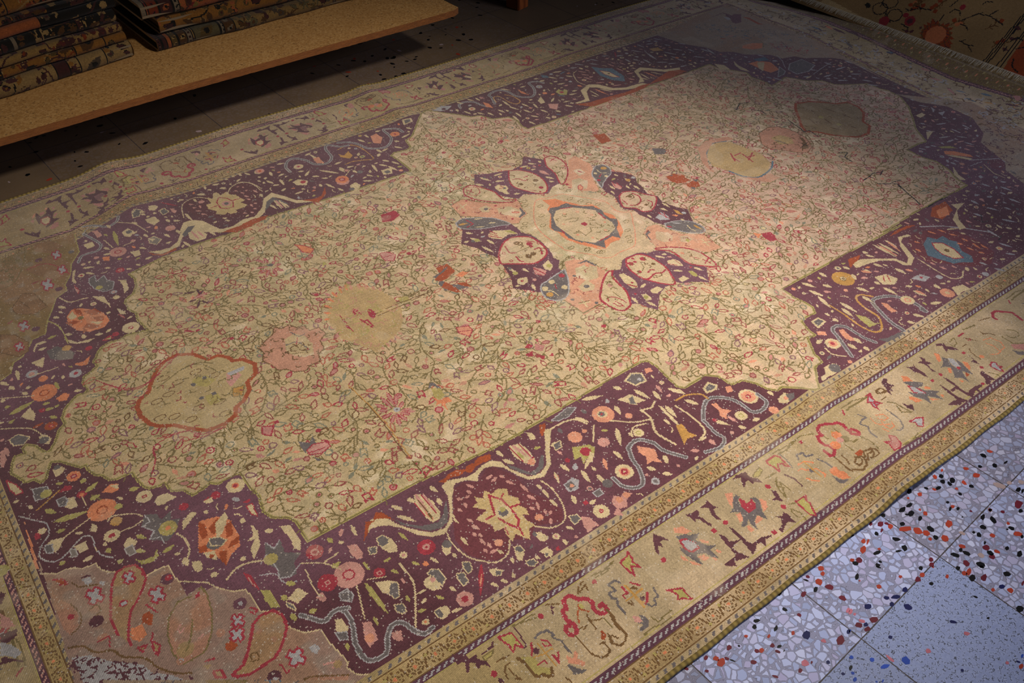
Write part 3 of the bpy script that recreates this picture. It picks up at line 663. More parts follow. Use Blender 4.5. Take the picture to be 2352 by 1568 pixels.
p P 230,207 265,230 291,222 295,193 285,173 308,151 326,118 328,100 308,73 302,41 288,1 303,-30 293,-61 300,-91 310,-117 327,-143 308,-172 289,-204 295,-227 289,-254 268,-261 238,-240 215,-206 203,-161 188,-132 189,-101 182,-78 184,-46 163,-22 173,14 188,47 189,61 184,85 192,120 207,160
p E 230,207 265,230 291,222 295,193 275,164 244,149 215,133 191,115 207,160 214,186
s L 3.5 230,207 265,230 291,222 295,193 275,164 244,149 215,133 191,115 207,160 214,186 230,207
d A 10 278,204
d R 6 214,155
f R 5 - 226,167 249,182
s C 3 254,211 250,187 267,175
d C 6 233,194 251,160
p F 203,42 230,52 261,35 283,-5 297,-30 265,-61 230,-79 204,-70 197,-41 172,-18 180,9
s R 5 203,42 230,52 261,35 283,-5 297,-30 265,-61 230,-79 204,-70 197,-41 172,-18 180,9 203,42
s R 5 249,29 254,5 240,-19 215,-30 194,-19
l R 4 196,18 192,-9
s R 4 260,-28 264,-46 248,-63
s N 4 218,26 240,25 236,8 218,7
l N 2.5 204,-27 253,-23
d N 6 238,-46 229,19
f C 9 - 293,115 290,86 285,64 286,33 265,78 262,55 288,-67 289,-102 262,-87 269,-111 281,154 283,137 202,82 199,59 201,-91 200,-113 270,-168 273,-188 220,109 220,79
p A 289,-116 296,-130 292,-155 282,-139
d A 8 293,99
d L 7 319,101 303,-150
p I 237,118 246,102 246,76 234,69 225,91
l R 3 242,120 234,95
l R 3 250,109 246,76
p L 211,-117 246,-104 250,-135 240,-151 212,-136
l R 3.5 238,-103 243,-149
l R 3 253,-109 238,-136
p E 211,-158 252,-169 286,-198 294,-231 289,-254 268,-261 238,-240 215,-206 202,-178
s L 3.5 211,-158 252,-169 286,-198 294,-231 289,-254 268,-261 238,-240 215,-206 202,-178 211,-158
f R 8 - 206,-172 216,-188
f A 9 - 278,-215 281,-248
l C 3 260,-207 255,-226 259,-242
f L 6 - 231,-167 255,-189
p P -310,221 -283,228 -245,210 -212,186 -193,163 -176,119 -173,90 -177,61 -161,32 -159,-21 -170,-76 -180,-97 -175,-117 -198,-141 -202,-161 -208,-196 -238,-235 -267,-259 -299,-257 -312,-233 -308,-203 -315,-201 -331,-178 -363,-144 -338,-101 -323,-45 -312,-1 -327,39 -332,72 -359,120 -314,179 -316,194
p E -310,221 -283,228 -245,210 -212,186 -193,163 -176,119 -211,131 -244,141 -277,157 -304,178 -316,198
s L 3.5 -310,221 -283,228 -245,210 -212,186 -193,163 -176,119 -211,131 -244,141 -277,157 -304,178 -316,198 -310,221
f A 10 - -310,207 -280,199
l R 4 -275,218 -269,186 -294,182
f C 6 - -253,206 -227,192 -275,168 -246,152 -229,162 -207,150
p F -313,-8 -288,23 -252,51 -218,57 -189,44 -169,21 -166,-24 -177,-62 -203,-80 -240,-86 -270,-68 -307,-41 -320,-31
s R 6 -313,-8 -288,23 -252,51 -218,57 -189,44 -169,21 -166,-24 -177,-62 -203,-80 -240,-86 -270,-68 -307,-41 -320,-31 -313,-8
s R 5 -261,32 -268,0 -254,-12
s R 5 -265,-27 -268,-49 -263,-61
s R 6 -197,-31 -183,-33 -187,-50 -196,-61
d N 9 -223,26 -234,-46 -216,-46
d R 9 -194,1
d R 6 -170,-13 -284,7 -289,-36 -198,-13
l O 2 -252,-12 -224,-11 -200,-12
l R 3 -194,18 -176,0
d F 3 -223,26 -170,-13 -284,7 -289,-36
f C 10 - -315,162 -300,142 -320,131 -303,93 -348,121 -331,118 -284,92 -279,58 -317,73 -304,26 -317,-54 -310,-102 -285,-85 -280,-109 -350,-138 -339,-146 -308,-158 -317,-188
p C -262,115 -239,120 -219,106 -197,94 -189,62 -216,77 -246,69 -267,88 -272,105
l R 4 -251,124 -243,101
l R 4 -269,106 -242,74
l R 3 -259,113 -246,90
p Y -216,103 -195,88 -192,61 -209,85
p C -330,-118 -317,-117 -299,-125 -311,-144 -331,-148 -340,-134
d R 5 -321,-131
p C -229,-106 -199,-96 -206,-127 -226,-140 -235,-126
p I -257,-98 -243,-115 -237,-135 -256,-149 -273,-129
l R 4 -259,-104 -248,-143
l R 3 -270,-124 -260,-142
d E 6 -315,-63 -322,111
d Y 8 -215,-120 -310,107 -316,-90
d I 6 -290,-147
p E -190,-159 -208,-196 -237,-236 -265,-260 -296,-259 -313,-236 -308,-203 -290,-178 -265,-173 -229,-165 -202,-161
s L 4 -190,-159 -208,-196 -237,-236 -265,-260 -296,-259 -313,-236 -308,-203 -290,-178 -265,-173 -229,-165 -202,-161 -190,-159
d R 9 -215,-177
d C 9 -257,-184 -243,-224 -291,-196
d A 10 -297,-225
l R 4 -257,-199 -265,-215
s C 4 -299,-201 -282,-218 -280,-242
p P -84,-248 -62,-258 -31,-229 -7,-223 33,-223 51,-232 56,-244 87,-246 106,-259 119,-302 125,-351 150,-393 133,-412 102,-449 88,-435 66,-419 35,-405 25,-391 2,-396 -18,-395 -55,-409 -102,-453 -116,-431 -125,-403 -142,-390 -119,-346 -104,-293 -96,-261
p F -16,-230 28,-229 45,-245 53,-275 53,-323 42,-355 24,-390 9,-396 -17,-373 -41,-330 -45,-295 -39,-260
s R 6 -16,-230 28,-229 45,-245 53,-275 53,-323 42,-355 24,-390 9,-396 -17,-373 -41,-330 -45,-295 -39,-260 -16,-230
p F 94,-238 135,-259 172,-294 188,-330 189,-369 182,-400 164,-401 123,-353 123,-304 120,-273 96,-248
s R 5.5 94,-238 135,-259 172,-294 188,-330 189,-369 182,-400 164,-401 123,-353 123,-304 120,-273 96,-248 94,-238
p F -84,-248 -103,-267 -110,-300 -117,-343 -141,-384 -151,-394 -179,-399 -193,-381 -199,-330 -173,-298 -138,-267 -101,-245
s R 6 -84,-248 -103,-267 -110,-300 -117,-343 -141,-384 -151,-394 -179,-399 -193,-381 -199,-330 -173,-298 -138,-267 -101,-245 -84,-248
s R 6 -42,-333 -27,-339 -3,-331 9,-330 26,-337 43,-333
l R 5 -9,-315 6,-308 16,-314
d R 9 27,-255 -21,-255
d N 7 -28,-299
d R 5 3,-238 -4,-254 -26,-300
l O 2 9,-266 0,-289 -19,-301
d N 6 35,-291
l R 4 169,-359 174,-386
l R 4 161,-377 185,-366
l R 2.5 163,-321 149,-327 164,-351
d K 6 142,-302
s R 3.5 -185,-345 -176,-332 -162,-339 -152,-358 -150,-377
l R 3.5 -180,-359 -178,-375 -166,-384
l R 3 -170,-355 -165,-380
d I 8 -134,-293
d N 5 -124,-281
l O 2 -148,-320 -148,-353
f C 10 - -75,-355 -50,-350 119,-371 130,-399 68,-265 85,-290 60,-348 81,-367 -122,-369 -126,-402 -103,-409 -95,-441 99,-408 105,-439
p C -61,-378 -35,-380 -28,-397 -56,-402 -67,-392
p C -93,-377 -81,-383 -83,-412 -102,-406
d Y 7 -91,-394
p Y 92,-375 105,-381 101,-406 90,-409 88,-392
p C 43,-384 65,-383 71,-403 41,-402
p C -83,-272 -69,-276 -66,-302 -67,-328 -79,-348 -94,-343 -95,-311
l R 4 -92,-322 -81,-343
d R 4 -78,-323 -104,-365 112,-366
p C 79,-302 101,-309 107,-326 100,-349 84,-338 70,-319
l R 4 72,-317 86,-335
l R 4 100,-316 100,-337
# pendants
p f -1221,139 -1187,118 -1164,77 -1138,75 -1119,55 -1115,35 -1092,25 -1075,-8 -1088,-42 -1118,-60 -1124,-87 -1149,-113 -1176,-124 -1186,-147 -1218,-160 -1259,-156 -1288,-129 -1314,-96 -1343,-78 -1358,-61 -1368,-21 -1365,13 -1352,34 -1326,47 -1308,78 -1279,116 -1255,132
l U 11 -1221,139 -1187,118 -1164,77 -1138,75 -1119,55 -1115,35 -1092,25 -1075,-8 -1088,-42 -1118,-60 -1124,-87 -1149,-113 -1176,-124 -1186,-147 -1218,-160 -1259,-156 -1288,-129 -1314,-96 -1343,-78 -1358,-61 -1368,-21 -1365,13 -1352,34 -1326,47 -1308,78 -1279,116 -1255,132 -1221,139
p y -1222,29 -1192,27 -1175,-5 -1203,-17 -1230,9
p y -1221,-43 -1191,-52 -1192,-82 -1223,-84
d E 6 -1228,10 -1229,-46 -1199,-49 -1197,17
p I -1146,0 -1125,-5 -1118,-26 -1156,-51 -1159,-30
p A -1155,-58 -1128,-65 -1146,-97 -1168,-87
l O 2 -1155,-58 -1128,-65 -1146,-97 -1168,-87 -1155,-58
p L -1146,0 -1099,0 -1104,-11 -1141,-16
o N 15 9 2.2 -1280,74
o N 15 9 2.2 -1255,40
o N 15 9 2.2 -1206,50
o N 15 9 2.2 -1172,12
o N 15 9 2.2 -1320,5
o N 15 9 2.2 -1304,-68
o N 15 9 2.2 -1247,-73
o N 15 9 2.2 -1200,-83
o N 15 9 2.2 -1204,-128
o N 15 9 2.2 -1276,-100
o N 15 9 2.2 -1333,-52
o N 15 9 2.2 -1288,13
s O 2 -1304,49 -1221,81 -1181,65 -1158,9
s O 2 -1250,75 -1191,79 -1158,55
s R 2.5 -1416,166 -1383,113 -1350,83 -1314,82 -1262,111 -1217,140
s R 2.5 -1403,141 -1366,88 -1331,75 -1279,96
l R 2.5 -1363,55 -1343,40 -1323,57
s R 2.5 -1309,118 -1274,132 -1224,131
s R 2.5 -1387,-161 -1377,-135 -1346,-124 -1299,-130 -1272,-161 -1222,-169
s R 2.5 -1362,-113 -1317,-123 -1289,-132
l R 2.5 -1307,-159 -1266,-171 -1229,-169
s R 3 -1381,-145 -1388,-173 -1409,-210
p h -974,94 -961,77 -937,82 -927,60 -908,54 -904,28 -879,26 -875,-7 -901,-25 -906,-57 -928,-69 -938,-96 -962,-93 -981,-106 -1007,-94 -1020,-71 -1037,-65 -1043,-34 -1056,-11 -1039,18 -1041,40 -1010,61 -990,69
l N 3 -974,94 -961,77 -937,82 -927,60 -908,54 -904,28 -879,26 -875,-7 -901,-25 -906,-57 -928,-69 -938,-96 -962,-93 -981,-106 -1007,-94 -1020,-71 -1037,-65 -1043,-34 -1056,-11 -1039,18 -1041,40 -1010,61 -990,69 -974,94
p F -973,34 -941,40 -924,14 -922,-24 -938,-62 -961,-59 -980,-39 -990,-10
l N 2.5 -975,106 -961,77 -937,82 -927,60 -908,54 -904,28 -879,26 -875,-7 -901,-25 -906,-57 -928,-69 -938,-96 -962,-93 -981,-106 -1007,-94 -1020,-71 -1037,-65 -1043,-34 -1056,-11 -1039,18 -1045,44 -1010,61 -990,69
s E 3 -980,11 -950,4 -939,-40
l O 2.5 -986,-27 -959,-39
s E 2.5 -948,52 -937,23 -919,24
d R 3 -941,-35
l R 2 -943,20 -959,-5
p g -759,142 -719,130 -689,100 -665,67 -656,11 -660,-34 -683,-79 -708,-106 -739,-128 -770,-134 -803,-153 -816,-122 -835,-80 -858,-42 -846,-35 -851,13 -834,61 -804,102 -762,129 -738,120
f k 9 - -753,146 -759,118 -779,141 -778,108 -801,124 -794,95 -823,100 -813,77 -840,73 -825,58 -853,44 -837,40
f h 9 - -742,147 -749,119 -722,141 -730,114 -704,132 -710,103 -689,117 -695,88 -675,99 -679,76 -662,81 -669,61 -714,-131 -721,-112 -730,-142 -733,-117 -745,-149 -750,-123 -767,-151 -767,-129 -785,-152 -784,-135
f k 9 - -731,152 -741,121
d R 9 -768,25 -736,-2
p R -767,44 -760,31 -760,7 -771,4 -779,14
p R -738,19 -728,8 -727,-16 -745,-30 -747,-10
l R 4 -774,-9 -764,-58
l R 5 -775,-20 -759,-24 -759,-54
p R -810,40 -807,11 -810,-6 -815,9
l R 6 -816,-13 -814,-44
d O 4 -655,-49
p y -646,12 -620,1 -623,-21 -648,-15
l N 2 -731,-14 -660,-11 -559,-19
l N 2 -728,-24 -658,-24 -549,-18
l N 1.5 -616,-2 -576,1 -542,-7
l C 2.5 -708,-14 -646,-20 -553,-32
p E -516,33 -487,39 -521,-5 -522,-38 -496,-57 -465,-63 -459,-76 -464,-47 -494,-25 -500,-4
p U -486,64 -447,62 -449,19 -486,3 -510,4 -520,19 -491,33
p U -500,-4 -491,-35 -489,-70 -501,-65 -522,-21
p U -480,-27 -455,-41 -450,-70 -468,-53
f E 7 - -491,33 -454,50
f C 7 - -493,-9 -433,-1
p k -461,2 -432,7 -422,-9 -448,-16
p g 665,98 726,106 764,79 779,16 789,-42 767,-101 706,-141 651,-137 621,-93 610,-49 591,0 619,54
s b 8 582,19 632,70 701,111 759,95
s b 7 611,-56 626,-108 663,-140 737,-128 781,-99
p h 639,116 699,138 733,127 788,115 789,87 709,112 640,78 586,16 558,-24 577,35
p h 607,-53 618,-108 659,-143 714,-147 716,-184 669,-185 637,-150 614,-99
l R 5 705,24 679,-20
l R 5 706,5 739,7
l R 5 690,4 688,-32
l R 5 735,-3 725,-59
l R 5 732,-26 761,-34
l R 5 721,-43 772,-17
p h 896,64 956,75 992,57 1009,24 1013,-20 1008,-57 974,-112 928,-129 902,-111 881,-83 864,-58 838,-27 846,7
l N 3 896,64 956,75 992,57 1009,24 1013,-20 1008,-57 974,-112 928,-129 902,-111 881,-83 864,-58 838,-27 846,7 896,64
p N 995,-35 995,-61 957,-112 927,-104 974,-72
p g 905,17 948,13 965,-26 940,-61 893,-33
l E 4 905,-3 918,-39
l N 3 974,77 1023,63 1035,18 1035,-36 995,-101 948,-132
l D 2.5 961,-63 965,-105
l D 2.5 931,-94 987,-82
l D 3 806,-54 807,-80 787,-91
p m 1189,139 1245,121 1286,84 1313,49 1360,31 1362,-16 1339,-59 1278,-101 1269,-137 1217,-168 1163,-163 1133,-135 1099,-97 1078,-54 1044,-29 1066,10 1112,61 1151,107
l U 10 1189,139 1245,121 1286,84 1313,49 1360,31 1362,-16 1339,-59 1278,-101 1269,-137 1217,-168 1163,-163 1133,-135 1099,-97 1078,-54 1044,-29 1066,10 1112,61 1151,107 1189,139
d y 10 1180,13 1186,-63
l R 2.5 1199,147 1246,136 1263,100
l R 2.5 1213,151 1265,137 1296,84
f N 6 - 1247,52 1258,0 1134,31 1115,-25 1262,-17 1268,-66 1141,-58 1161,-101 1211,-95 1214,-125 1191,77 1195,45 1179,-1 1168,-50
p U 411,41 449,41 455,10 465,-23 434,-17 410,-10 407,18
p U 432,-31 466,-28 477,-42 461,-66 431,-65 427,-42
p E 425,42 439,38 425,27
p E 469,-25 489,-30 470,-42
d E 7 434,-62
l b 5 500,198 508,169 529,165
p E 512,207 543,179 523,159 502,173 500,192
f U 7 - 504,189 534,180
p E -1106,-310 -1086,-330 -1070,-314 -1075,-338 -1069,-355 -1090,-345 -1107,-349 -1096,-378 -1085,-394 -1098,-390 -1097,-352 -1109,-353
p I -1102,-347 -1083,-339 -1054,-348 -1052,-366 -1079,-375 -1103,-363
l R 3 -1102,-347 -1083,-339 -1054,-348 -1052,-366 -1079,-375 -1103,-363 -1102,-347
l R 3 -1104,-357 -1065,-363
f V 7 - -1112,371 -1080,357 -1106,334 -1075,337 -1075,369 -1079,339 -1064,353 -1084,335 -1117,327 -1093,325 -1107,288 -1086,320 -1085,312 -1074,288 -1097,336 -1050,335
f I 8 R -1106,334 -1050,335
p E -772,-343 -757,-325 -749,-327 -743,-358 -749,-360 -755,-336
p y -764,-343 -746,-356 -751,-384 -771,-388 -772,-369
p k -778,-365 -771,-388 -748,-392 -748,-411 -765,-405 -772,-431 -774,-399 -788,-401 -777,-390
f i 7 R -903,-310 -885,-342 -879,-297 -876,-348 -859,-292 -869,-347 -844,-309 -867,-349 -843,-342 -865,-357 -839,-376 -865,-363 -852,-390 -870,-365 -868,-403 -875,-367 -892,-409 -877,-366 -904,-388 -880,-364 -914,-363 -880,-358 -907,-332 -885,-349
d L 8 -870,-356
d E 3 -870,-356
f i 6 R -887,406 -868,366 -902,364 -871,351 -863,398 -863,363 -845,367 -858,350 -834,342 -856,344 -843,304 -859,338 -869,297 -864,337 -896,308 -869,341 -910,335 -874,344
d E 7 -861,354
p R -473,-352 -464,-366 -477,-370 -489,-361
p R -502,-381 -481,-382 -488,-397 -501,-395
p R -482,-402 -464,-415 -477,-426
p R -455,-422 -442,-418 -447,-431
p R -449,-347 -437,-353 -447,-363
p i -457,-364 -439,-384 -459,-398 -471,-382
p I -580,221 -558,215 -545,187 -564,165 -584,180 -584,197
l R 3 -580,221 -558,215 -545,187 -564,165 -584,180 -584,197 -580,221
l R 2.5 -584,197 -552,192
p K -585,-189 -556,-202 -557,-224 -577,-239 -592,-213
l R 3 -585,-189 -556,-202 -557,-224 -577,-239 -592,-213 -585,-189
l R 2.5 -595,-204 -560,-222
p R -473,395 -426,392 -424,360 -460,345 -490,357
p U 400,402 442,386 427,330 383,335
d R 8 107,552
p U 411,45 470,15 441,-23 404,4
p E 507,210 529,181 516,153 486,173
p R 414,-370 442,-380 438,-402 423,-420 402,-415 402,-386
p k 395,-351 411,-372 385,-383
f R 8 - -1171,220 -1148,197 -1148,197 -1134,201 -1154,-224 -1128,-231
p i -1152,-219 -1129,-233 -1148,-258 -1162,-241
l R 4 -1152,-219 -1129,-233 -1148,-258 -1162,-241 -1152,-219
d R 6 -820,154 -1119,-226 -1052,-307 -1082,117
d R 7 -510,171 -266,-416
p k -760,407 -738,382 -724,353 -742,338 -759,360
l R 2 -760,407 -738,382 -724,353 -742,338 -759,360 -760,407
p Y -731,285 -727,265 -744,260
n N 9 9 3 6,374 36,359 62,320 68,274 54,228 29,200 5,201 -20,231 -42,274 -34,314
n N 9 9 3 203,42 230,52 261,35 283,-5 297,-30 265,-61 230,-79 204,-70 197,-41 172,-18 180,9
n N 10 9 3 -313,-8 -288,23 -252,51 -218,57 -189,44 -169,21 -166,-24 -177,-62 -203,-80 -240,-86 -270,-68 -307,-41 -320,-31
n N 10 9 3 -16,-230 28,-229 45,-245 53,-275 53,-323 42,-355 24,-390 9,-396 -17,-373 -41,-330 -45,-295 -39,-260
n O 7 9 3 94,-238 135,-259 172,-294 188,-330 189,-369 182,-400 164,-401 123,-353 123,-304 120,-273 96,-248
n O 8 9 3 -84,-248 -103,-267 -110,-300 -117,-343 -141,-384 -151,-394 -179,-399 -193,-381 -199,-330 -173,-298 -138,-267 -101,-245
n O 7 9 3 -176,373 -146,371 -126,335 -111,293 -112,241 -80,213 -110,219 -158,261 -186,301 -195,342
n O 7 9 3 157,372 184,369 196,333 187,290 157,247 111,208 97,212 123,272 128,321 145,353
n O 14 9 3 -20,91 4,91 35,79 59,58 85,25 80,1 83,-30 84,-57 70,-88 27,-106 -13,-111 -36,-114 -59,-88 -46,-111 -72,-65 -71,-17 -72,23 -51,65
n q 10 9 3 -268,313 -216,323 -192,286 -147,239 -91,209 -79,208 -95,165 -100,131 -133,121 -154,105 -174,115 -196,172 -242,214 -277,244
n q 12 9 3 -167,-131 -134,-139 -112,-164 -105,-210 -215,-344 -282,-352 -275,-339 -281,-270 -241,-248 -217,-213
n q 10 9 3 120,-159 155,-140 187,-145 192,-180 216,-233 266,-269 262,-348 213,-346 199,-333 152,-269 101,-237 112,-197
n N 34 9 3 -974,94 -961,77 -937,82 -927,60 -908,54 -904,28 -879,26 -875,-7 -901,-25 -906,-57 -928,-69 -938,-96 -962,-93 -981,-106 -1007,-94 -1020,-71 -1037,-65 -1043,-34 -1056,-11 -1039,18 -1041,40 -1010,61 -990,69
n N 26 9 3 896,64 956,75 992,57 1009,24 1013,-20 1008,-57 974,-112 928,-129 902,-111 881,-83 864,-58 838,-27 846,7
n N 30 9 3 1189,139 1245,121 1286,84 1313,49 1360,31 1362,-16 1339,-59 1278,-101 1269,-137 1217,-168 1163,-163 1133,-135 1099,-97 1078,-54 1044,-29 1066,10 1112,61 1151,107
n O 30 9 3 -1221,139 -1187,118 -1164,77 -1138,75 -1119,55 -1115,35 -1092,25 -1075,-8 -1088,-42 -1118,-60 -1124,-87 -1149,-113 -1176,-124 -1186,-147 -1218,-160 -1259,-156 -1288,-129 -1314,-96 -1343,-78 -1358,-61 -1368,-21 -1365,13 -1352,34 -1326,47 -1308,78 -1279,116 -1255,132
n q 12 9 3 -1221,139 -1187,118 -1164,77 -1138,75 -1119,55 -1115,35 -1092,25 -1075,-8 -1088,-42 -1118,-60 -1124,-87 -1149,-113 -1176,-124 -1186,-147 -1218,-160 -1259,-156 -1288,-129 -1314,-96 -1343,-78 -1358,-61 -1368,-21 -1365,13 -1352,34 -1326,47 -1308,78 -1279,116 -1255,132
n y 40 14 3 -759,142 -719,130 -689,100 -665,67 -656,11 -660,-34 -683,-79 -708,-106 -739,-128 -770,-134 -803,-153 -816,-122 -835,-80 -858,-42 -846,-35 -851,13 -834,61 -804,102 -762,129 -738,120
n h 24 14 3 -759,142 -719,130 -689,100 -665,67 -656,11 -660,-34 -683,-79 -708,-106 -739,-128 -770,-134 -803,-153 -816,-122 -835,-80 -858,-42 -846,-35 -851,13 -834,61 -804,102 -762,129 -738,120
# purple
p Q -896,-638 -866,-634 -840,-653 -804,-632 -786,-640 -764,-688 -766,-744 -747,-783 -739,-823 -759,-847 -812,-820 -842,-842 -876,-817 -901,-840 -926,-843 -949,-824 -969,-794 -968,-750 -945,-710
p C -1116,-636 -1095,-605 -1072,-603 -1052,-617 -1045,-642 -1025,-675 -995,-707 -968,-712 -950,-702 -934,-680 -916,-644 -912,-615 -894,-623 -896,-638 -916,-658 -946,-709 -977,-725 -1001,-716 -1023,-695 -1041,-659 -1060,-637 -1079,-626 -1095,-624
p U -1121,-642 -1094,-601 -1079,-608 -1065,-591 -1053,-600 -1043,-633 -1053,-619 -1072,-608 -1091,-613 -1106,-630
p C -912,-615 -893,-609 -875,-617 -856,-625 -833,-627 -802,-617 -780,-620 -766,-635 -762,-663 -741,-707 -714,-714 -687,-702 -665,-669 -647,-646 -627,-615 -610,-622 -657,-675 -679,-708 -715,-727 -747,-714 -761,-685 -771,-653 -787,-636 -806,-628 -828,-636 -840,-650 -861,-632 -884,-626 -903,-643 -935,-693 -936,-724 -942,-712 -937,-687 -913,-646
p U -911,-601 -891,-600 -883,-595 -863,-594 -843,-606 -834,-599 -816,-602 -808,-597 -795,-595 -771,-602 -780,-617 -800,-614 -821,-614 -838,-623 -847,-611 -864,-614 -883,-606 -901,-611
p U -626,-598 -611,-601 -621,-614 -644,-632 -640,-617
p E -1041,-630 -1030,-653 -1006,-679 -970,-692 -952,-681 -925,-652 -941,-684 -955,-703 -973,-708 -998,-700 -1018,-675 -1037,-652
p E -761,-645 -749,-667 -732,-701 -708,-697 -681,-673 -676,-677 -698,-705 -728,-712 -748,-689 -760,-661
s C 3.5 -970,-720 -977,-752 -971,-797 -951,-827 -928,-846 -898,-841 -876,-817
s C 3.5 -727,-731 -721,-766 -731,-814 -754,-846 -788,-844 -814,-821
p c -843,-679 -836,-697 -817,-693 -801,-705 -809,-722 -796,-741 -803,-756 -808,-757 -800,-773 -805,-789 -817,-780 -817,-800 -811,-818 -828,-820 -842,-842 -852,-825 -857,-812 -875,-825 -875,-804 -868,-785 -889,-782 -884,-765 -895,-747 -903,-732 -886,-730 -871,-726 -890,-702 -875,-698 -871,-681 -858,-696
l R 5 -843,-697 -827,-724 -826,-759 -831,-789 -846,-802 -859,-773 -863,-746 -854,-723 -843,-697
l R 5 -886,-746 -869,-747
l R 5 -823,-751 -805,-755
l R 4 -841,-801 -847,-824
l R 3 -866,-787 -870,-803
l R 3 -834,-723 -816,-712
d C 18 -845,-752
d E 10.8 -845,-752
d E 5.4 -845,-752
d Y 7 -842,-745
f I 8 - -822,-656 -801,-655 -816,-670 -796,-665 -792,-665 -786,-679 -867,-641 -855,-663 -905,-662 -894,-675 -875,-658 -871,-672 -918,-687 -914,-699 -898,-681 -902,-698 -918,-721 -910,-736 -919,-739 -911,-759 -926,-757 -929,-769 -924,-777 -924,-800 -918,-796 -919,-813 -928,-820 -909,-820 -776,-746 -768,-767 -770,-771 -780,-793 -793,-774 -787,-787 -772,-799 -774,-812 -759,-808 -769,-815 -790,-685 -779,-708 -770,-712 -768,-742 -772,-823 -784,-838 -889,-673 -877,-672 -920,-766 -917,-778 -932,-803 -933,-816
d K 9 -792,-808 -899,-809
f C 9 - -954,-751 -954,-778 -906,-836 -914,-821 -740,-753 -742,-781 -744,-784 -742,-811 -900,-854 -905,-868 -859,-879 -854,-892 -787,-882 -789,-899 -761,-860 -751,-877
d R 19 -1025,-730
d I 7.6 -1025,-730
d R 3.8 -1025,-730
p C -1084,-660 -1073,-668 -1072,-692 -1078,-705 -1093,-698 -1100,-680
p E -1097,-651 -1083,-651 -1076,-666 -1084,-678 -1098,-677 -1101,-668
l C 2 -1097,-651 -1083,-651 -1076,-666 -1084,-678 -1098,-677 -1101,-668 -1097,-651
p E -1123,-661 -1107,-668 -1114,-683 -1127,-678
l C 2 -1123,-661 -1107,-668 -1114,-683 -1127,-678 -1123,-661
p C -996,-743 -981,-740 -982,-757 -993,-772 -1004,-771 -1005,-759
d E 10 -987,-749
d I 31 -1185,-695
d R 13 -1185,-695
d I 9.3 -1185,-695
d R 12 -1134,-727
d I 6 -1134,-727
d R 3.36 -1134,-727
p C -1153,-741 -1131,-751 -1116,-766 -1135,-780 -1151,-774
p E -1128,-760 -1116,-768 -1129,-796 -1141,-795 -1143,-777
l C 2 -1128,-760 -1116,-768 -1129,-796 -1141,-795 -1143,-777 -1128,-760
p C -1074,-795 -1056,-791 -1051,-820 -1054,-831 -1071,-824 -1078,-809
p E -1059,-785 -1046,-781 -1033,-791 -1034,-816 -1050,-827 -1051,-816 -1053,-797
l C 2 -1059,-785 -1046,-781 -1033,-791 -1034,-816 -1050,-827 -1051,-816 -1053,-797 -1059,-785
d I 5 -1057,-803
p I -1154,-632 -1138,-638 -1137,-666 -1143,-675 -1154,-673 -1158,-655
f Y 13 - -1169,-729 -1167,-819
f Y 8 - -1068,-743 -1060,-758 -1111,-734 -1104,-751 -1114,-710 -1096,-709 -1072,-838 -1062,-853 -1119,-846 -1102,-852 -1193,-805 -1195,-828 -1147,-685 -1147,-711 -1052,-665 -1046,-697 -1119,-803 -1119,-820 -1261,-824 -1266,-839
l C 3 -1185,-726 -1208,-798
l C 3 -1163,-725 -1127,-743
s C 4 -1090,-731 -1090,-779 -1101,-808 -1141,-874
l C 4 -1102,-812 -1082,-814
d I 17 -1030,-877
d R 6.8 -1030,-877
d R 3.4 -1030,-877
f R 11 - -959,-832 -1002,-891
f K 4 - -971,-849 -992,-876
p C -1082,-863 -1065,-868 -1069,-885 -1086,-890 -1089,-878
p E -1092,-863 -1081,-866 -1080,-880 -1088,-888 -1095,-877
l C 2 -1092,-863 -1081,-866 -1080,-880 -1088,-888 -1095,-877 -1092,-863
p E -1148,-807 -1132,-814 -1135,-832 -1146,-832 -1151,-820
l C 2 -1148,-807 -1132,-814 -1135,-832 -1146,-832 -1151,-820 -1148,-807
p E -1218,-722 -1204,-720 -1200,-740 -1211,-752 -1222,-742 -1225,-730
l L 2.5 -1218,-722 -1204,-720 -1200,-740 -1211,-752 -1222,-742 -1225,-730 -1218,-722
d L 5 -1213,-734
s L 11 -1239,-750 -1230,-768 -1234,-799 -1248,-834 -1249,-870 -1235,-884 -1210,-884 -1192,-856 -1172,-842 -1154,-850 -1145,-878 -1132,-894 -1114,-891
s E 6 -1239,-750 -1230,-768 -1234,-799 -1248,-834 -1249,-870 -1235,-884 -1210,-884 -1192,-856 -1172,-842 -1154,-850 -1145,-878 -1132,-894 -1114,-891
p I -1216,-804 -1202,-810 -1204,-828 -1210,-851 -1221,-854 -1231,-858 -1231,-839
d K 9 -1221,-840
p I -1183,-855 -1164,-861 -1171,-875 -1173,-881 -1183,-876 -1187,-867
p C -1252,-774 -1242,-777 -1244,-799 -1257,-805 -1263,-793
p E -1263,-793 -1248,-800 -1251,-813 -1265,-810
f C 8 - -1040,-836 -1032,-855 -1067,-886 -1045,-890 -968,-877 -960,-895 -948,-883 -938,-899 -1033,-756 -1024,-780 -989,-775 -990,-788 -1122,-590 -1127,-624
p C -953,-850 -939,-856 -940,-872 -953,-871 -956,-860
p E -943,-857 -933,-868 -942,-875 -951,-870
l C 2 -943,-857 -933,-868 -942,-875 -951,-870 -943,-857
p E -1011,-820 -997,-826 -1002,-848 -1015,-851 -1017,-833
l C 2 -1011,-820 -997,-826 -1002,-848 -1015,-851 -1017,-833 -1011,-820
p E -987,-803 -974,-812 -979,-830 -992,-834 -992,-817
l C 2 -987,-803 -974,-812 -979,-830 -992,-834 -992,-817 -987,-803
p C -886,-846 -873,-842 -872,-861 -885,-873 -894,-869
p E -881,-836 -868,-841 -867,-855 -876,-857 -883,-846
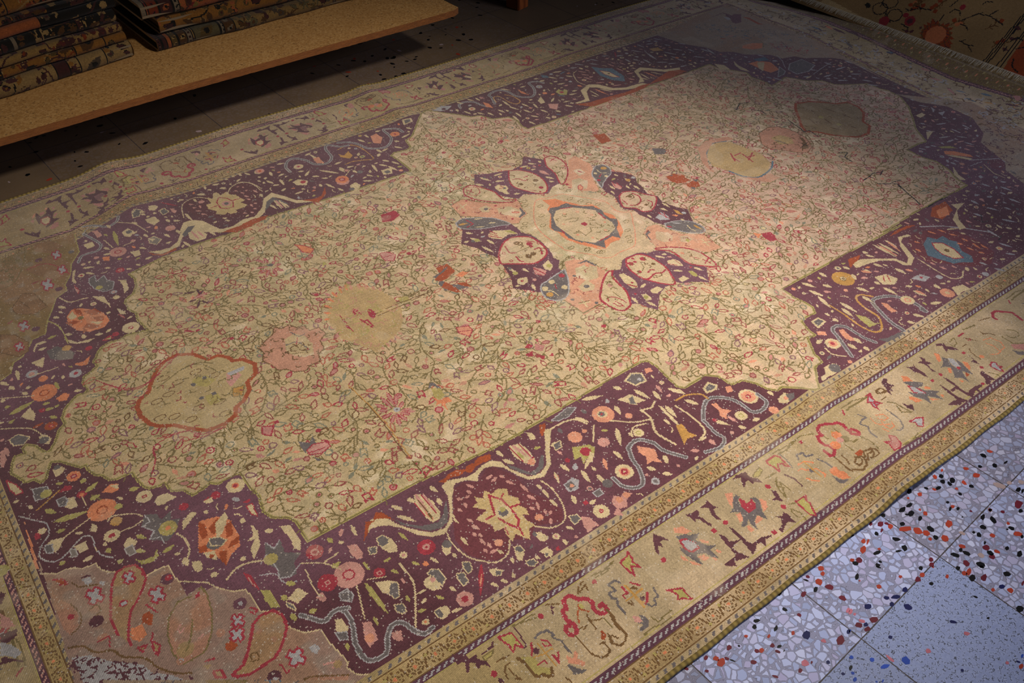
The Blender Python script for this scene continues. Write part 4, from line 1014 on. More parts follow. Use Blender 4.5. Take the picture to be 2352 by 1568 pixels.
l C 2 -881,-836 -868,-841 -867,-855 -876,-857 -883,-846 -881,-836
p E -881,-878 -866,-883 -863,-896 -877,-897 -884,-890
l C 2 -881,-878 -866,-883 -863,-896 -877,-897 -884,-890 -881,-878
p C -845,-876 -825,-875 -822,-893 -834,-902 -840,-889
p E -839,-885 -831,-888 -835,-897 -842,-894
l C 2 -839,-885 -831,-888 -835,-897 -842,-894 -839,-885
p C -830,-832 -814,-837 -807,-858 -817,-865 -827,-858
p E -831,-831 -821,-830 -822,-843 -831,-841
p R -812,-887 -805,-890 -808,-899 -814,-896
p I -718,-858 -706,-872 -702,-899 -711,-897 -733,-899 -731,-882
p E -739,-843 -723,-849 -723,-864 -742,-867 -742,-854
l C 2 -739,-843 -723,-849 -723,-864 -742,-867 -742,-854 -739,-843
d C 18 -675,-874
d R 5.4 -675,-874
d I 2.7 -675,-874
p I -625,-857 -615,-870 -600,-863 -589,-877 -610,-883 -622,-899 -639,-892 -645,-912 -660,-896 -644,-888 -641,-870
d K 8 -602,-874 -623,-874
p R -692,-831 -681,-833 -683,-842 -693,-842
p L -695,-770 -666,-765 -658,-781 -677,-799 -698,-793
p E -693,-772 -675,-771 -674,-790 -693,-792
d K 5 -681,-783
f C 11 - -698,-804 -706,-828 -663,-720 -658,-750 -636,-761 -643,-803 -540,-761 -539,-795 -683,-845 -664,-843
p Y -609,-697 -571,-714 -567,-728 -586,-748 -592,-750 -604,-753 -603,-742 -620,-751 -611,-731 -628,-729
d R 13 -592,-726
d R 6.5 -592,-726
d R 3.64 -592,-726
p C -583,-729 -581,-742 -601,-760 -606,-751
d R 6 -642,-721
f K 10 - -573,-764 -589,-796 -688,-733 -698,-758
f C 6 - -687,-729 -701,-766
d C 21 -561,-822
d K 12.6 -561,-822
d R 8.4 -561,-822
d C 3 -561,-822
s L 11 -594,-821 -592,-849 -575,-869 -551,-871 -530,-839 -522,-807 -510,-783 -505,-774 -473,-769 -449,-798 -446,-829 -420,-874
s E 6 -594,-821 -592,-849 -575,-869 -551,-871 -530,-839 -522,-807 -510,-783 -505,-774 -473,-769 -449,-798 -446,-829 -420,-874
p K -486,-782 -475,-796 -459,-813 -470,-834 -473,-833 -475,-853 -488,-838 -505,-837 -492,-819 -496,-799
d L 10 -524,-883
d E 5 -524,-883
f C 12 - -496,-875 -480,-892 -511,-843 -501,-861 -456,-839 -467,-864 -616,-792 -619,-826
p E -656,-824 -637,-826 -640,-842 -657,-839
l L 2 -656,-824 -637,-826 -640,-842 -657,-839 -656,-824
d E 12 -614,-825
d I 4 -527,-858 -760,-893 -451,-881
p C -975,-600 -960,-606 -950,-638 -953,-671 -963,-687 -981,-686 -986,-665 -987,-631
f I 9 - -970,-598 -977,-668 -957,-608 -960,-670
f K 9 - -976,-649 -976,-683
l R 3 -984,-608 -984,-662
l R 3 -962,-609 -962,-669
l N 3 -974,-616 -976,-678
f C 11 - -1028,-596 -1014,-621 -1032,-627 -1007,-663 -990,-599 -983,-619 -933,-600 -927,-625 -938,-637 -941,-660
p C -724,-607 -697,-616 -695,-647 -700,-681 -714,-688 -725,-669 -733,-641
f I 8 - -716,-607 -708,-659 -702,-629 -703,-674
d K 9 -711,-676
l R 3 -724,-612 -725,-663
l R 3 -702,-617 -700,-670
f Y 8 - -719,-634 -719,-662
f C 11 - -755,-603 -752,-627 -760,-632 -743,-660
f C 9 - -626,-763 -578,-733
d K 27 -482,-660
d K 16.2 -482,-660
d C 10.8 -482,-660
d C 11 -485,-658
d E 7.7 -485,-658
d R 3.3 -485,-658
p C -422,-645 -385,-647 -367,-686 -400,-680
p E -398,-657 -381,-654 -395,-684 -407,-672
l C 2 -398,-657 -381,-654 -395,-684 -407,-672 -398,-657
p E -362,-606 -332,-595 -311,-610 -320,-637 -352,-633
l C 5 -362,-606 -332,-595 -311,-610 -320,-637 -352,-633 -362,-606
d L 5 -330,-623
p K -294,-603 -278,-608 -283,-621 -302,-617
f C 13 - -400,-604 -389,-625 -366,-642 -355,-689 -331,-674 -338,-707 -491,-594 -441,-612 -441,-656 -450,-687 -295,-688 -274,-729 -544,-629 -525,-661 -487,-713 -516,-760 -645,-665 -617,-669 -343,-728 -348,-773
f I 10 - -311,-663 -317,-691
p E -595,-603 -536,-592 -519,-605 -552,-617 -581,-614
l L 2 -595,-603 -536,-592 -519,-605 -552,-617 -581,-614 -595,-603
p E -639,-664 -617,-663 -628,-683 -645,-682
l C 3 -639,-664 -617,-663 -628,-683 -645,-682 -639,-664
s C 5 -647,-658 -619,-627 -584,-623 -547,-633 -534,-660
d K 17 -583,-676
d K 8.5 -583,-676
d K 4.76 -583,-676
d K 6 -553,-675
d K 9 -436,-700
s C 4 -482,-686 -440,-723 -403,-739
s C 4 -523,-674 -558,-712
d I 14 -540,-728
d I 7 -540,-728
d I 3.92 -540,-728
d C 13 -455,-754
d Y 6.5 -455,-754
d C 3.64 -455,-754
s C 6 -400,-705 -399,-736 -421,-779 -411,-832
l C 5 -402,-703 -373,-713 -353,-702
f C 9 - -354,-714 -365,-820 -377,-758 -377,-782 -474,-740 -473,-758
f Y 9 - -369,-794 -365,-820
s C 4 -469,-744 -450,-734 -421,-743
p C -666,-598 -655,-606 -658,-627 -672,-623
p E -224,-741 -201,-734 -191,-752 -202,-760 -229,-756
l C 6 -224,-741 -201,-734 -191,-752 -202,-760 -229,-756 -224,-741
d C 24 -157,-825
d K 18 -157,-825
d R 7.2 -157,-825
d C 3 -157,-825
p C -105,-873 -79,-869 -66,-886 -97,-898 -113,-885
p E -80,-875 -60,-885 -75,-898 -90,-897
d K 6 -89,-883
d K 12 -143,-893
d K 6 -143,-893
d K 3.36 -143,-893
p K -178,-767 -165,-774 -172,-791 -188,-786
s L 11 -305,-817 -268,-784 -238,-774 -207,-794 -192,-824 -188,-867 -161,-875 -135,-863 -133,-833
s E 6 -305,-817 -268,-784 -238,-774 -207,-794 -192,-824 -188,-867 -161,-875 -135,-863 -133,-833
s L 10 -304,-818 -310,-861 -307,-886 -335,-899 -373,-889
s E 5 -304,-818 -310,-861 -307,-886 -335,-899 -373,-889
p K -250,-791 -236,-792 -241,-816 -225,-834 -247,-836 -255,-848 -262,-831 -250,-815
f I 10 - -248,-841 -243,-869
d C 15 -220,-859
d Y 7.5 -220,-859
d C 4.2 -220,-859
f C 12 - -284,-833 -264,-865 -253,-879 -240,-895 -211,-887 -189,-891 -291,-742 -273,-774 -283,-703 -273,-724 -105,-841 -105,-860
s A 5 -309,-729 -280,-731 -247,-749 -241,-772
s C 5 -323,-743 -317,-797 -326,-843 -357,-855 -339,-857
p A -368,-789 -353,-794 -360,-824 -350,-843 -376,-835 -395,-844 -379,-810
d R 5 -282,-831
d I 5 -279,-884
d A 32 427,-661
d A 28.8 427,-661
d N 9.6 427,-661
d C 8 427,-661
d N 4 427,-661
d C 2.24 427,-661
d C 20 171,-823
d K 12 171,-823
d R 6 171,-823
s L 11 171,-883 184,-855 203,-817 215,-789 236,-782 257,-804 256,-848 267,-886
s E 6 171,-883 184,-855 203,-817 215,-789 236,-782 257,-804 256,-848 267,-886
s C 4 140,-823 137,-849 158,-874
p K 228,-798 242,-801 233,-832 231,-852 218,-843 215,-826
p K 421,-790 432,-806 425,-825 427,-842 408,-836 412,-815
s L 12 369,-900 372,-857 387,-813 404,-777 431,-773 474,-795 494,-843 489,-888 485,-877
s E 7 369,-900 372,-857 387,-813 404,-777 431,-773 474,-795 494,-843 489,-888 485,-877
p E 281,-881 308,-893 369,-900 350,-909 293,-904
d C 19 491,-829
d K 9.5 491,-829
d C 5.32 491,-829
s A 6 296,-716 296,-755 291,-822 300,-858 326,-862 362,-827 365,-782 378,-743 402,-735 426,-761
p Y 320,-781 336,-808 331,-835 344,-844 306,-839 312,-806
p K 177,-765 194,-781 185,-793 168,-777
p E 200,-732 225,-732 229,-753 193,-758
l C 6 200,-732 225,-732 229,-753 193,-758 200,-732
d K 6 149,-893 388,-700 273,-609
p C 77,-868 109,-870 116,-889 84,-899 51,-897
d E 15 98,-886
f C 13 - 32,-898 65,-886 136,-798 163,-796 202,-846 205,-876 227,-878 225,-898 235,-840 234,-869 330,-724 332,-782 312,-743 307,-786 403,-744 404,-777 356,-644 369,-670 303,-639 315,-681 302,-671 289,-726 314,-604 331,-642 395,-602 395,-629 475,-624 480,-646 466,-662 452,-687 557,-667 569,-694 583,-611 591,-627 449,-874 464,-900 408,-883 422,-901 527,-876 559,-892 540,-812 549,-852 610,-831 609,-855 485,-754 489,-799 590,-719 593,-756 511,-669 517,-691 423,-709 437,-744 255,-757 258,-775 488,-722 490,-740
d K 20 607,-877
d C 6 607,-877
d K 2 607,-877
p C 639,-869 679,-880 677,-905 644,-898 618,-904
d L 10 779,-890 656,-820
p C 506,-709 545,-720 554,-754 523,-765 496,-745
l R 3 532,-720 512,-739
l R 3 542,-727 525,-749
p L 584,-776 623,-779 635,-805 602,-808
d R 5 612,-791
f K 11 - 608,-741 622,-760 498,-668 520,-693 546,-817 552,-846
p C 736,-627 758,-633 723,-647 697,-695 681,-721 641,-738 623,-725 622,-696 587,-670 546,-659 500,-652 508,-631 548,-632 586,-656 632,-690 640,-724 667,-711 696,-665
p U 516,-609 566,-618 534,-632 511,-633 486,-642
p U 714,-611 771,-613 837,-621 818,-607 757,-602
f C 10 - 641,-606 642,-692 662,-612 662,-689 690,-613 688,-660 577,-626 589,-649
f K 9 - 651,-614 649,-693 690,-623 676,-679
p C 733,-629 772,-634 781,-669 908,-693 938,-715 802,-655 758,-643
p Q 787,-644 871,-666 912,-716 916,-787 902,-844 840,-872 780,-846 740,-800 693,-757 704,-700 748,-655
p b 764,-696 810,-680 821,-703 853,-703 850,-730 861,-747 830,-782 828,-817 804,-837 776,-816 751,-807 739,-776 724,-737 744,-719
p C 793,-707 818,-725 819,-764 800,-806 775,-793 766,-759 776,-728
l R 4 793,-707 818,-725 819,-764 800,-806 775,-793 766,-759 776,-728 793,-707
d N 8 794,-756
f k 8 - 838,-662 846,-687 879,-711 890,-729 887,-746 891,-769 891,-778 884,-812 855,-781 863,-805 863,-815 874,-832 756,-670 763,-686 725,-696 726,-716 871,-676 879,-701 854,-752 862,-767 905,-799 902,-825
s C 4 685,-733 680,-775 676,-817 681,-847 709,-858 739,-844
f I 9 - 700,-762 701,-781 702,-791 710,-814 737,-807 738,-825
l L 5 841,-634 900,-672 945,-720 988,-778
f L 9 - 993,-765 985,-819 956,-826 970,-865 826,-889 841,-917 818,-847 826,-870 924,-869 942,-891
l D 3 963,-793 1000,-810 971,-818
f L 10 - 1167,-661 1186,-670 1043,-689 1054,-718 1262,-651 1271,-692 1084,-761 1106,-797 1107,-640 1106,-671 1227,-603 1238,-634 1217,-708 1223,-746 1109,-695 1124,-727
p U 968,-592 1034,-596 1006,-641 934,-651 918,-619
p k 964,-610 1014,-615 975,-650 934,-640
p C 1033,-618 1076,-638 1017,-649 975,-681 949,-723 926,-716 960,-670 1025,-644
l D 3 1016,-711 1023,-737 1042,-741
l D 3 1055,-708 1020,-734
f L 9 - 1216,736 1219,697 1106,688 1121,659 1065,629 1100,622 1182,669 1211,629 1282,689 1267,624 1403,519 1417,491 1348,542 1351,521 1482,350 1529,335 1473,305 1497,280 1563,242 1622,236 1398,274 1428,261 1493,174 1517,149 1581,316 1588,276 1665,276 1671,236 1578,181 1617,153 1571,119 1594,86 1467,226 1519,222 1276,360 1285,337 1262,704 1270,660 1672,201 1668,169 1398,208 1417,179
p C 1197,567 1220,531 1208,488 1175,513
p C 1281,538 1264,498 1262,449 1257,429 1242,463 1254,506
p k 1308,483 1365,477 1395,440 1373,374 1321,376 1312,415 1313,463
p C 1349,471 1374,454 1307,402 1312,431
p b 1355,501 1412,487 1406,457 1359,472
p E 1394,392 1382,351 1356,336 1315,332
l L 3 1394,392 1382,351 1356,336 1315,332 1394,392
p E 1452,386 1527,387 1527,318 1462,296 1400,306 1403,353
l L 4 1452,386 1527,387 1527,318 1462,296 1400,306 1403,353 1452,386
l L 3 1470,473 1447,422 1404,369
l L 3 1454,267 1546,288 1607,298
d L 6 1255,326
f L 8 - 1295,338 1308,296 1483,173 1522,153 1552,83 1584,45 1624,115 1641,86
f C 9 - 1397,258 1438,262
d E 10 1285,591
p C 1478,-187 1517,-186 1515,-206 1476,-207
p L 1588,-177 1580,-201 1554,-212
p L 1567,-222 1601,-231 1559,-246
f L 8 - 1578,-94 1586,-114 1562,-143 1579,-170 1439,-232 1447,-251 1621,-155 1629,-176 1478,-274 1520,-289 1407,-278 1419,-301 1549,-252 1552,-269 1492,-325 1492,-367 1554,-328 1550,-367 1396,-339 1437,-355 1389,-374 1430,-377 1459,-370 1479,-398 1440,-411 1451,-445 1322,-352 1330,-371 1269,-340 1281,-361
p C 1397,-285 1424,-297 1352,-320
p k 1323,-404 1352,-426 1375,-474 1369,-489 1332,-450 1308,-419
p C 1304,-422 1332,-450 1356,-492 1342,-495 1315,-450
p Y 1334,-374 1373,-395 1380,-420 1337,-389
l L 4 1338,-492 1384,-519 1431,-546 1429,-570
p Q 1388,-528 1435,-555 1404,-589 1360,-593 1354,-565
p C 1256,-481 1219,-527 1209,-561 1193,-549 1207,-518
f I 7 - 1425,-426 1441,-451 1462,-426 1485,-430 1419,-395 1450,-405
l C 3 1352,-539 1325,-592 1327,-629
l L 3 1305,-517 1366,-524
p Q 670,824 774,836 848,802 883,725 837,641 768,625 697,659 666,729 645,776
p b 769,840 794,805 829,780 821,701 790,658 756,698 744,756
p C 773,794 796,761 798,701 778,715 767,756
l R 3 773,794 796,761 798,701 778,715 767,756 773,794
d N 5 785,749
f I 7 - 698,838 718,807 690,810 710,780 682,783 693,742 685,715 718,700 720,659 762,645 842,823 848,784 843,770 849,732 840,705 874,698 818,671 833,644 862,826 872,802 731,832 737,811 891,805 897,767
p C 595,699 653,722 686,699 712,641 759,616 805,615 838,608 853,581 802,586 746,601 690,633 664,682 640,699 606,676 566,612 513,619 508,630 560,631
p C 883,708 927,720 956,690 991,649 1059,625 1045,610 981,630 942,675 913,696 889,687 852,614 824,618 856,644
p U 500,620 558,602 629,598 733,587 820,597 867,587 802,569 675,566 543,568
p U 996,628 1045,610 1055,585 1045,575 924,580 848,585 895,600
s C 3 693,842 665,827 636,765 644,712
f C 7 - 623,679 623,617
f k 7 - 646,679 659,607
f C 7 - 665,666 690,617 603,646 614,616 889,679 885,615
f k 7 - 913,679 924,604
f C 7 - 932,665 957,614 866,645 876,614
p Y 507,744 533,758 534,733 551,745 553,728 526,700 505,715
d R 9 524,729
f b 6 - 496,721 516,692
s L 10 256,797 276,843 281,870 332,882 357,849 362,799 400,765 433,780 460,824 470,865 502,859 518,832
s E 5 256,797 276,843 281,870 332,882 357,849 362,799 400,765 433,780 460,824 470,865 502,859 518,832
s A 4 268,804 281,840 306,837 309,775 325,749 349,763 348,808 332,835
s L 9 131,841 140,864 168,874 200,852 208,816 219,793
s E 4 131,841 140,864 168,874 200,852 208,816 219,793
p L 36,886 83,897 114,875 84,859 55,865
d P 8 76,872
d C 13 162,812
d K 6.5 162,812
d R 3.64 162,812
d L 13 483,816
d E 6.5 483,816
d C 3.64 483,816
p k 227,833 238,810 231,771 215,797
p k 400,850 404,816 407,783 391,809
p C 436,747 419,698 398,698 404,724
p I 421,682 453,660 418,626 403,651
f C 9 - 191,888 207,862 225,879 225,849 145,890 161,864 127,815 136,780 237,752 246,717 287,746 300,708 277,695 274,655 314,698 326,661 308,645 327,617 275,612 283,578 368,660 376,626 345,605 356,583 294,801 292,743 339,740 347,705 375,714 367,676 418,853 445,851 512,852 539,849 349,886 374,852 192,755 200,720 160,777 176,751 254,683 248,630 553,792 590,782 470,708 438,686 475,660 506,653 533,695 569,686 464,638 484,609 566,864 586,833 632,834 648,806 606,886 649,873
f b 7 - 621,858 658,866 391,601 406,584 546,877 570,869
p b 554,896 569,878 566,855 542,872
d L 7 592,878 612,782 976,853
f L 8 - 733,899 754,868 811,898 831,865 870,891 900,879 686,880 720,865 920,856 955,849 1011,864 1036,828 1046,802 1036,738 1104,873 1140,865 1173,900 1193,866 1166,828 1181,799 1112,774 1137,720 1106,724 1116,681 1016,717 1055,689 991,770 991,717 956,795 971,767 1164,773 1189,737 1073,895 1078,854 1045,679 1080,662 1228,803 1243,773 931,813 931,777 1093,824 1113,792 783,865 808,838
f R 7 - 945,893 911,845
l L 3 1057,832 1036,774 1036,738
d k 8 1116,699
p A 1083,832 1124,821 1123,784 1082,804
l D 3 1016,752 1021,731
s L 10 -364,874 -337,860 -313,830 -299,782 -262,755 -230,757 -195,797 -189,859 -175,862 -145,839 -140,807
s E 5 -364,874 -337,860 -313,830 -299,782 -262,755 -230,757 -195,797 -189,859 -175,862 -145,839 -140,807
p A -401,805 -390,784 -363,802 -365,767 -383,755 -403,781
s A 4 -387,832 -343,839 -319,808 -314,755 -318,708 -347,717 -385,732 -414,729
d k 17 -171,812
d k 10.2 -171,812
d R 5.1 -171,812
p K -249,849 -221,855 -220,815 -246,782 -264,801
p E -98,875 -71,867 -79,845 -110,846
l C 7 -98,875 -71,867 -79,845 -110,846 -98,875
f C 10 - -166,775 -125,781 -198,772 -184,756 -219,737 -200,710 -116,825 -106,802 -220,868 -197,865 -260,870 -258,842 -268,734 -241,740 -279,755 -273,725 -342,677 -350,624 -322,662 -303,636 -299,682 -283,659 -413,681 -406,653 -297,857 -283,821 -251,684 -240,664 -303,636 -293,594 -279,656 -265,622 -420,709 -395,703 -391,630 -376,608 -440,724 -433,695
p C -337,626 -299,622 -315,587 -344,596
d E 10 -324,605 -398,658
d I 21 -473,637
d k 10.5 -473,637
d I 6.3 -473,637
d K 7 -283,587
p C -466,604 -442,609 -437,583 -465,559 -476,578
d E 9 -472,580
d I 7 -429,692
l C 3 -460,656 -421,687
f C 9 - -506,611 -499,584 -418,603 -390,583
p Q -949,800 -931,819 -894,820 -845,814 -804,805 -776,823 -744,821 -718,794 -706,756 -771,615 -800,611 -925,699 -945,738
p c -870,803 -858,783 -845,814 -832,813 -829,790 -807,799 -802,775 -788,765 -786,743 -778,718 -795,714 -783,690 -797,680 -823,683 -827,666 -847,669 -852,684 -863,676 -885,696 -875,708 -892,736 -888,764 -873,761
l R 4 -841,779 -856,757 -859,720 -842,704 -824,703 -812,734 -820,760 -837,780
l R 4 -883,737 -863,739
l R 4 -808,739 -788,737
d I 15 -834,734
d E 7.5 -834,734
d E 4.2 -834,734
s C 3 -972,732 -960,780 -943,811 -911,824 -888,816 -872,797
s C 3 -808,787 -786,813 -761,825 -735,819 -717,795 -707,753
f I 7 - -930,798 -919,786 -930,771 -918,764 -928,749 -912,735 -922,723 -907,708 -906,773 -910,753 -782,790 -775,781 -771,769 -763,756 -756,767 -745,771 -770,744 -760,729 -769,723 -764,708 -774,687 -775,668 -764,684 -754,681 -779,655 -767,655 -794,646 -785,633 -813,653 -804,643 -733,759 -726,733 -752,798 -751,788 -768,809 -760,803
d I 9 -894,788
f C 9 - -889,837 -866,817 -956,832 -944,832 -947,842 -934,829 -908,818 -906,796 -820,866 -811,852 -812,831 -799,814 -754,837 -736,849 -780,876 -771,865 -753,879 -746,869 -730,879 -724,862 -711,874 -699,849 -780,834 -772,836 -850,871 -855,849 -849,845 -840,835 -697,805 -690,791 -687,823 -676,820 -965,862 -962,852
f R 6 - -1001,860 -959,803
d C 14 -1029,841
d Y 7 -1029,841
d C 3.92 -1029,841
p E -1020,814 -1007,821 -1006,805 -996,798 -1011,785 -1019,787
l C 2.5 -1020,814 -1007,821 -1006,805 -996,798 -1011,785 -1019,787 -1020,814
p I -989,808 -978,800 -976,780 -986,772 -990,786
p E -1092,850 -1080,864 -1073,860 -1079,838 -1092,829
l C 3 -1092,850 -1080,864 -1073,860 -1079,838 -1092,829 -1092,850
f C 11 - -1074,857 -1064,840 -1040,812 -1031,803 -1071,826 -1061,815 -1065,800 -1052,802
d C 15 -669,854
d I 7.5 -669,854
d R 4.2 -669,854
f C 11 - -816,830 -796,824
p C -1012,665 -982,709 -955,705 -931,683 -914,632 -899,591 -864,605 -829,620 -792,614 -752,648 -727,693 -692,711 -670,673 -647,625 -609,598 -574,594 -546,628 -560,595 -598,579 -655,609 -681,660 -700,684 -727,671 -756,619 -792,594 -835,595 -870,580 -908,591
p U -904,588 -860,593 -807,604 -756,598 -774,581 -845,572 -872,565
p U -632,614 -593,597 -570,602 -535,643 -554,602 -596,572
p E -752,627 -727,671 -700,684 -685,652 -674,612 -692,636 -711,660 -736,636
f C 8 - -704,666 -707,605 -692,658 -692,594 -726,650 -719,613 -689,634 -681,597
f I 8 - -700,663 -700,600
d C 16 -548,808
d I 8 -548,808
d R 4.48 -548,808
d I 15 -665,856
d k 7.5 -665,856
d R 4.2 -665,856
p C -608,729 -586,736 -563,708 -580,686 -607,706
d R 9 -580,711
s L 10 -585,793 -584,828 -563,860 -538,867 -510,834 -495,788 -459,773 -428,800 -420,856 -402,881 -369,845 -343,838
s E 5 -585,793 -584,828 -563,860 -538,867 -510,834 -495,788 -459,773 -428,800 -420,856 -402,881 -369,845 -343,838
d k 22 -469,651
d R 11 -469,651
d I 6.6 -469,651
f C 10 - -480,862 -471,770 -497,861 -471,868 -641,833 -645,801 -600,863 -576,857 -629,790 -605,796 -558,739 -529,764 -501,744 -455,687 -673,787 -661,756 -634,770 -638,728 -635,659 -604,659 -525,658 -514,617 -445,716 -438,687 -539,725 -519,710 -662,700 -642,709 -828,863 -805,858 -884,837 -865,823 -443,750 -414,753
p K -485,829 -464,826 -467,779 -487,793
s C 3 -789,813 -747,828 -720,797 -712,736
s L 9 -1132,852 -1149,826 -1179,819 -1205,847 -1236,860
s E 4 -1132,852 -1149,826 -1179,819 -1205,847 -1236,860
s C 3 -1149,826 -1108,788 -1095,750 -1088,719
p E -1093,845 -1074,861 -1062,844 -1080,817 -1098,819
l C 3 -1093,845 -1074,861 -1062,844 -1080,817 -1098,819 -1093,845
p C -1071,791 -1043,792 -1037,758 -1060,745 -1073,773
p C -1038,858 -1019,846 -1028,822 -1043,831
d I 15 -1026,701
d k 7.5 -1026,701
d R 4.2 -1026,701
f C 10 - -1072,840 -1057,831 -1004,735 -986,722 -960,754 -957,701 -1012,801 -1001,793 -1109,798 -1098,780 -1176,827 -1171,803 -1020,756 -1015,732 -949,627 -932,624
p E -1017,814 -1001,819 -997,790 -1018,785
l C 2 -1017,814 -1001,819 -997,790 -1018,785 -1017,814
d I 24 -1194,670
d R 10.1 -1194,670
d I 6.72 -1194,670
f Y 13 - -1170,784 -1183,699
p C -1153,762 -1131,775 -1120,748 -1139,724 -1152,738
d E 9 -1134,753
p E -1099,686 -1081,687 -1069,659 -1089,641 -1104,661
l C 3 -1099,686 -1081,687 -1069,659 -1089,641 -1104,661 -1099,686
p C -1265,766 -1239,766 -1239,738 -1261,736
p I -1222,821 -1207,815 -1204,780 -1219,776
f Y 8 - -1198,785 -1191,766 -1208,635 -1193,629
f C 10 - -1300,648 -1271,636 -1165,649 -1149,620 -1220,716 -1210,695 -1084,704 -1071,704 -1102,716 -1097,693 -1136,656 -1121,636 -1143,588 -1120,590 -1131,737 -1111,742 -1052,681 -1043,655 -1015,683 -1013,653 -1300,622 -1282,601 -1232,679 -1212,674
d I 7 -1139,700 -1254,677
l C 3 -1172,691 -1140,696
l C 3 -1208,754 -1199,701
p k -1239,670 -1221,662 -1228,640 -1241,650
p C -1161,647 -1140,645 -1146,617 -1163,616
p C -1099,686 -1082,673 -1094,663
d R 12 -1218,578
d I 6 -1218,578
d R 3.36 -1218,578
s L 9 -1248,820 -1234,782 -1223,736 -1239,711 -1264,711 -1286,709 -1302,684
s E 4 -1248,820 -1234,782 -1223,736 -1239,711 -1264,711 -1286,709 -1302,684
s L 3 -1248,820 -1228,844 -1204,837
p C -1123,619 -1093,607 -1063,604 -1034,621 -1010,660 -987,683 -977,686 -969,670 -996,660 -1018,628 -1039,596 -1069,586 -1099,589
p U -1124,616 -1110,596 -1092,584 -1049,594 -1051,582 -1095,577 -1118,597
p E -1009,650 -980,678 -959,673 -982,650 -1008,630
p C -992,648 -960,645 -948,607 -961,587 -988,588 -1000,615
f I 8 - -982,650 -978,590 -967,640 -961,597
f C 9 - -1020,610 -1013,569 -1035,584 -1025,596 -939,629 -930,584
p U -909,589 -878,596 -838,587 -813,569 -850,571 -893,582
p C -930,652 -910,609 -874,603 -835,595 -879,592 -911,595
d I 9 -1025,705
p E -1301,589 -1284,594 -1289,564 -1264,579 -1264,554 -1249,535 -1263,504 -1287,505 -1303,532 -1308,569
l L 2.5 -1301,589 -1284,594 -1289,564 -1264,579 -1264,554 -1249,535 -1263,504 -1287,505 -1303,532 -1308,569 -1301,589
d Y 9 -1291,532
p C -1237,535 -1220,523 -1227,478 -1244,465 -1236,501
p C -1320,504 -1294,485 -1291,443 -1295,423 -1297,448 -1309,473
p C -1328,651 -1319,653 -1335,613 -1336,581 -1344,603
s C 4 -1393,549 -1376,513 -1350,509 -1331,504
p R -1343,586 -1338,549 -1346,535 -1348,556
p I -1347,572 -1339,550 -1348,540
d C 9 -1267,461
p k -1401,453 -1382,478 -1361,471 -1338,446 -1316,415 -1313,375 -1335,353 -1372,358 -1395,382 -1407,420
p U -1377,482 -1363,464 -1364,434 -1375,450
p U -1359,453 -1329,447 -1319,417 -1345,421
p U -1344,412 -1320,402 -1326,384 -1343,389
p U -1411,431 -1389,429 -1378,414 -1402,409
p U -1364,397 -1340,364 -1362,365 -1379,385
p U -1379,385 -1373,366 -1386,361
p C -1399,452 -1381,469 -1379,437 -1395,434
p C -1359,400 -1328,378 -1344,375
d O 8 -1372,428
f C 11 - -1407,512 -1390,491 -1429,474 -1418,461 -1424,385 -1410,371 -1363,337 -1343,330 -1310,410 -1300,403
p C -1281,413 -1283,383 -1270,374 -1270,397 -1265,378
f R 6 - -1286,386 -1276,356
d C 22 -1278,312
d R 6.6 -1278,312
d C 3.3 -1278,312
d R 9 -1319,309 -1392,294
p R -1355,303 -1332,315 -1327,296 -1346,296
p Y -1347,304 -1332,304 -1337,296
p C -1424,359 -1409,334 -1381,328 -1367,325 -1385,317 -1411,329 -1425,343
s Y 4 -1446,467 -1430,430 -1427,390 -1429,342
p C -1510,365 -1496,390 -1475,389 -1470,379 -1495,382 -1509,357
f Y 10 - -1467,391 -1442,394
p C -1525,322 -1492,325 -1506,287 -1516,302
p E -1480,344 -1457,348 -1440,329 -1427,298 -1437,278 -1462,290 -1482,310
l E 2.5 -1480,344 -1457,348 -1440,329 -1427,298 -1437,278 -1462,290 -1482,310 -1480,344
d A 11 -1437,327
f C 10 - -1556,324 -1546,323 -1562,315 -1566,272 -1575,331 -1565,331 -1440,253 -1409,237
p k -1440,256 -1419,251 -1397,263 -1414,234 -1430,239
d L 15 -1447,218
d R 5.25 -1447,218
d R 3 -1447,218
d L 14 -1535,279
d I 7 -1535,279
d I 4.2 -1535,279
d k 11 -1517,246
f C 11 - -1561,236 -1548,233 -1571,225 -1561,211
d k 29 -1528,193
d U 11.6 -1528,193
d k 8.12 -1528,193
f Y 16 - -1614,165 -1555,179
f Y 10 - -1497,216 -1496,183 -1542,154 -1525,151 -1544,132 -1522,127 -1522,127 -1511,131 -1539,103 -1526,88 -1623,136 -1608,142 -1618,197 -1605,194
p k -1511,156 -1490,166 -1480,152 -1492,136 -1508,141
p C -1594,144 -1570,162 -1564,134 -1573,111 -1586,126
d R 7 -1549,135
f U 10 - -1582,88 -1555,92
d U 14 -1546,71
d R 5.6 -1546,71
d k 2.8 -1546,71
s C 3 -1643,130 -1602,103 -1581,82 -1568,44
s C 3 -1619,235 -1580,213 -1551,197
s C 3 -1541,273 -1497,268 -1476,266
p E -1636,82 -1615,89 -1595,64 -1612,48 -1632,57
l C 3 -1636,82 -1615,89 -1595,64 -1612,48 -1632,57 -1636,82
p C -1579,52 -1563,51 -1556,29 -1566,14 -1579,29
d E 11 -1572,35
f C 12 - -1605,294 -1590,270 -1591,265 -1582,246 -1621,224 -1609,221
f I 10 - -1649,64 -1649,27 -1653,89 -1643,93
p I -1660,59 -1651,58 -1655,23 -1668,0 -1670,18
p C -1670,-40 -1656,-65 -1649,-96 -1664,-95 -1672,-69
l R 3 -1670,-40 -1656,-65 -1649,-96 -1664,-95 -1672,-69 -1670,-40
p E -1632,-98 -1617,-104 -1603,-110 -1602,-135 -1617,-139 -1635,-136
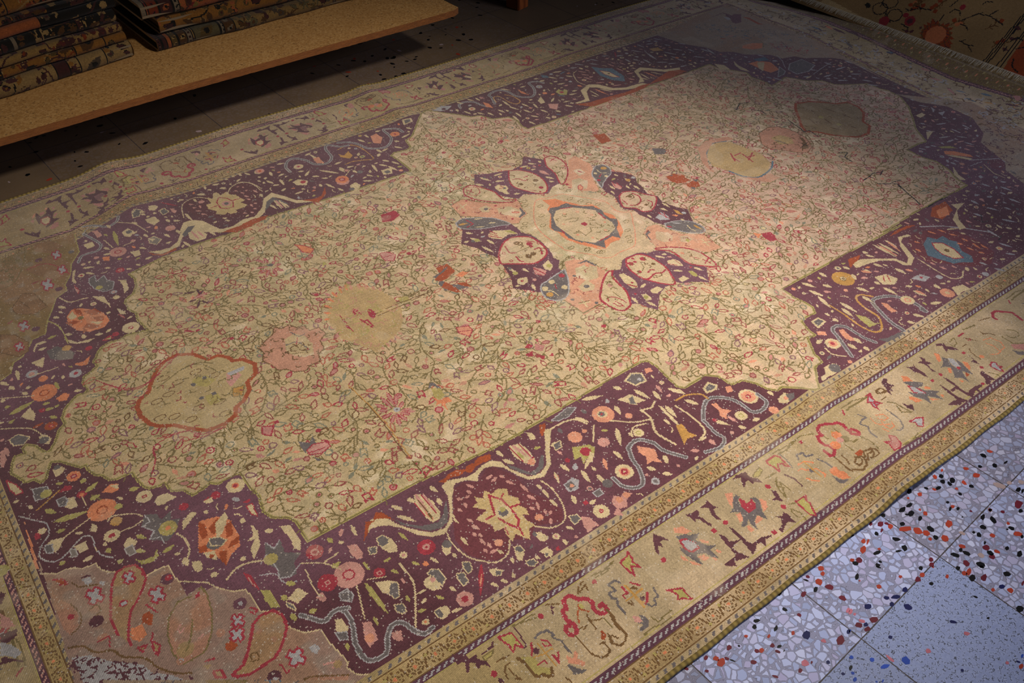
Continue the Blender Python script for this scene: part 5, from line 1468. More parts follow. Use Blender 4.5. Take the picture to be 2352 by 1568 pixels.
l L 2.5 -1632,-98 -1617,-104 -1603,-110 -1602,-135 -1617,-139 -1635,-136 -1632,-98
d Y 12 -1611,-129
p C -1582,-166 -1565,-173 -1565,-203 -1580,-203 -1589,-190
p E -1597,-159 -1583,-160 -1578,-173 -1587,-186 -1598,-181
l L 2 -1597,-159 -1583,-160 -1578,-173 -1587,-186 -1598,-181 -1597,-159
p R -1590,-142 -1572,-130 -1556,-142 -1567,-148 -1582,-145
p C -1582,-68 -1567,-58 -1557,-81 -1566,-90 -1580,-95
d E 7 -1571,-66
d k 15 -1549,-114
d R 6.75 -1549,-114
d I 3 -1549,-114
d R 10 -1550,-176 -1386,-337 -1319,-348
d k 5 -1550,-176
f Y 13 - -1542,-175 -1511,-162 -1543,-144 -1528,-134 -1541,-201 -1517,-200 -1465,-224 -1444,-231 -1626,-172 -1608,-195
f Y 16 - -1619,-216 -1551,-230
d k 30 -1528,-244
d U 12 -1528,-244
d k 8.4 -1528,-244
p k -1513,-196 -1493,-183 -1477,-192 -1482,-209 -1496,-211
p C -1494,-187 -1477,-194 -1483,-208
d C 17 -1444,-261
d R 5.1 -1444,-261
d C 2.55 -1444,-261
p C -1431,-286 -1418,-276 -1401,-281 -1388,-303 -1405,-303 -1417,-307 -1431,-301
l A 3.5 -1639,-163 -1586,-137
s C 3 -1611,-268 -1558,-251
s C 3 -1527,-279 -1515,-273 -1478,-293 -1465,-310
s C 3 -1525,-322 -1489,-325 -1469,-321
l C 3 -1551,-183 -1552,-212
d A 12 -1514,-291
d Y 8 -1497,-255
d C 16 -1533,-322
d R 6.4 -1533,-322
d R 3.2 -1533,-322
p C -1523,-360 -1506,-346 -1495,-368 -1507,-377 -1520,-380
p E -1523,-369 -1508,-371 -1507,-394 -1521,-393
l L 2 -1523,-369 -1508,-371 -1507,-394 -1521,-393 -1523,-369
f Y 11 - -1492,-351 -1478,-371 -1505,-387 -1491,-402 -1464,-426 -1436,-420 -1546,-396 -1533,-393 -1622,-246 -1605,-249 -1640,-331 -1628,-329 -1552,-348 -1549,-363
p Y -1514,-407 -1504,-419 -1481,-423 -1470,-409 -1473,-428 -1488,-435 -1507,-429
p C -1403,-374 -1378,-359 -1370,-370 -1391,-383 -1411,-397
p E -1460,-311 -1441,-322 -1437,-345 -1414,-333 -1422,-356 -1406,-363 -1426,-391 -1446,-403 -1457,-391 -1474,-378 -1459,-362 -1475,-336
l E 2 -1460,-311 -1441,-322 -1437,-345 -1414,-333 -1422,-356 -1406,-363 -1426,-391 -1446,-403 -1457,-391 -1474,-378 -1459,-362 -1475,-336 -1460,-311
l L 2 -1460,-311 -1458,-334 -1475,-336 -1459,-362 -1474,-378 -1454,-384 -1452,-403
d y 19 -1433,-372
d k 6 -1433,-372
p k -1376,-394 -1358,-398 -1338,-404 -1320,-431 -1321,-472 -1331,-502 -1354,-511 -1371,-529 -1379,-502 -1394,-486 -1402,-459
p U -1376,-394 -1367,-411 -1374,-438 -1386,-443 -1386,-424
p U -1365,-422 -1339,-407 -1344,-427 -1364,-445
p U -1334,-435 -1320,-431 -1330,-466 -1345,-468
p U -1341,-481 -1320,-477 -1330,-493 -1353,-494
p U -1400,-455 -1383,-459 -1390,-476 -1405,-470
p U -1371,-490 -1357,-496 -1372,-531 -1377,-512
p C -1350,-418 -1320,-402 -1322,-420 -1348,-452 -1362,-456
p C -1399,-474 -1377,-483 -1381,-509 -1396,-490
d U 5 -1387,-492
d E 16 -1370,-466
d y 8 -1370,-466
d E 3.2 -1370,-466
p E -1375,-447 -1356,-456 -1347,-472 -1360,-480 -1379,-466
l C 2 -1375,-447 -1356,-456 -1347,-472 -1360,-480 -1379,-466 -1375,-447
p C -1290,-462 -1286,-489 -1297,-526 -1322,-550 -1317,-521 -1300,-506 -1314,-500 -1298,-494
p C -1245,-505 -1225,-515 -1224,-562 -1236,-585 -1245,-574 -1240,-546
f C 13 - -1274,-498 -1258,-507 -1407,-533 -1392,-540 -1434,-462 -1435,-487 -1341,-530 -1336,-542 -1305,-451 -1295,-439 -1357,-380 -1349,-376
p C -1425,-481 -1408,-490 -1414,-511 -1426,-511 -1429,-496
s C 4 -1423,-397 -1415,-421 -1418,-451 -1432,-472
p E -1286,-525 -1278,-550 -1259,-536 -1266,-572 -1239,-591 -1261,-602 -1268,-631 -1297,-623 -1293,-596 -1305,-574
l E 2 -1286,-525 -1278,-550 -1259,-536 -1266,-572 -1239,-591 -1261,-602 -1268,-631 -1297,-623 -1293,-596 -1305,-574 -1286,-525
l L 2.5 -1286,-525 -1278,-550 -1259,-536
l L 2.5 -1315,-567 -1296,-554 -1293,-596 -1299,-621 -1281,-630 -1250,-614
d y 14 -1294,-569
s C 4 -1385,-562 -1358,-548 -1328,-553 -1307,-564
s L 3 -1327,-592 -1302,-607 -1296,-636 -1276,-647
p R -1352,-565 -1343,-580 -1342,-623 -1351,-604
p I -1349,-580 -1345,-612 -1350,-601
p Y -1341,-624 -1327,-634 -1327,-681 -1342,-672 -1344,-650
f Y 12 - -1294,-638 -1279,-653 -1314,-660 -1309,-676 -1287,-725 -1272,-727 -1316,-707 -1316,-727 -1205,-660 -1184,-658 -1178,-591 -1174,-608
p C -1308,-673 -1280,-661 -1270,-685 -1296,-694
p E -1313,-677 -1305,-691 -1306,-707 -1315,-688
l C 2 -1313,-677 -1305,-691 -1306,-707 -1315,-688 -1313,-677
d R 18 -1215,-606
d I 9 -1215,-606
d R 4.5 -1215,-606
p I -1261,-703 -1245,-699 -1247,-718 -1256,-721
d R 20 -1228,-686
d I 6 -1228,-686
d R 3 -1228,-686
s C 3 -1250,-614 -1214,-640 -1192,-674
s C 3 -1249,-632 -1256,-690 -1249,-708
l C 3 -1214,-640 -1178,-636
s L 11 -1303,-720 -1290,-738 -1273,-758 -1246,-750 -1222,-760
s E 6 -1303,-720 -1290,-738 -1273,-758 -1246,-750 -1222,-760
p C -1255,-767 -1243,-773 -1242,-796 -1252,-808 -1265,-791
p E -1269,-792 -1249,-803 -1255,-818 -1269,-811
l L 2 -1269,-792 -1249,-803 -1255,-818 -1269,-811 -1269,-792
f R 9 - -1346,-353 -1333,-344 -1264,-404 -1280,-402
p C -1347,-348 -1327,-347 -1330,-361 -1345,-359
p C -1278,-413 -1265,-413 -1270,-453 -1278,-442
l R 2 -1278,-413 -1265,-413 -1270,-453 -1278,-442 -1278,-413
d C 20 -1274,-348
d k 8 -1274,-348
d R 5 -1274,-348
p R -1660,-223 -1648,-222 -1652,-242 -1662,-240
d C 8 -1645,-225
p C -1651,-266 -1635,-260 -1611,-268 -1629,-291 -1639,-297
p E -1651,-266 -1638,-271 -1642,-295 -1654,-286
l L 2 -1651,-266 -1638,-271 -1642,-295 -1654,-286 -1651,-266
p C -1604,-305 -1580,-305 -1581,-327 -1598,-327
p E -1613,-307 -1602,-311 -1605,-331 -1616,-327
l L 2 -1613,-307 -1602,-311 -1605,-331 -1616,-327 -1613,-307
s L 3 -1673,-157 -1651,-187 -1633,-210 -1636,-241 -1656,-262 -1666,-290 -1650,-315 -1630,-317 -1603,-301 -1582,-290 -1567,-301 -1569,-327 -1566,-355 -1549,-377
p C -1556,-267 -1549,-281 -1556,-295 -1565,-284
p C -1567,-319 -1569,-345 -1572,-337
p k -1668,-174 -1670,-229 -1672,-277 -1676,-317 -1681,-314 -1674,-231
f C 9 - -1674,-113 -1662,-112 -1651,-139 -1643,-155 -1552,-330 -1549,-341
p E -1221,-721 -1205,-728 -1214,-746 -1226,-737
l L 2 -1221,-721 -1205,-728 -1214,-746 -1226,-737 -1221,-721
# border
p R -415,-1028 -409,-1027 -407,-1038 -409,-1045 -391,-1043 -393,-1055 -401,-1065 -424,-1066 -424,-1045
p E -409,-1014 -407,-1024 -419,-1029 -424,-1045 -424,-1066 -401,-1065 -390,-1053 -394,-1039 -379,-1045 -382,-1059 -398,-1080 -404,-1100 -412,-1087 -413,-1078 -432,-1088 -442,-1106 -444,-1089 -438,-1076 -453,-1085 -466,-1081 -446,-1069 -437,-1053 -446,-1044 -460,-1042 -442,-1037 -424,-1018
p R -415,-1028 -409,-1027 -407,-1038 -409,-1045 -391,-1043 -393,-1055 -401,-1065 -424,-1066 -424,-1045
p K -427,-998 -411,-1006 -422,-1018 -442,-1034 -438,-1019
p K -375,-1050 -370,-1067 -379,-1078 -397,-1083 -386,-1067
p K -449,-1051 -438,-1054 -446,-1069 -458,-1072
p K -413,-1080 -412,-1094 -436,-1095 -431,-1088
p K -455,-1086 -447,-1088 -448,-1101 -460,-1103
p L -594,-1029 -579,-1032 -570,-1051 -573,-1065 -596,-1062 -599,-1048
l R 5 -594,-1029 -579,-1032 -570,-1051 -573,-1065 -596,-1062 -599,-1048 -594,-1029
p E -594,-1015 -573,-1023 -566,-1031 -547,-1038 -555,-1043 -565,-1046 -562,-1058 -555,-1072 -539,-1081 -552,-1082 -559,-1081 -560,-1106 -571,-1093 -572,-1082 -591,-1072 -598,-1100 -604,-1084 -608,-1065 -608,-1046 -605,-1039 -600,-1053 -596,-1064 -574,-1066 -571,-1050 -580,-1031 -593,-1025
p K -582,-998 -563,-1005 -557,-1026 -573,-1023 -588,-1008
p K -560,-1048 -547,-1064 -549,-1070 -558,-1062
p K -550,-1086 -542,-1100 -553,-1100
p K -593,-1077 -579,-1082 -574,-1094 -589,-1093
p K -619,-1053 -613,-1066 -615,-1074 -623,-1066
f K 7 - -615,-1076 -600,-1099 -569,-1098 -566,-1108
p V -470,-985 -472,-997 -472,-1003 -466,-1015 -479,-1014 -484,-1028 -483,-1043 -492,-1037 -491,-1020 -483,-1004 -500,-992 -481,-994
p V -537,-987 -520,-994 -506,-992 -509,-1001 -516,-1006 -512,-1024 -511,-1038 -515,-1043 -519,-1030 -521,-1015 -526,-1008 -534,-1014 -533,-1002
p V -487,-1064 -481,-1073 -482,-1091 -483,-1111 -479,-1122 -454,-1122 -429,-1132 -434,-1135 -448,-1131 -461,-1146 -461,-1133 -470,-1129 -481,-1135 -498,-1143 -494,-1128 -490,-1104 -489,-1084
p V -518,-1065 -509,-1075 -512,-1090 -505,-1096 -488,-1101 -507,-1103 -518,-1106 -517,-1120 -507,-1142 -529,-1134 -541,-1131 -545,-1141 -562,-1128 -562,-1123 -534,-1124 -526,-1120 -523,-1092
p V -358,-979 -342,-984 -348,-998 -337,-1011 -336,-1028 -349,-1014 -356,-1016 -357,-1002 -363,-1002 -376,-1011 -381,-1010 -373,-999 -365,-988 -386,-980 -369,-978
p V -338,-1052 -331,-1060 -337,-1076 -341,-1089 -348,-1079 -357,-1072 -346,-1072
p V -361,-1107 -360,-1121 -363,-1141 -372,-1132 -380,-1130 -405,-1142 -406,-1130 -391,-1129 -380,-1115 -385,-1105 -372,-1113
p V -624,-980 -623,-989 -615,-1001 -611,-1014 -620,-1006 -628,-1004 -633,-1019 -639,-1010 -653,-1030 -654,-1019 -640,-997
d R 6 -335,-1041 -483,-1053 -518,-1053 -351,-1098 -419,-1131 -654,-1042
p y -337,-1000 -308,-992 -308,-1002 -328,-1011 -341,-1005
l O 2 -337,-1000 -308,-992 -308,-1002 -328,-1011 -341,-1005 -337,-1000
l O 3 -320,-1022 -291,-1025
l O 3 -298,-1035 -311,-1042 -323,-1064 -327,-1086 -317,-1070 -304,-1048 -304,-1078
l O 3 -338,-1100 -323,-1106
l O 3 -343,-1110 -335,-1129 -339,-1150
l O 2 -346,-1114 -349,-1131 -345,-1137
p Y -319,-1105 -289,-1107 -299,-1117 -297,-1125 -306,-1141 -313,-1154 -322,-1145 -321,-1126
l R 4 -319,-1105 -289,-1107 -299,-1117 -297,-1125 -306,-1141 -313,-1154 -322,-1145 -321,-1126 -319,-1105
p Y -282,-990 -255,-990 -247,-999 -250,-1011 -252,-1032 -260,-1021 -256,-1017 -268,-1011 -281,-1028 -281,-1013 -285,-1000
l R 4 -282,-990 -255,-990 -247,-999 -250,-1011 -252,-1032 -260,-1021 -256,-1017 -268,-1011 -281,-1028 -281,-1013 -285,-1000 -282,-990
p Y -1025,-982 -1000,-989 -1001,-1007 -1000,-1028 -1009,-1013 -1021,-1022 -1020,-1006 -1024,-993
l R 4 -1025,-982 -1000,-989 -1001,-1007 -1000,-1028 -1009,-1013 -1021,-1022 -1020,-1006 -1024,-993 -1025,-982
l V 3 -990,-984 -990,-1000 -994,-1027 -1000,-1028
l O 3 -991,-978 -943,-991
l O 3 -989,-980 -965,-980 -941,-983
p Y -698,-1097 -670,-1112 -673,-1125 -672,-1140 -679,-1137 -683,-1130 -696,-1124 -688,-1118 -692,-1105
l R 4 -698,-1097 -670,-1112 -673,-1125 -672,-1140 -679,-1137 -683,-1130 -696,-1124 -688,-1118 -692,-1105 -698,-1097
p L 75,-996 94,-995 79,-1015 88,-1034 73,-1020 63,-1042 62,-1026 71,-1010
l R 4 75,-996 94,-995 79,-1015 88,-1034 73,-1020 63,-1042 62,-1026 71,-1010 75,-996
p i 3,-1110 14,-1121 4,-1142 -10,-1149 -29,-1147 -27,-1137 -22,-1130 -25,-1118 -10,-1126
l R 4 3,-1110 14,-1121 4,-1142 -10,-1149 -29,-1147 -27,-1137 -22,-1130 -25,-1118 -10,-1126 3,-1110
p L 90,-1109 113,-1112 128,-1120 101,-1138 93,-1130 98,-1120
l R 4 90,-1109 113,-1112 128,-1120 101,-1138 93,-1130 98,-1120 90,-1109
p L 430,-1113 445,-1109 451,-1116 444,-1126 450,-1134 441,-1133 437,-1148 430,-1138 427,-1120
l R 4 430,-1113 445,-1109 451,-1116 444,-1126 450,-1134 441,-1133 437,-1148 430,-1138 427,-1120 430,-1113
p L 89,-994 81,-1008 84,-1013 75,-1021 85,-1031 72,-1029 71,-1015 61,-1011
l R 4 89,-994 81,-1008 84,-1013 75,-1021 85,-1031 72,-1029 71,-1015 61,-1011 89,-994
l R 4 466,-1001 488,-1001
l R 3 473,-1020 481,-1023 480,-1029 470,-1024
l R 8 -907,-1041 -903,-1042 -911,-1041 -914,-1049
l R 8 -906,-1043 -911,-1042 -914,-1045
l R 9 -904,-1044 -909,-1040 -914,-1045 -915,-1055 -910,-1062 -901,-1062 -895,-1054 -894,-1044 -899,-1032 -897,-1019 -892,-1009 -883,-1011 -881,-1002 -878,-995 -869,-991 -861,-992 -857,-998 -852,-1010 -843,-1012 -837,-1020 -834,-1029 -835,-1032 -841,-1040 -842,-1051 -837,-1058 -830,-1062 -822,-1060 -820,-1051 -821,-1044 -827,-1043 -829,-1046
l N 4 -822,-1060 -822,-1078 -828,-1093 -828,-1112 -828,-1121 -838,-1129 -852,-1131 -860,-1120 -857,-1108 -851,-1105 -846,-1116
s N 4 -854,-1099 -861,-1114 -860,-1122
l N 4 -823,-1067 -827,-1080 -830,-1092 -829,-1112
l N 4 -907,-1066 -907,-1085 -906,-1113 -897,-1127 -887,-1131 -874,-1127 -872,-1108 -879,-1106
l O 3 -840,-1069 -839,-1090 -839,-1092
l N 4 -860,-1043 -864,-1057 -866,-1078
l N 3 -891,-1058 -876,-1062 -887,-1065
p U -861,-1086 -857,-1089 -860,-1100 -869,-1105 -873,-1099
l U 3 -861,-1018 -864,-1026 -853,-1041
l U 3 -869,-1028 -879,-1039 -883,-1048
d Y 5 -857,-1024
l N 3 -862,-1057 -853,-1065 -840,-1067
l E 5 -971,-1023 -955,-1022 -942,-1025 -938,-1041 -942,-1040
l E 3.5 -944,-1043 -934,-1059 -937,-1072 -936,-1087
p y -1021,-1037 -1011,-1042 -999,-1050 -996,-1063 -1000,-1074 -984,-1089 -991,-1098 -1011,-1090 -1015,-1075 -1014,-1058
l N 6 -1022,-1037 -1017,-1052 -1017,-1070 -1018,-1081 -1012,-1089 -1004,-1090 -999,-1098 -991,-1101 -983,-1088
l A 3.5 -974,-1037 -974,-1053 -975,-1089
l A 3.5 -997,-1054 -978,-1059 -958,-1060
l R 3 -965,-1033 -955,-1044 -955,-1054 -967,-1048 -967,-1040
l R 4 -984,-1028 -990,-1040 -998,-1047
l R 4 -955,-1073 -966,-1089 -966,-1071 -962,-1081
l R 3 -999,-1069 -984,-1071 -984,-1077
d V 6 -985,-1046
p K -947,-1085 -940,-1097 -927,-1088 -925,-1095 -934,-1103 -926,-1117 -933,-1123 -943,-1109 -952,-1100
p E -955,-1098 -949,-1111 -942,-1123 -934,-1130 -947,-1130 -959,-1123 -958,-1111
l N 3 -974,-1119 -972,-1131
l N 3 -1059,-1019 -1046,-1021 -1032,-1023
l N 3 -1039,-1035 -1050,-1037 -1058,-1046 -1060,-1060
l N 3 -1046,-1044 -1046,-1060 -1041,-1074 -1049,-1066
p V -1115,-959 -1097,-970 -1095,-984 -1078,-985 -1083,-993 -1073,-1007 -1072,-1024 -1078,-1011 -1085,-1008 -1093,-1013 -1091,-997 -1098,-992 -1110,-1006 -1114,-1005 -1105,-985 -1118,-981
p y -1074,-997 -1058,-996 -1048,-997 -1058,-1005 -1072,-1006
l O 2 -1074,-997 -1058,-996 -1048,-997 -1058,-1005 -1072,-1006 -1074,-997
l V 4 -1071,-992 -1045,-990 -1041,-983
d R 6 -934,-994 -1075,-1036
p V -1075,-1046 -1069,-1052 -1069,-1062 -1077,-1056
p V -905,-986 -900,-995 -909,-996 -914,-1006 -909,-1003 -908,-993
l N 3 -911,-980 -888,-995
l E 5 -761,-1030 -765,-1020 -783,-1018 -781,-1032 -781,-1037 -795,-1034 -798,-1046 -790,-1052 -799,-1065 -800,-1086
l A 5 -758,-1040 -757,-1066 -755,-1090
l A 5 -778,-1067 -757,-1067 -736,-1066
l A 4 -760,-1073 -760,-1099
l R 4 -744,-1042 -734,-1056
l N 4 -752,-1052 -744,-1058 -748,-1050
l R 4 -765,-1039 -765,-1055 -777,-1054 -777,-1060
l N 4 -778,-1073 -774,-1083 -771,-1074
l R 5 -734,-1078 -743,-1089 -753,-1095
d V 5 -750,-1082
l E 4 -716,-1078 -722,-1097 -732,-1095 -737,-1107 -747,-1106 -750,-1097
p E -779,-1103 -774,-1112 -774,-1125 -782,-1132 -802,-1133 -799,-1125 -788,-1124 -794,-1115 -784,-1120
p I -792,-1098 -784,-1104 -782,-1118 -790,-1117 -796,-1110
l O 3 -764,-1121 -761,-1137 -741,-1135 -722,-1133
l O 3 -800,-1141 -774,-1140 -755,-1146 -731,-1146
l O 4 -796,-983 -769,-989 -739,-984
l O 3 -791,-991 -769,-994 -755,-992
l N 3 -845,-998 -834,-987 -818,-983
l N 3 -839,-998 -819,-991 -824,-1005
d R 5 -801,-997 -934,-993
p Y -728,-994 -708,-991 -700,-985 -703,-1001 -708,-1007 -704,-1027 -717,-1014 -727,-1034 -729,-1016 -730,-1001
l R 4 -728,-994 -708,-991 -700,-985 -703,-1001 -708,-1007 -704,-1027 -717,-1014 -727,-1034 -729,-1016 -730,-1001 -728,-994
l R 8 -152,-1049 -154,-1067 -144,-1070 -132,-1062 -130,-1048 -137,-1039 -137,-1024 -129,-1011 -116,-1016 -116,-1005 -108,-995 -96,-991 -81,-998 -69,-1008 -59,-1012 -54,-1025 -59,-1039 -61,-1056 -51,-1068 -45,-1060 -51,-1046
l N 4 -121,-1110 -129,-1114 -128,-1126 -114,-1124 -108,-1116 -111,-1108 -121,-1110
l N 5 -148,-1123 -134,-1138 -116,-1136 -104,-1125 -102,-1111 -115,-1105
l N 5 -81,-1107 -67,-1111 -73,-1124 -85,-1130 -95,-1125 -86,-1116 -75,-1117
l N 5 -100,-1128 -96,-1116 -86,-1105
l N 4 -66,-1109 -59,-1120 -64,-1132 -79,-1132
l N 4 -149,-1076 -152,-1097 -154,-1113 -153,-1126
l N 3 -133,-1082 -136,-1098 -141,-1109
p U -106,-1097 -88,-1096 -85,-1103 -98,-1111 -109,-1105
l O 4 -81,-1066 -79,-1074 -67,-1073
l O 3 -54,-1071 -48,-1095 -53,-1122
l A 4 -90,-1021 -97,-1037 -87,-1043
d k 12 -91,-1036 -119,-1054
d O 10 -86,-1055
d I 9 -97,-1050
l O 3 -117,-1021 -115,-1031
l O 3 -81,-1020 -79,-1033
l O 3 -101,-1066 -102,-1087 -101,-1090
l E 5 -218,-1030 -213,-1019 -196,-1022 -199,-1034 -183,-1040
l E 4 -184,-1054 -178,-1071 -177,-1091
l k 4 -232,-1040 -214,-1041 -200,-1056
l k 4 -229,-1061 -208,-1072 -206,-1095 -212,-1098
l k 4 -245,-1051 -235,-1052 -231,-1060
l k 4 -247,-1077 -242,-1089 -232,-1099
d E 6 -221,-1069
l A 3 -216,-1042 -216,-1061 -218,-1094
p k -191,-1092 -169,-1093 -173,-1107 -166,-1115 -171,-1135 -188,-1126 -193,-1105
p E -197,-1107 -192,-1123 -176,-1136 -192,-1137 -202,-1127
l V 4 -279,-1041 -271,-1061 -273,-1085
l O 4 -320,-1023 -291,-1025
l O 4 -243,-992 -219,-995 -180,-988
l O 3 -251,-983 -204,-988 -160,-985 -130,-999
p R -177,-995 -167,-995 -170,-1003 -178,-1002
l O 3 -303,-1037 -318,-1052 -310,-1064
l E 3 -241,-994 -242,-1015 -249,-1039
l E 4 2,-1026 11,-1042 -11,-1043 -23,-1048 -14,-1065 -26,-1078 -27,-1098
l E 4 79,-1052 78,-1067 76,-1091 63,-1111 44,-1114 38,-1109
l k 3 39,-1050 58,-1057 57,-1072 42,-1073 34,-1060
l k 3 18,-1049 12,-1067 20,-1077 43,-1088
l k 3 33,-1068 25,-1085 26,-1097 45,-1097 52,-1085
l k 3 11,-1088 15,-1101
l O 4 103,-1038 114,-1049 117,-1074 121,-1093 101,-1079 110,-1060
p V 129,-1060 133,-1074 147,-1079 131,-1095 125,-1079
l N 4 113,-997 130,-1000 135,-1013 123,-1013 107,-1005 113,-997
p V 146,-989 148,-1008 166,-1015 147,-1013 147,-1025 140,-1016 131,-1033 134,-1018 142,-1003
l O 5 -9,-1000 35,-997 77,-997
l O 3 -16,-989 36,-987 73,-997
l O 3 2,-1146 38,-1150 74,-1143
l O 4 8,-1149 41,-1150 72,-1151
l R 4 -18,-996 -27,-1007
l N 3 96,-1025 116,-1025
p L 193,-1034 203,-1044 207,-1077 196,-1071 184,-1057
l R 4 193,-1034 203,-1044 207,-1077 196,-1071 184,-1057 193,-1034
p E 195,-1019 208,-1026 220,-1036 235,-1049 222,-1056 207,-1051 212,-1066 241,-1092 223,-1091 222,-1113 210,-1096 201,-1083 185,-1106 184,-1085 172,-1065 174,-1047 185,-1060 207,-1077 207,-1056 196,-1034
p k 210,-1003 221,-1013 217,-1031 197,-1018
p k 226,-1059 234,-1070 229,-1075 218,-1064
p k 162,-1058 172,-1069 177,-1086 159,-1081 156,-1065
p k 231,-1097 237,-1107 228,-1109
p k 197,-1089 214,-1107 198,-1101
p L 367,-1033 376,-1043 365,-1069 352,-1071 355,-1046
p E 357,-1022 364,-1034 351,-1053 349,-1073 363,-1070 378,-1047 380,-1061 371,-1085 364,-1108 358,-1097 353,-1082 341,-1097 330,-1116 329,-1097 314,-1086 329,-1073 341,-1057 333,-1049 319,-1043 337,-1039
p k 354,-1001 363,-1011 342,-1030 333,-1027
p k 385,-1062 393,-1074 380,-1089 370,-1094 376,-1077
p k 332,-1054 338,-1061 324,-1072 320,-1067
p U 354,-1088 355,-1101 343,-1101
p k 319,-1096 322,-1107 313,-1107
d R 5 355,-1071
p V 311,-986 316,-999 310,-1007 315,-1021 303,-1018 295,-1030 295,-1046 289,-1038 297,-1019 295,-1009 288,-998 304,-1000
p V 248,-990 265,-1000 272,-995 266,-1009 268,-1029 260,-1047 257,-1036 255,-1017 247,-1014 253,-1003
p V 292,-1068 297,-1080 294,-1104 291,-1117 292,-1135 325,-1132 351,-1140 339,-1145 327,-1143 318,-1156 315,-1143 287,-1152 284,-1143 284,-1121 279,-1111 264,-1112 266,-1105 287,-1105 287,-1088
p V 262,-1073 263,-1085 262,-1104 258,-1125 262,-1139 270,-1153 249,-1147 237,-1149 215,-1132 227,-1130 250,-1133 251,-1111
p V 391,-983 410,-994 405,-1003 416,-1017 419,-1034 405,-1022 398,-1014 384,-1018 389,-1008 398,-998 384,-988
p V 420,-1059 417,-1076 411,-1096 407,-1084 401,-1076 414,-1076
p V 395,-1112 392,-1128 393,-1154 382,-1145 366,-1151 356,-1146 372,-1134 381,-1114
p V 164,-981 173,-988 159,-998 167,-1015 151,-1007 148,-1023 141,-1017 131,-1033 133,-1017 145,-1002 149,-988
d R 5 418,-1046 295,-1058 259,-1059 405,-1104 352,-1139
l N 3 112,-996 128,-996 133,-1011 116,-1011 112,-996
l O 3 426,-999 451,-997 437,-1014 420,-1017 420,-1007
l R 8 610,-1023 610,-1013 625,-1002 641,-1003 656,-1017 672,-1032 668,-1051 663,-1065
l N 3 529,-1026 527,-1035 542,-1043 548,-1058
l k 2.5 505,-1048 528,-1055 534,-1080 523,-1097 486,-1101 468,-1091
l k 2.5 499,-1059 506,-1078 499,-1099
l N 3 445,-1045 435,-1057 431,-1086
p i 545,-1101 574,-1121 553,-1134 537,-1115
p E 528,-1115 539,-1132 548,-1136 534,-1145 525,-1135
s O 3 591,-1064 605,-1079 596,-1095 573,-1090 570,-1075
l O 3 556,-1070 553,-1102 576,-1120
l N 3 472,-1013 490,-1042
l O 4 500,-993 541,-1001
l N 3 568,-998 605,-1009
l O 3 402,-1126 413,-1143 411,-1156
d k 6 443,-1082
l N 3 438,-1030 454,-1032
# endborder
p V -1773,-423 -1758,-427 -1746,-428 -1747,-443 -1764,-449 -1778,-446
p L -1777,-439 -1761,-459 -1749,-486 -1763,-490 -1777,-472 -1784,-471
l V 4 -1788,-486 -1773,-486 -1754,-504
p V -1785,-474 -1776,-477 -1767,-494 -1784,-489
d Y 14 -1736,-277
p I -1762,-377 -1751,-397 -1746,-420 -1759,-418 -1769,-407
f b 13 - 1830,578 1833,516
f E 13 - 1799,585 1800,489 1828,393 1796,330
f b 13 - 1862,218 1873,184
f E 13 - 1850,109 1851,81
f i 13 - 1810,-17 1824,-74
f b 13 - 1795,-152 1809,-188 1769,-213 1767,-258 1840,-230 1849,-273
f V 13 - 1742,-316 1777,-355 1835,-332 1853,-385 1877,505 1874,431 1901,431 1894,379
f b 13 - 1869,726 1873,696
f O 13 - 1829,831 1838,768
f k 13 - 1877,545 1868,497
f N 13 - 1888,328 1878,268
f i 13 - 1846,43 1853,0
f A 13 - 1791,-274 1814,-309
f E 13 - 1779,-401 1812,-412
f L 13 - 1688,-366 1709,-424 1764,102 1767,49 1828,355 1832,313 1808,-65 1820,-110
f i 13 - 1790,-116 1752,-185
# spandrelfill
p y -1586,-584 -1593,-564 -1601,-547 -1596,-512 -1576,-454 -1562,-427 -1543,-412 -1521,-419 -1511,-440 -1512,-464 -1525,-484 -1543,-504 -1560,-519 -1572,-542 -1578,-572
l R 5 -1596,-555 -1598,-538 -1597,-512 -1583,-470 -1570,-438 -1553,-415 -1535,-414 -1519,-421 -1511,-440 -1512,-464 -1525,-484 -1543,-504 -1560,-519 -1572,-542 -1583,-572 -1584,-590
p R -1513,-434 -1508,-454 -1512,-464 -1516,-453
p L -1599,-424 -1591,-436 -1597,-446 -1591,-456 -1599,-467 -1605,-457 -1612,-467 -1620,-454 -1614,-445 -1620,-435 -1612,-423 -1606,-433
l R 4 -1599,-424 -1591,-436 -1597,-446 -1591,-456 -1599,-467 -1605,-457 -1612,-467 -1620,-454 -1614,-445 -1620,-435 -1612,-423 -1606,-433 -1599,-424
p L -1501,-494 -1493,-506 -1500,-514 -1494,-523 -1502,-534 -1508,-524 -1514,-533 -1521,-521 -1515,-513 -1521,-504 -1513,-493 -1507,-503
l R 4 -1501,-494 -1493,-506 -1500,-514 -1494,-523 -1502,-534 -1508,-524 -1514,-533 -1521,-521 -1515,-513 -1521,-504 -1513,-493 -1507,-503 -1501,-494
p L -1532,-428 -1527,-438 -1533,-444 -1528,-452 -1535,-459 -1539,-451 -1544,-457 -1550,-448 -1544,-442 -1549,-434 -1542,-426 -1538,-434
l R 4 -1532,-428 -1527,-438 -1533,-444 -1528,-452 -1535,-459 -1539,-451 -1544,-457 -1550,-448 -1544,-442 -1549,-434 -1542,-426 -1538,-434 -1532,-428
p L -1396,-648 -1392,-658 -1399,-662 -1395,-671 -1403,-676 -1407,-667 -1413,-671 -1417,-661 -1410,-657 -1413,-648 -1405,-643 -1402,-652
l R 4 -1396,-648 -1392,-658 -1399,-662 -1395,-671 -1403,-676 -1407,-667 -1413,-671 -1417,-661 -1410,-657 -1413,-648 -1405,-643 -1402,-652 -1396,-648
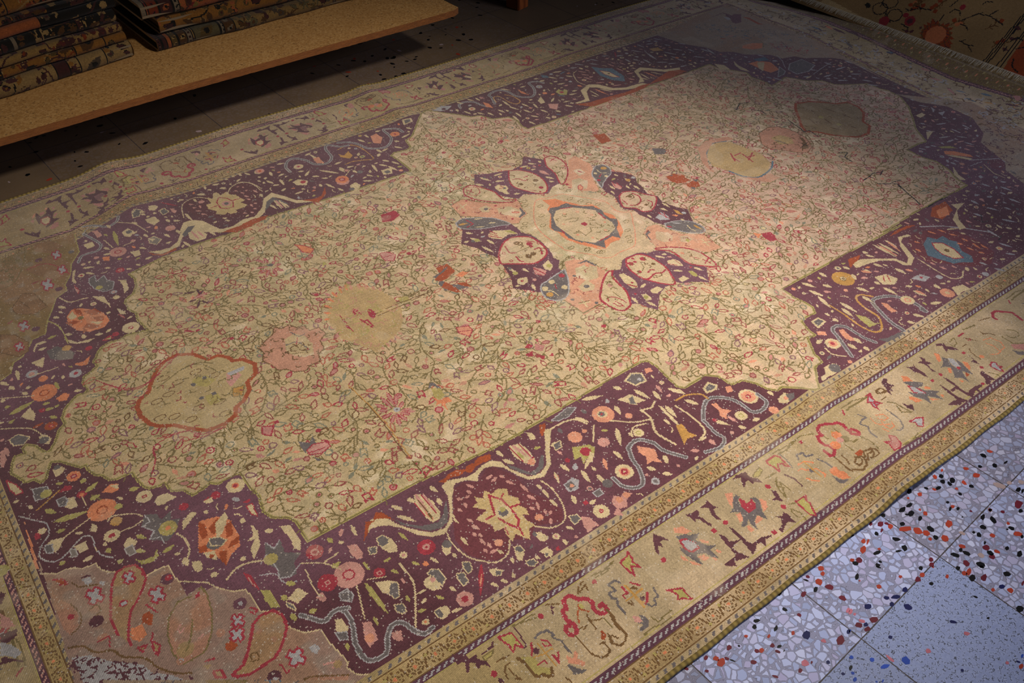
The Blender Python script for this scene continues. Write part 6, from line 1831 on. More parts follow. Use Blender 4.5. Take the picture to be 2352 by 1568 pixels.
p L -1347,-693 -1342,-701 -1347,-706 -1343,-712 -1349,-719 -1353,-712 -1359,-718 -1364,-710 -1359,-705 -1363,-698 -1356,-692 -1352,-698
l R 4 -1347,-693 -1342,-701 -1347,-706 -1343,-712 -1349,-719 -1353,-712 -1359,-718 -1364,-710 -1359,-705 -1363,-698 -1356,-692 -1352,-698 -1347,-693
p L -1339,-777 -1333,-790 -1341,-796 -1335,-806 -1345,-814 -1351,-805 -1359,-811 -1366,-799 -1358,-792 -1363,-782 -1353,-774 -1348,-784
l R 4 -1339,-777 -1333,-790 -1341,-796 -1335,-806 -1345,-814 -1351,-805 -1359,-811 -1366,-799 -1358,-792 -1363,-782 -1353,-774 -1348,-784 -1339,-777
p L -1407,-675 -1404,-687 -1411,-690 -1409,-700 -1418,-704 -1420,-694 -1428,-698 -1431,-686 -1424,-683 -1427,-673 -1418,-669 -1415,-678
l R 4 -1407,-675 -1404,-687 -1411,-690 -1409,-700 -1418,-704 -1420,-694 -1428,-698 -1431,-686 -1424,-683 -1427,-673 -1418,-669 -1415,-678 -1407,-675
p L -1383,-731 -1380,-740 -1386,-742 -1384,-750 -1391,-753 -1394,-746 -1400,-748 -1402,-739 -1396,-737 -1398,-729 -1391,-726 -1389,-733
l R 4 -1383,-731 -1380,-740 -1386,-742 -1384,-750 -1391,-753 -1394,-746 -1400,-748 -1402,-739 -1396,-737 -1398,-729 -1391,-726 -1389,-733 -1383,-731
p h -1431,-547 -1447,-558 -1481,-553 -1508,-577 -1523,-612 -1528,-654 -1522,-683 -1504,-686 -1477,-683 -1453,-653 -1436,-611 -1430,-575
l O 3 -1431,-547 -1447,-558 -1481,-553 -1508,-577 -1523,-612 -1528,-654 -1522,-683 -1504,-686 -1477,-683 -1453,-653 -1436,-611 -1430,-575 -1431,-547
p I -1453,-550 -1438,-549 -1437,-578 -1443,-606 -1456,-588
p R -1449,-559 -1439,-556 -1442,-566 -1451,-567
d I 9 -1519,-675 -1521,-675
d L 4.5 -1521,-675
d I 2.52 -1521,-675
d Y 16 -1507,-658
s O 3 -1506,-662 -1488,-638 -1473,-607
l I 3 -1494,-603 -1502,-609 -1501,-621 -1493,-615
l I 3 -1479,-652 -1469,-649
p y -1452,-765 -1457,-756 -1434,-751 -1418,-734 -1401,-710 -1384,-684 -1365,-675 -1342,-679 -1331,-700 -1334,-725 -1349,-745 -1366,-762 -1383,-772 -1401,-773 -1431,-775
l R 6 -1457,-756 -1434,-751 -1418,-734 -1401,-710 -1384,-684 -1365,-675 -1342,-679 -1331,-698 -1334,-725 -1349,-745 -1366,-762 -1383,-772 -1401,-773 -1431,-775 -1452,-765 -1457,-756
l N 2.5 -1414,-738 -1402,-743 -1406,-758 -1418,-753 -1414,-738
d I 6 -1382,-705 -1366,-736
p U -1546,-541 -1534,-539 -1529,-554 -1540,-573 -1552,-557
l R 3 -1532,-524 -1521,-552
p U -1443,-690 -1431,-691 -1424,-708 -1436,-714 -1447,-706
p k -1574,-556 -1553,-560 -1553,-586 -1568,-594 -1579,-579
d P 13 -1620,-502 -1386,-628 -1398,-805 -1479,-491
d R 7 -1475,-490
d L 5 -1385,-628 -1399,-811
p L -1615,-393 -1601,-394 -1599,-409 -1610,-413
p P -1616,-387 -1607,-386 -1595,-393 -1602,-396
p L -1588,-417 -1579,-425 -1584,-432 -1588,-427
p L -1321,-791 -1308,-790 -1305,-803 -1315,-810 -1323,-801
d R 8 -1567,-494
d L 5 -1566,-495
p H -1670,-377 -1663,-411 -1648,-438 -1643,-466 -1650,-492 -1669,-501 -1676,-480 -1676,-441
s N 2 -1649,-433 -1640,-468 -1648,-493 -1667,-502
d R 6 -1656,-464
p U -1659,-362 -1649,-363 -1641,-386 -1647,-386
l R 3 -1660,-360 -1645,-367 -1639,-387 -1654,-379
p Y -1576,-603 -1561,-607 -1572,-617
l R 4 -1576,-603 -1561,-607 -1572,-617 -1576,-603
p Y -1551,-603 -1541,-622 -1551,-640 -1554,-627
l R 4 -1551,-603 -1541,-622 -1551,-640 -1554,-627 -1551,-603
p Y -1493,-708 -1477,-717 -1489,-719
p Y -1482,-730 -1470,-736 -1470,-754 -1482,-744
l R 4 -1482,-730 -1470,-736 -1470,-754 -1482,-744 -1482,-730
d K 9 -1615,-475 -1622,-543 -1441,-665
s N 3 -1625,-471 -1609,-467 -1607,-485 -1616,-489
l R 3 -1632,-547 -1610,-548 -1617,-569
l N 2 -1633,-387 -1625,-406 -1593,-422
l R 3 -1379,-789 -1376,-812 -1369,-810
l I 4 -1314,-837 -1292,-846 -1304,-852
d Y 8 -1294,-851
l R 4 -1374,-648 -1364,-660 -1372,-665 -1378,-657
l R 4 -1543,-590 -1552,-606
l R 4 -1485,-703 -1470,-707
p L -1681,-551 -1653,-564 -1626,-599 -1601,-621 -1581,-640 -1571,-668 -1547,-690 -1521,-729 -1630,-659 -1678,-612 -1679,-581
n P 90 6 3 -1681,-551 -1653,-564 -1626,-599 -1601,-621 -1581,-640 -1571,-668 -1547,-690 -1521,-729 -1630,-659 -1678,-612 -1679,-581
s N 4 -1679,-527 -1656,-540 -1642,-565 -1615,-581 -1604,-604 -1572,-632 -1561,-661 -1539,-692 -1516,-709
p I -1362,-844 -1341,-849 -1290,-883 -1301,-903 -1367,-854
s N 3 -1364,-842 -1342,-846 -1289,-881
p x -1440,740 -1411,745 -1351,773 -1322,699 -1337,640 -1370,630 -1414,687
s R 2.5 -1430,733 -1382,733 -1347,682 -1339,641
p x -1508,577 -1469,628 -1443,609 -1430,528 -1467,516 -1505,544
l N 2 -1508,577 -1469,628 -1443,609 -1430,528 -1467,516 -1505,544 -1508,577
p x -1561,480 -1530,458 -1510,408 -1519,372 -1543,362 -1578,408
l N 2 -1561,480 -1530,458 -1510,408 -1519,372 -1543,362 -1578,408 -1561,480
p L -1344,699 -1338,689 -1343,677 -1338,669 -1345,655 -1350,663 -1355,651 -1361,661 -1356,672 -1361,680 -1354,695 -1349,687
l R 4 -1344,699 -1338,689 -1343,677 -1338,669 -1345,655 -1350,663 -1355,651 -1361,661 -1356,672 -1361,680 -1354,695 -1349,687 -1344,699
p L -1396,659 -1387,647 -1394,632 -1388,621 -1396,603 -1402,613 -1409,598 -1417,611 -1411,626 -1417,636 -1409,654 -1402,644
l R 4 -1396,659 -1387,647 -1394,632 -1388,621 -1396,603 -1402,613 -1409,598 -1417,611 -1411,626 -1417,636 -1409,654 -1402,644 -1396,659
p L -1337,783 -1330,773 -1336,761 -1331,753 -1337,738 -1343,746 -1348,733 -1354,743 -1349,755 -1354,763 -1348,779 -1342,770
l R 4 -1337,783 -1330,773 -1336,761 -1331,753 -1337,738 -1343,746 -1348,733 -1354,743 -1349,755 -1354,763 -1348,779 -1342,770 -1337,783
p L -1496,505 -1490,494 -1496,483 -1490,473 -1497,460 -1502,469 -1508,458 -1514,469 -1509,480 -1514,490 -1507,503 -1502,494
l R 4 -1496,505 -1490,494 -1496,483 -1490,473 -1497,460 -1502,469 -1508,458 -1514,469 -1509,480 -1514,490 -1507,503 -1502,494 -1496,505
p L -1528,422 -1523,413 -1527,404 -1523,396 -1529,385 -1533,393 -1538,384 -1543,393 -1538,402 -1543,410 -1537,421 -1533,413
l R 4 -1528,422 -1523,413 -1527,404 -1523,396 -1529,385 -1533,393 -1538,384 -1543,393 -1538,402 -1543,410 -1537,421 -1533,413 -1528,422
d P 10 -1391,761 -1480,451 -1382,589
d N 4 -1361,812 -1390,757
f q 8 - -1439,655 -1413,661 -1535,513 -1518,523
p x -1384,852 -1339,847 -1312,791 -1358,778 -1387,808
d E 8 -1304,748
s O 3 -1515,677 -1471,695 -1428,775 -1405,849
n O 70 5 2.5 -1482,814 -1412,854 -1431,777 -1478,700 -1511,691
l N 2 -1484,598 -1470,549
p Q 1538,920 1594,921 1631,926 1638,911 1619,893 1616,865 1584,819 1621,803 1665,851 1698,869 1646,885 1640,930
p L 1602,895 1617,875 1609,851 1590,854
p Q 1620,873 1669,889 1689,865 1621,803 1588,806 1593,832
p U 1673,846 1693,822 1681,751 1687,727 1664,743 1674,806
n E 110 6 2.5 1439,901 1549,795 1667,659 1695,567 1563,648 1496,747 1382,846
f U 10 - 1411,733 1427,712
f b 10 - 1518,702 1524,668
p k 1431,624 1480,614 1514,586 1472,553 1429,568 1408,604
f i 9 - 1455,729 1483,718
s O 2.5 1450,657 1516,645 1524,598 1482,554
l R 2 1529,556 1513,490
l R 2 1515,522 1564,514
l V 3 1598,561 1551,473 1565,402
f A 9 - 1661,429 1671,415
n R 50 7 2 1550,578 1598,543 1624,396 1537,435 1511,533
n b 60 9 3 1456,918 1547,835 1625,702 1708,539 1683,407 1480,537 1387,686 1301,766
n V 60 12 3 1665,-350 1678,-500 1344,-688 1376,-605 1497,-451
f E 12 - 1389,-614 1377,-642 1602,-446 1597,-483
n N 120 16 6 1228,1081 1585,1111 1731,1033 1736,995 1731,514 1689,36 1594,-547 1882,-379 1829,-136 1847,370 1886,809 1774,1026
n L 120 14 5 1228,1081 1585,1111 1731,1033 1736,995 1731,514 1689,36 1594,-547 1882,-379 1829,-136 1847,370 1886,809 1774,1026
n O 150 12 3 1228,1081 1585,1111 1731,1033 1736,995 1731,514 1689,36 1594,-547 1882,-379 1829,-136 1847,370 1886,809 1774,1026
n V 70 16 4 1886,809 1892,646 1888,328 1862,-46 1889,-374 1615,-536 1701,45 1744,525 1740,806
# wear
""".strip().split('\n')
VINES = """
# vines
s O 2.6 -702,177 -682,232 -692,266
s O 2.6 -702,177 -647,172 -599,146
s O 2.6 -635,-122 -661,-133 -691,-177 -705,-217 -705,-266 -735,-298 -752,-325
s O 2.6 -546,-21 -578,-70 -589,-109 -577,-134 -551,-145 -530,-129 -525,-101
s O 2.6 -575,-196 -524,-211 -485,-224 -428,-228 -390,-224 -357,-208 -341,-187
s O 2.6 -524,-211 -578,-289 -613,-285 -647,-281
s O 2.6 -723,-273 -684,-282 -629,-287 -578,-289
s O 2.6 -453,-248 -482,-287 -511,-294
s O 2.6 -505,-299 -445,-329 -389,-340
s O 2.6 -402,-125 -431,-137 -468,-174 -476,-200
s O 2.6 -648,-322 -602,-348 -569,-366 -507,-384
s O 2.6 -569,-366 -597,-386 -622,-414
s O 2.6 -743,-319 -740,-354 -734,-409 -708,-453 -676,-477 -641,-471 -602,-436 -595,-401
s O 2.6 -675,-375 -637,-397 -574,-436 -529,-456
s O 2.6 -560,-453 -549,-481 -563,-522 -584,-538
s O 2.6 -794,-396 -825,-392 -862,-413
s O 2.6 -728,-439 -764,-491 -796,-531
s O 2.6 -1021,-344 -956,-333 -923,-345
s O 2.6 -923,-259 -952,-268 -969,-305 -969,-341 -1001,-399
s O 2.6 -907,-133 -895,-188 -913,-234 -904,-247
s O 2.6 -820,-269 -832,-350
s O 2.6 -344,-297 -356,-380 -360,-457 -308,-467 -214,-513
s O 2.6 -356,-342 -352,-412
s O 2.6 -360,-457 -265,-505 -228,-539
s O 2.6 -354,-461 -415,-486 -445,-511
s O 2.6 -232,-440 -231,-486 -226,-519
s O 2.6 -97,-464 -136,-526 -181,-545
s O 2.6 -240,-443 -152,-469 -106,-473
s O 2.6 -353,-546 -239,-539
s O 2.6 -550,255 -519,205 -450,250
s O 2.6 -660,326 -603,312 -550,255
s O 2.6 -563,85 -608,75 -628,98
s O 2.6 -420,133 -375,45 -385,-45
s O 2.6 -535,162 -481,150 -416,139 -345,173
s O 2.6 162,-452 132,-507 100,-526 68,-494 18,-469 -15,-432
s O 2.6 132,-507 208,-494 324,-471 407,-456
s O 2.6 321,-347 314,-399 326,-435
s O 2.6 479,-470 503,-439 537,-434
s O 2.6 144,-573 253,-543 382,-576
s O 2.6 -94,-513 -76,-604 -82,-713 -69,-799 -52,-860
s O 2.6 64,-548 83,-617 88,-690 79,-771 33,-865
s O 2.6 68,-494 57,-559
s O 2.6 -88,-615 -130,-661
s O 2.6 152,-522 193,-584 206,-667
s O 2.6 -218,-638 -166,-649 -114,-708
s O 2.6 -717,404 -731,321 -714,392
s O 2.6 -803,475 -813,435 -805,402 -731,358
s O 2.6 -1048,342 -966,350 -894,350
s O 2.6 -921,351 -954,307 -961,263 -936,221 -869,222
s O 2.6 -807,340 -821,255 -823,197
s O 2.6 -1107,257 -1050,255 -982,215 -936,166 -891,141
s O 2.6 -894,135 -916,90
s O 2.6 -1029,111 -1065,123 -1117,145
s O 2.6 -1207,217 -1183,200 -1186,159 -1154,151 -1115,158 -1070,178 -1032,180
s O 2.6 -1363,245 -1310,200 -1246,209
s O 2.6 -1418,27 -1376,27 -1352,15
s O 2.6 -1065,115 -1074,65 -1077,-23 -1084,-97 -1109,-142 -1144,-178 -1180,-158
s O 2.6 -1115,-187 -1071,-176 -1028,-169 -991,-151
s O 2.6 -1122,-282 -1067,-270 -1021,-285
s O 2.6 -1134,470 -1061,460 -1017,395
s O 2.6 -1192,494 -1140,499 -1112,496
s O 2.6 -1059,285 -1069,230 -1064,173
s O 2.6 -1136,309 -1133,276 -1092,254 -1076,274
s O 2.6 -1477,59 -1450,45 -1429,-18 -1393,-21
s O 2.6 -1477,70 -1482,32 -1478,-11
s O 2.6 -1491,-63 -1473,-60 -1421,-75 -1379,-101
s O 2.6 -1390,-188 -1329,-243 -1268,-261 -1221,-267
s O 2.6 -1241,-313 -1218,-308 -1157,-331
s O 2.6 -1206,-426 -1157,-441 -1110,-476
s O 2.6 -1210,-428 -1218,-472 -1209,-497
s O 2.6 -1080,-419 -1068,-444
s O 2.6 -1497,-93 -1467,-104
s O 2.6 -1518,-222 -1533,-191
s O 2.6 -58,818 -79,699 -82,563 -82,492 -109,445
s O 2.6 54,795 65,677 79,562 114,436
s O 2.6 -375,387 -332,387 -239,452 -231,491
s O 2.6 -274,356 -251,372 -142,380
s O 2.6 -380,380 -386,302 -412,235
s O 2.6 310,518 427,450 500,372 579,263
s O 2.6 445,357 515,348 573,294
s O 2.6 538,175 632,212 683,271 680,329
s O 2.6 453,197 539,251 640,288
s O 2.6 354,529 352,476 377,391
s O 2.6 105,442 89,404 50,360
s O 2.6 413,275 448,200 427,141
s O 2.6 279,-137 406,-77 519,-55 590,-35
s O 2.6 506,-361 567,-322 625,-321 650,-360
s O 2.6 685,-331 672,-365 653,-415 624,-466
s O 2.6 807,-354 855,-433 861,-513
s O 2.6 987,375 1086,429
s O 2.6 880,229 833,164 852,123
s O 2.6 1181,-275 1256,-265 1305,-273
s O 2.6 842,-167 911,-181 949,-245 985,-296 969,-320
""".strip().split('\n')
TOP = """
# dark
l D 4 933,-359 969,-356 993,-350 1026,-362
l D 4 949,-400 1004,-440 980,-491 964,-535 952,-559
l D 4 1015,-193 1041,-212 1007,-225 1002,-259
l D 4 969,237 1015,264 1052,253
l D 4 1015,205 1037,174 1032,148
l D 4 1028,123 1041,99
l D 4 956,-583 1010,-580 1061,-584
l D 4 996,-423 1033,-432
l D 4 965,-353 969,-368
l D 4 1005,-371 1038,-359
l D 4 988,-474 996,-446
l D 4 1035,-23 1061,-28 1052,-75
l D 4 1063,69 1049,9 1039,-26
l D 3 975,945 1022,931
l D 3 992,581 1158,578
l N 3 -922,-221 -917,-300 -918,-378 -925,-449 -928,-500
l A 2 -922,-214 -914,-315 -913,-382 -919,-453 -923,-504
l N 2 -926,-515 -925,-575
""".strip().split('\n')
SEC = {}; cur_ = None
for ln in MAIN:
    if ln.startswith('#'): cur_ = ln[2:]; SEC[cur_] = []
    else: SEC[cur_].append(ln)
K = 2.6
X0, X1, Y0, Y1 = -2000, 2060, -1232, 1246
NX, NY = int((X1 - X0) / K), int((Y1 - Y0) / K)
cv = Canvas(X0, Y0, K, NX, NY, 'M')
XX, YY = np.meshgrid(cv.X / 1000, cv.Y / 1000)
CAN = [-.3, 0, .015, .058, .074, .248, .268, .307, .326, .42]
def pw(s_, pts): pts = sorted(pts); return np.interp(s_, [p[0] for p in pts], [p[1] for p in pts])
def canon(val, lines):
    """piecewise-linear map of a coordinate to the border's own measure, for lines that vary along the side"""
    out = np.full(val.shape, CAN[0], float)
    L = [lines[0] - .3] + lines + [lines[-1] + .094]
    for a, b, ca, cb in zip(L[:-1], L[1:], CAN[:-1], CAN[1:]):
        k_ = (val >= a); out = np.where(k_, ca + (val - a) / np.maximum(b - a, 1e-6) * (cb - ca), out)
    return out
one = np.ones_like(XX)
tn = canon(-YY, [one * v_ for v_ in (.903, .918, .961, .977, 1.151, 1.171, 1.210, 1.229)])
fp = pw(XX, [(-1.7,.82),(-1.4,.80),(-1.27,.80),(-1.08,.880),(-.89,.867),(-.6,.883),(-.3,.886),(0,.889),(.36,.897),(.7,.911),(1.2,.915),(1.75,.93)])
fi = pw(XX, [(-1.7,.86),(-1.27,.855),(-1.06,.938),(-.86,.930),(-.65,.942),(-.3,.953),(.05,.955),(.55,.960),(.78,.980),(1.1,.980),(1.52,.984)])
f2 = pw(XX, [(-1.7,1.05),(-1.42,1.077),(-1.07,1.103),(-.79,1.126),(-.6,1.140),(-.2,1.132),(.3,1.140),(.8,1.166),(1.2,1.170),(1.55,1.168)])
tf = canon(YY, [fp, fp + .013, fi, fi + .017, f2, f2 + .02, f2 + .052, f2 + .068])
tl = canon(-XX, [one * v_ for v_ in (1.68, 1.692, 1.724, 1.739, 1.913, 1.933, 1.971, 1.990)])
rp = pw(YY, [(-1.3,1.66),(-.3,1.637),(.036,1.660),(.525,1.716),(.99,1.702)])
r2 = pw(YY, [(-1.3,1.90),(-.38,1.882),(-.09,1.850),(.09,1.863),(.41,1.890),(.77,1.900),(.94,1.85)])
re = pw(YY, [(-1.3,2.0),(-.3,2.0),(.1,2.0),(.45,2.035),(.67,2.03),(.82,1.985),(.95,1.90),(1.0,1.86),(1.3,1.80)])
tr_ = canon(XX, [rp, rp + .012, rp + .030, rp + .045, r2, r2 + .02, re - .03, re - .012])
T4 = np.stack([tn, tf, tl, tr_]); side = T4.argmax(0); tt = T4.max(0)
along = np.where(side < 2, XX, YY) * 1000
A = cv.a
def setc(mask, c): A[mask] = IDX[c]
setc(tt < 0, 'P')
setc((tt >= 0) & (tt < .015), 'M'); setc((tt >= .015) & (tt < .058), 'G'); setc((tt >= .058) & (tt < .074), 'w')
setc((tt >= .268) & (tt < .307), 'G'); setc((tt >= .248) & (tt < .268), 'w'); setc((tt >= .307) & (tt < .323), 'M'); setc(tt >= .320, 'O'); setc((side == 3) & (tt >= .268), 'z')  # right-end guard in darker olive: the shadow there is put into the yarn
for a_, b_ in ((.0, .015), (.3085, .3205)):                       # dashes in the narrow stripes
    k_ = (tt > a_ + .003) & (tt < b_ - .002) & (((along + (tt - a_) * 600) % 21) < 7); setc(k_, 'E')
for c0 in (.066, .258):                                          # light ticks in the dark lines
    k_ = (np.abs(tt - c0) < .0042) & (((along + (tt - c0) * 1400) % 15) < 6.5); setc(k_, 'L'); setc(k_ & (side != 0), 'I')
for e_ in (.015, .058, .268, .307):
    setc(np.abs(tt - e_) < .0016, 'N' if e_ in (.015, .307) else 'N')
for e_ in (.0735, .0925, .241, .2305):
    if e_ in (.0735, .241): setc((np.abs(tt - e_) < .0015), 'y')
# rosettes of the two guard stripes
PER = 43.0
for c0, lo in ((.0365, .017), (.2875, .270)):
    ph = (along % PER) - PER / 2; dy = (tt - c0) * 1000
    rr = np.hypot(ph, dy * 1.0); an = np.arctan2(dy, ph)
    band = np.abs(tt - c0) < .0185
    setc(band & (rr < 16) & (rr > 12.6) & (np.cos(an * 8) > -.55), 'N')
    setc(band & (rr < 9.6) & (rr > 6.6) & (np.cos(an * 8 + 1.5) > -.2), 'N')
    setc(band & (rr < 3.6), 'k')
    ph2 = ((along + PER / 2) % PER) - PER / 2
    s_ = np.where((np.floor((along + PER / 2) / PER) % 2) == 0, 1, -1)
    setc(band & (np.abs(ph2 - s_ * dy * .35) < 2.2) & (np.abs(dy) < 14), 'N')
    setc(band & (np.hypot(ph2 - 5, dy - s_ * 9) < 3.2), 'y')
# field, leaves and vines
cv.run(SEC['field'])
FI = IDX['F']
def free(x, y, r, ok):
    i = int((x - X0) / K); j = int((y - Y0) / K); n = max(1, int(r / K))
    if i < n or j < n or i >= NX - n or j >= NY - n: return False
    b = A[j - n:j + n + 1, i - n:i + n + 1]
    return np.isin(b, ok).all()
def field_leaf(x, y, an, L, W_):
    u_ = np.array([math.cos(an), math.sin(an)]); a = np.array([x, y])
    c = rng.choice(list('ooOqNOvROeOq'), p=None)
    inner = rng.choice(list('FFFFFFFiCF'))
    cv.line('O', 2.8, [a - u_ * L * .6, a])
    k_ = rng.random()
    if k_ < .60: (cv.leaf(c, W_ + 2.5, a, a + u_ * (L + 2)), cv.leaf(inner, W_ - 4.2, a + u_ * 4, a + u_ * (L - 5)))
    elif k_ < .75:
        b = a + u_ * L * .5; cv.disc(c, *b, W_ * .66); cv.disc(rng.choice(list('FCi')), *b, W_ * .66 - 3.4)
        if rng.random() < .4: cv.disc('R', *b, 2)
    elif k_ < .86:
        n_ = np.array([-u_[1], u_[0]]); cv.line(c, 3.6, [a - n_ * W_ * .5, a + u_ * L * .7 - n_ * W_ * .6, a + u_ * L * .45, a + u_ * L * .8 + n_ * W_ * .5, a + n_ * W_ * .5, a - n_ * W_ * .5])
    elif k_ < .93: cv.leaf(rng.choice(list('hKie')), W_ * .8, a, a + u_ * L * .8)
    else:
        for q in (-.6, 0, .6): cv.line('O', 3.2, [a, a + L * .8 * np.array([math.cos(an + q), math.sin(an + q)])])
for _ in range(150):                                              # wandering side vines
    q = np.array([rng.uniform(-1600, 1650), rng.uniform(-780, 800)]); an = rng.uniform(0, 6.28); P = [q]; bend = rng.choice((-1, 1)) * rng.uniform(.1, .32)
    for i in range(rng.integers(4, 9)):
        P.append(P[-1] + 32 * np.array([math.cos(an), math.sin(an)])); an += bend + rng.uniform(-.2, .2); bend *= 1.12
    P = np.array(P); I_ = ((P[:, 0] - X0) / K).astype(int).clip(0, NX - 1); J_ = ((P[:, 1] - Y0) / K).astype(int).clip(0, NY - 1)
    if (A[J_, I_] == FI).all() or True:
        ok_ = [i for i in range(len(P)) if A[J_[i], I_[i]] == FI]
        if len(ok_) == len(P): VINES.append('s O 2.4 ' + ' '.join('%.0f,%.0f' % tuple(p) for p in P))
# vines first claim the ground, side twigs grow from them
tmp = A.copy(); cv.run(VINES, wx=.6); vine_mask = A != tmp
spots = []
for ln in VINES:
    if ln[0] not in 'ls': continue
    P = smooth(np.array([[float(v_) for v_ in q.split(',')] for q in ln.split(' ')[3:]])); d_ = np.hypot(*np.diff(P, axis=0).T); cu = np.concatenate([[0], np.cumsum(d_)])
    sd = 1
    for s_ in np.arange(12, cu[-1], 18):
        q = np.array([np.interp(s_, cu, P[:, 0]), np.interp(s_, cu, P[:, 1])]); i_ = min(np.searchsorted(cu, s_), len(P) - 1); dd = P[i_] - P[max(0, i_ - 1)]; an = math.atan2(dd[1], dd[0]) + sd * rng.uniform(.5, 1.1); sd = -sd
        spots.append((q[0] + 13 * math.cos(an), q[1] + 13 * math.sin(an), an))
done = []
cells = {}
def near(x, y, r):
    a, b = int(x // 40), int(y // 40)
    for p in (a - 1, a, a + 1):
        for q in (b - 1, b, b + 1):
            for (px, py) in cells.get((p, q), ()):
                if (px - x) ** 2 + (py - y) ** 2 < r * r: return True
    return False
def put(x, y, an, r):
    L = rng.uniform(22, 36); W_ = rng.uniform(10, 16)
    cx, cy = x + math.cos(an) * L * .4, y + math.sin(an) * L * .4
    i = int((cx - X0) / K); j = int((cy - Y0) / K)
    if not (6 <= i < NX - 6 and 6 <= j < NY - 6): return
    if near(cx, cy, r): return
    if A[j, i] != FI or (A[j - 5:j + 6, i - 5:i + 6] == IDX['P']).any() or vine_mask[j - 1:j + 2, i - 1:i + 2].any(): return
    cells.setdefault((int(cx // 40), int(cy // 40)), []).append((cx, cy)); field_leaf(x, y, an, L, W_)
for (x, y, an) in spots: put(x, y, an, 17)
for _ in range(60000):
    put(rng.uniform(-1660, 1700), rng.uniform(-860, 880), rng.uniform(0, 6.283), 19.5)
for s_ in ('spandrel', 'medallion', 'pendants', 'purple'): cv.run(SEC[s_])
# small leaves in what is left of the aubergine ground
dark = [IDX['P'], IDX['Q']]
for r_, n_ in ((13, 9000), (10, 14000)):
    for _ in range(n_):
        x, y = rng.uniform(-1690, 1730), rng.uniform(-905, 925)
        if not free(x, y, r_ + 1.5, dark): continue
        an = rng.uniform(0, 6.28); u_ = np.array([math.cos(an), math.sin(an)]); q = np.array([x, y]); L = r_ * rng.uniform(1.3, 1.75); c = rng.choice(list('CCCCCLICkYEI' if x < 1150 else 'LEvCLIEh')); k_ = rng.random()
        if k_ < .7: cv.leaf(c, L * rng.uniform(.4, .6), q - u_ * L / 2, q + u_ * L / 2)
        elif k_ < .85: cv.disc(c, x, y, L * .42); cv.disc(rng.choice(list('EkRI')), x, y, L * .2)
        else: cv.line('C', 2.6, [q - u_ * L * .5, q + np.array([-u_[1], u_[0]]) * L * .2, q + u_ * L * .5])
# main border: the far side repeats the near side in mirror image
NEARB = SEC['border']
def x_map(x): return np.interp(x, [-1400, -1093, -861, -492, -89, 300, 646, 2200], [-1470, -1150, -866, -486, -106, 245, 580, 2130])
def far_tr(dx):
    def f(P):
        x = x_map(P[:, 0]) + dx; y = P[:, 1]
        a = pw(x / 1000, [(-1.7,.877),(-1.27,.872),(-1.06,.955),(-.86,.947),(-.65,.959),(-.3,.970),(.05,.972),(.55,.977),(.78,.997),(1.1,.997),(1.52,1.0)]) * 1000
        b = pw(x / 1000, [(-1.7,1.05),(-1.42,1.077),(-1.07,1.103),(-.79,1.126),(-.6,1.140),(-.2,1.132),(.3,1.140),(.8,1.166),(1.2,1.170),(1.55,1.168)]) * 1000
        return np.stack([x, a + (-y - 977) / 174 * (b - a)], 1)
    return f
def cx_(ln):
    r = ln.split(' '); n0 = {'p': 2, 'l': 3, 's': 3, 'd': 3, 'o': 5, 'f': 4, 'n': 5}[r[0]]
    return np.mean([float(q.split(',')[0]) for q in r[n0:]])
def recol(ops): return [ln.replace('p K', 'p k').replace('p E', 'p V', 1).replace('p R', 'p v').replace('p L', 'p C').replace('p K', 'p h').replace('p k', 'p i') for ln in ops]
def re_sp(ln):
    r = ln.split(' ')
    if r[0] in 'pdf': r[1] = {'y': 'j', 'h': 't', 'H': 't', 'I': 't', 'K': 't', 'Y': 'j'}.get(r[1], r[1])
    return ' '.join(r)
inb = A == IDX['M']
cv.run(recol(NEARB), far_tr(0))
unit = [ln for ln in NEARB if -140 < cx_(ln) < 600]
cv.run(recol([ln for ln in NEARB if -760 < cx_(ln) < -300]), far_tr(-735)); cv.run(recol(unit), far_tr(690)); cv.run(recol(unit), far_tr(1385))
cv.run([ln for ln in unit if cx_(ln) > -60], lambda P: P + np.array([735.0, 0])); cv.run(NEARB)
# the left end: repeat the near border turned by a right angle
left = [ln for ln in NEARB if -500 < cx_(ln) < 250]
def turn(off, fx):
    def f(P): return np.stack([fx * (1739 + (-P[:, 1] - 977)), (P[:, 0] + off)], 1)
    return f
for off in (-500, 240, 980): cv.run(left, turn(off, -1))
cv.run([ln for ln in unit], turn(-900, 1.005)); cv.run(SEC['endborder']); cv.run([re_sp(ln) for ln in SEC['spandrelfill']]); cv.run(TOP)
# what the photo does not show (the near corners) mirrors what it does
quad = np.array([(-977, 2984), (2970, 225), (-303, -1622), (-1798, -517)], float)
known = cv.inside(quad, (0, NX, 0, NY)) & (XX > -1.72)
inner = (tt < -.004)
def flip(a, ax):
    return a[::-1, :] if ax == 0 else (a[:, ::-1] if ax == 1 else a[::-1, ::-1])
for ax in (0, 1, 2):
    fk = flip(known, ax) & flip(inner, ax) & inner & ~known
    A[fk] = flip(A, ax)[fk]; known |= fk
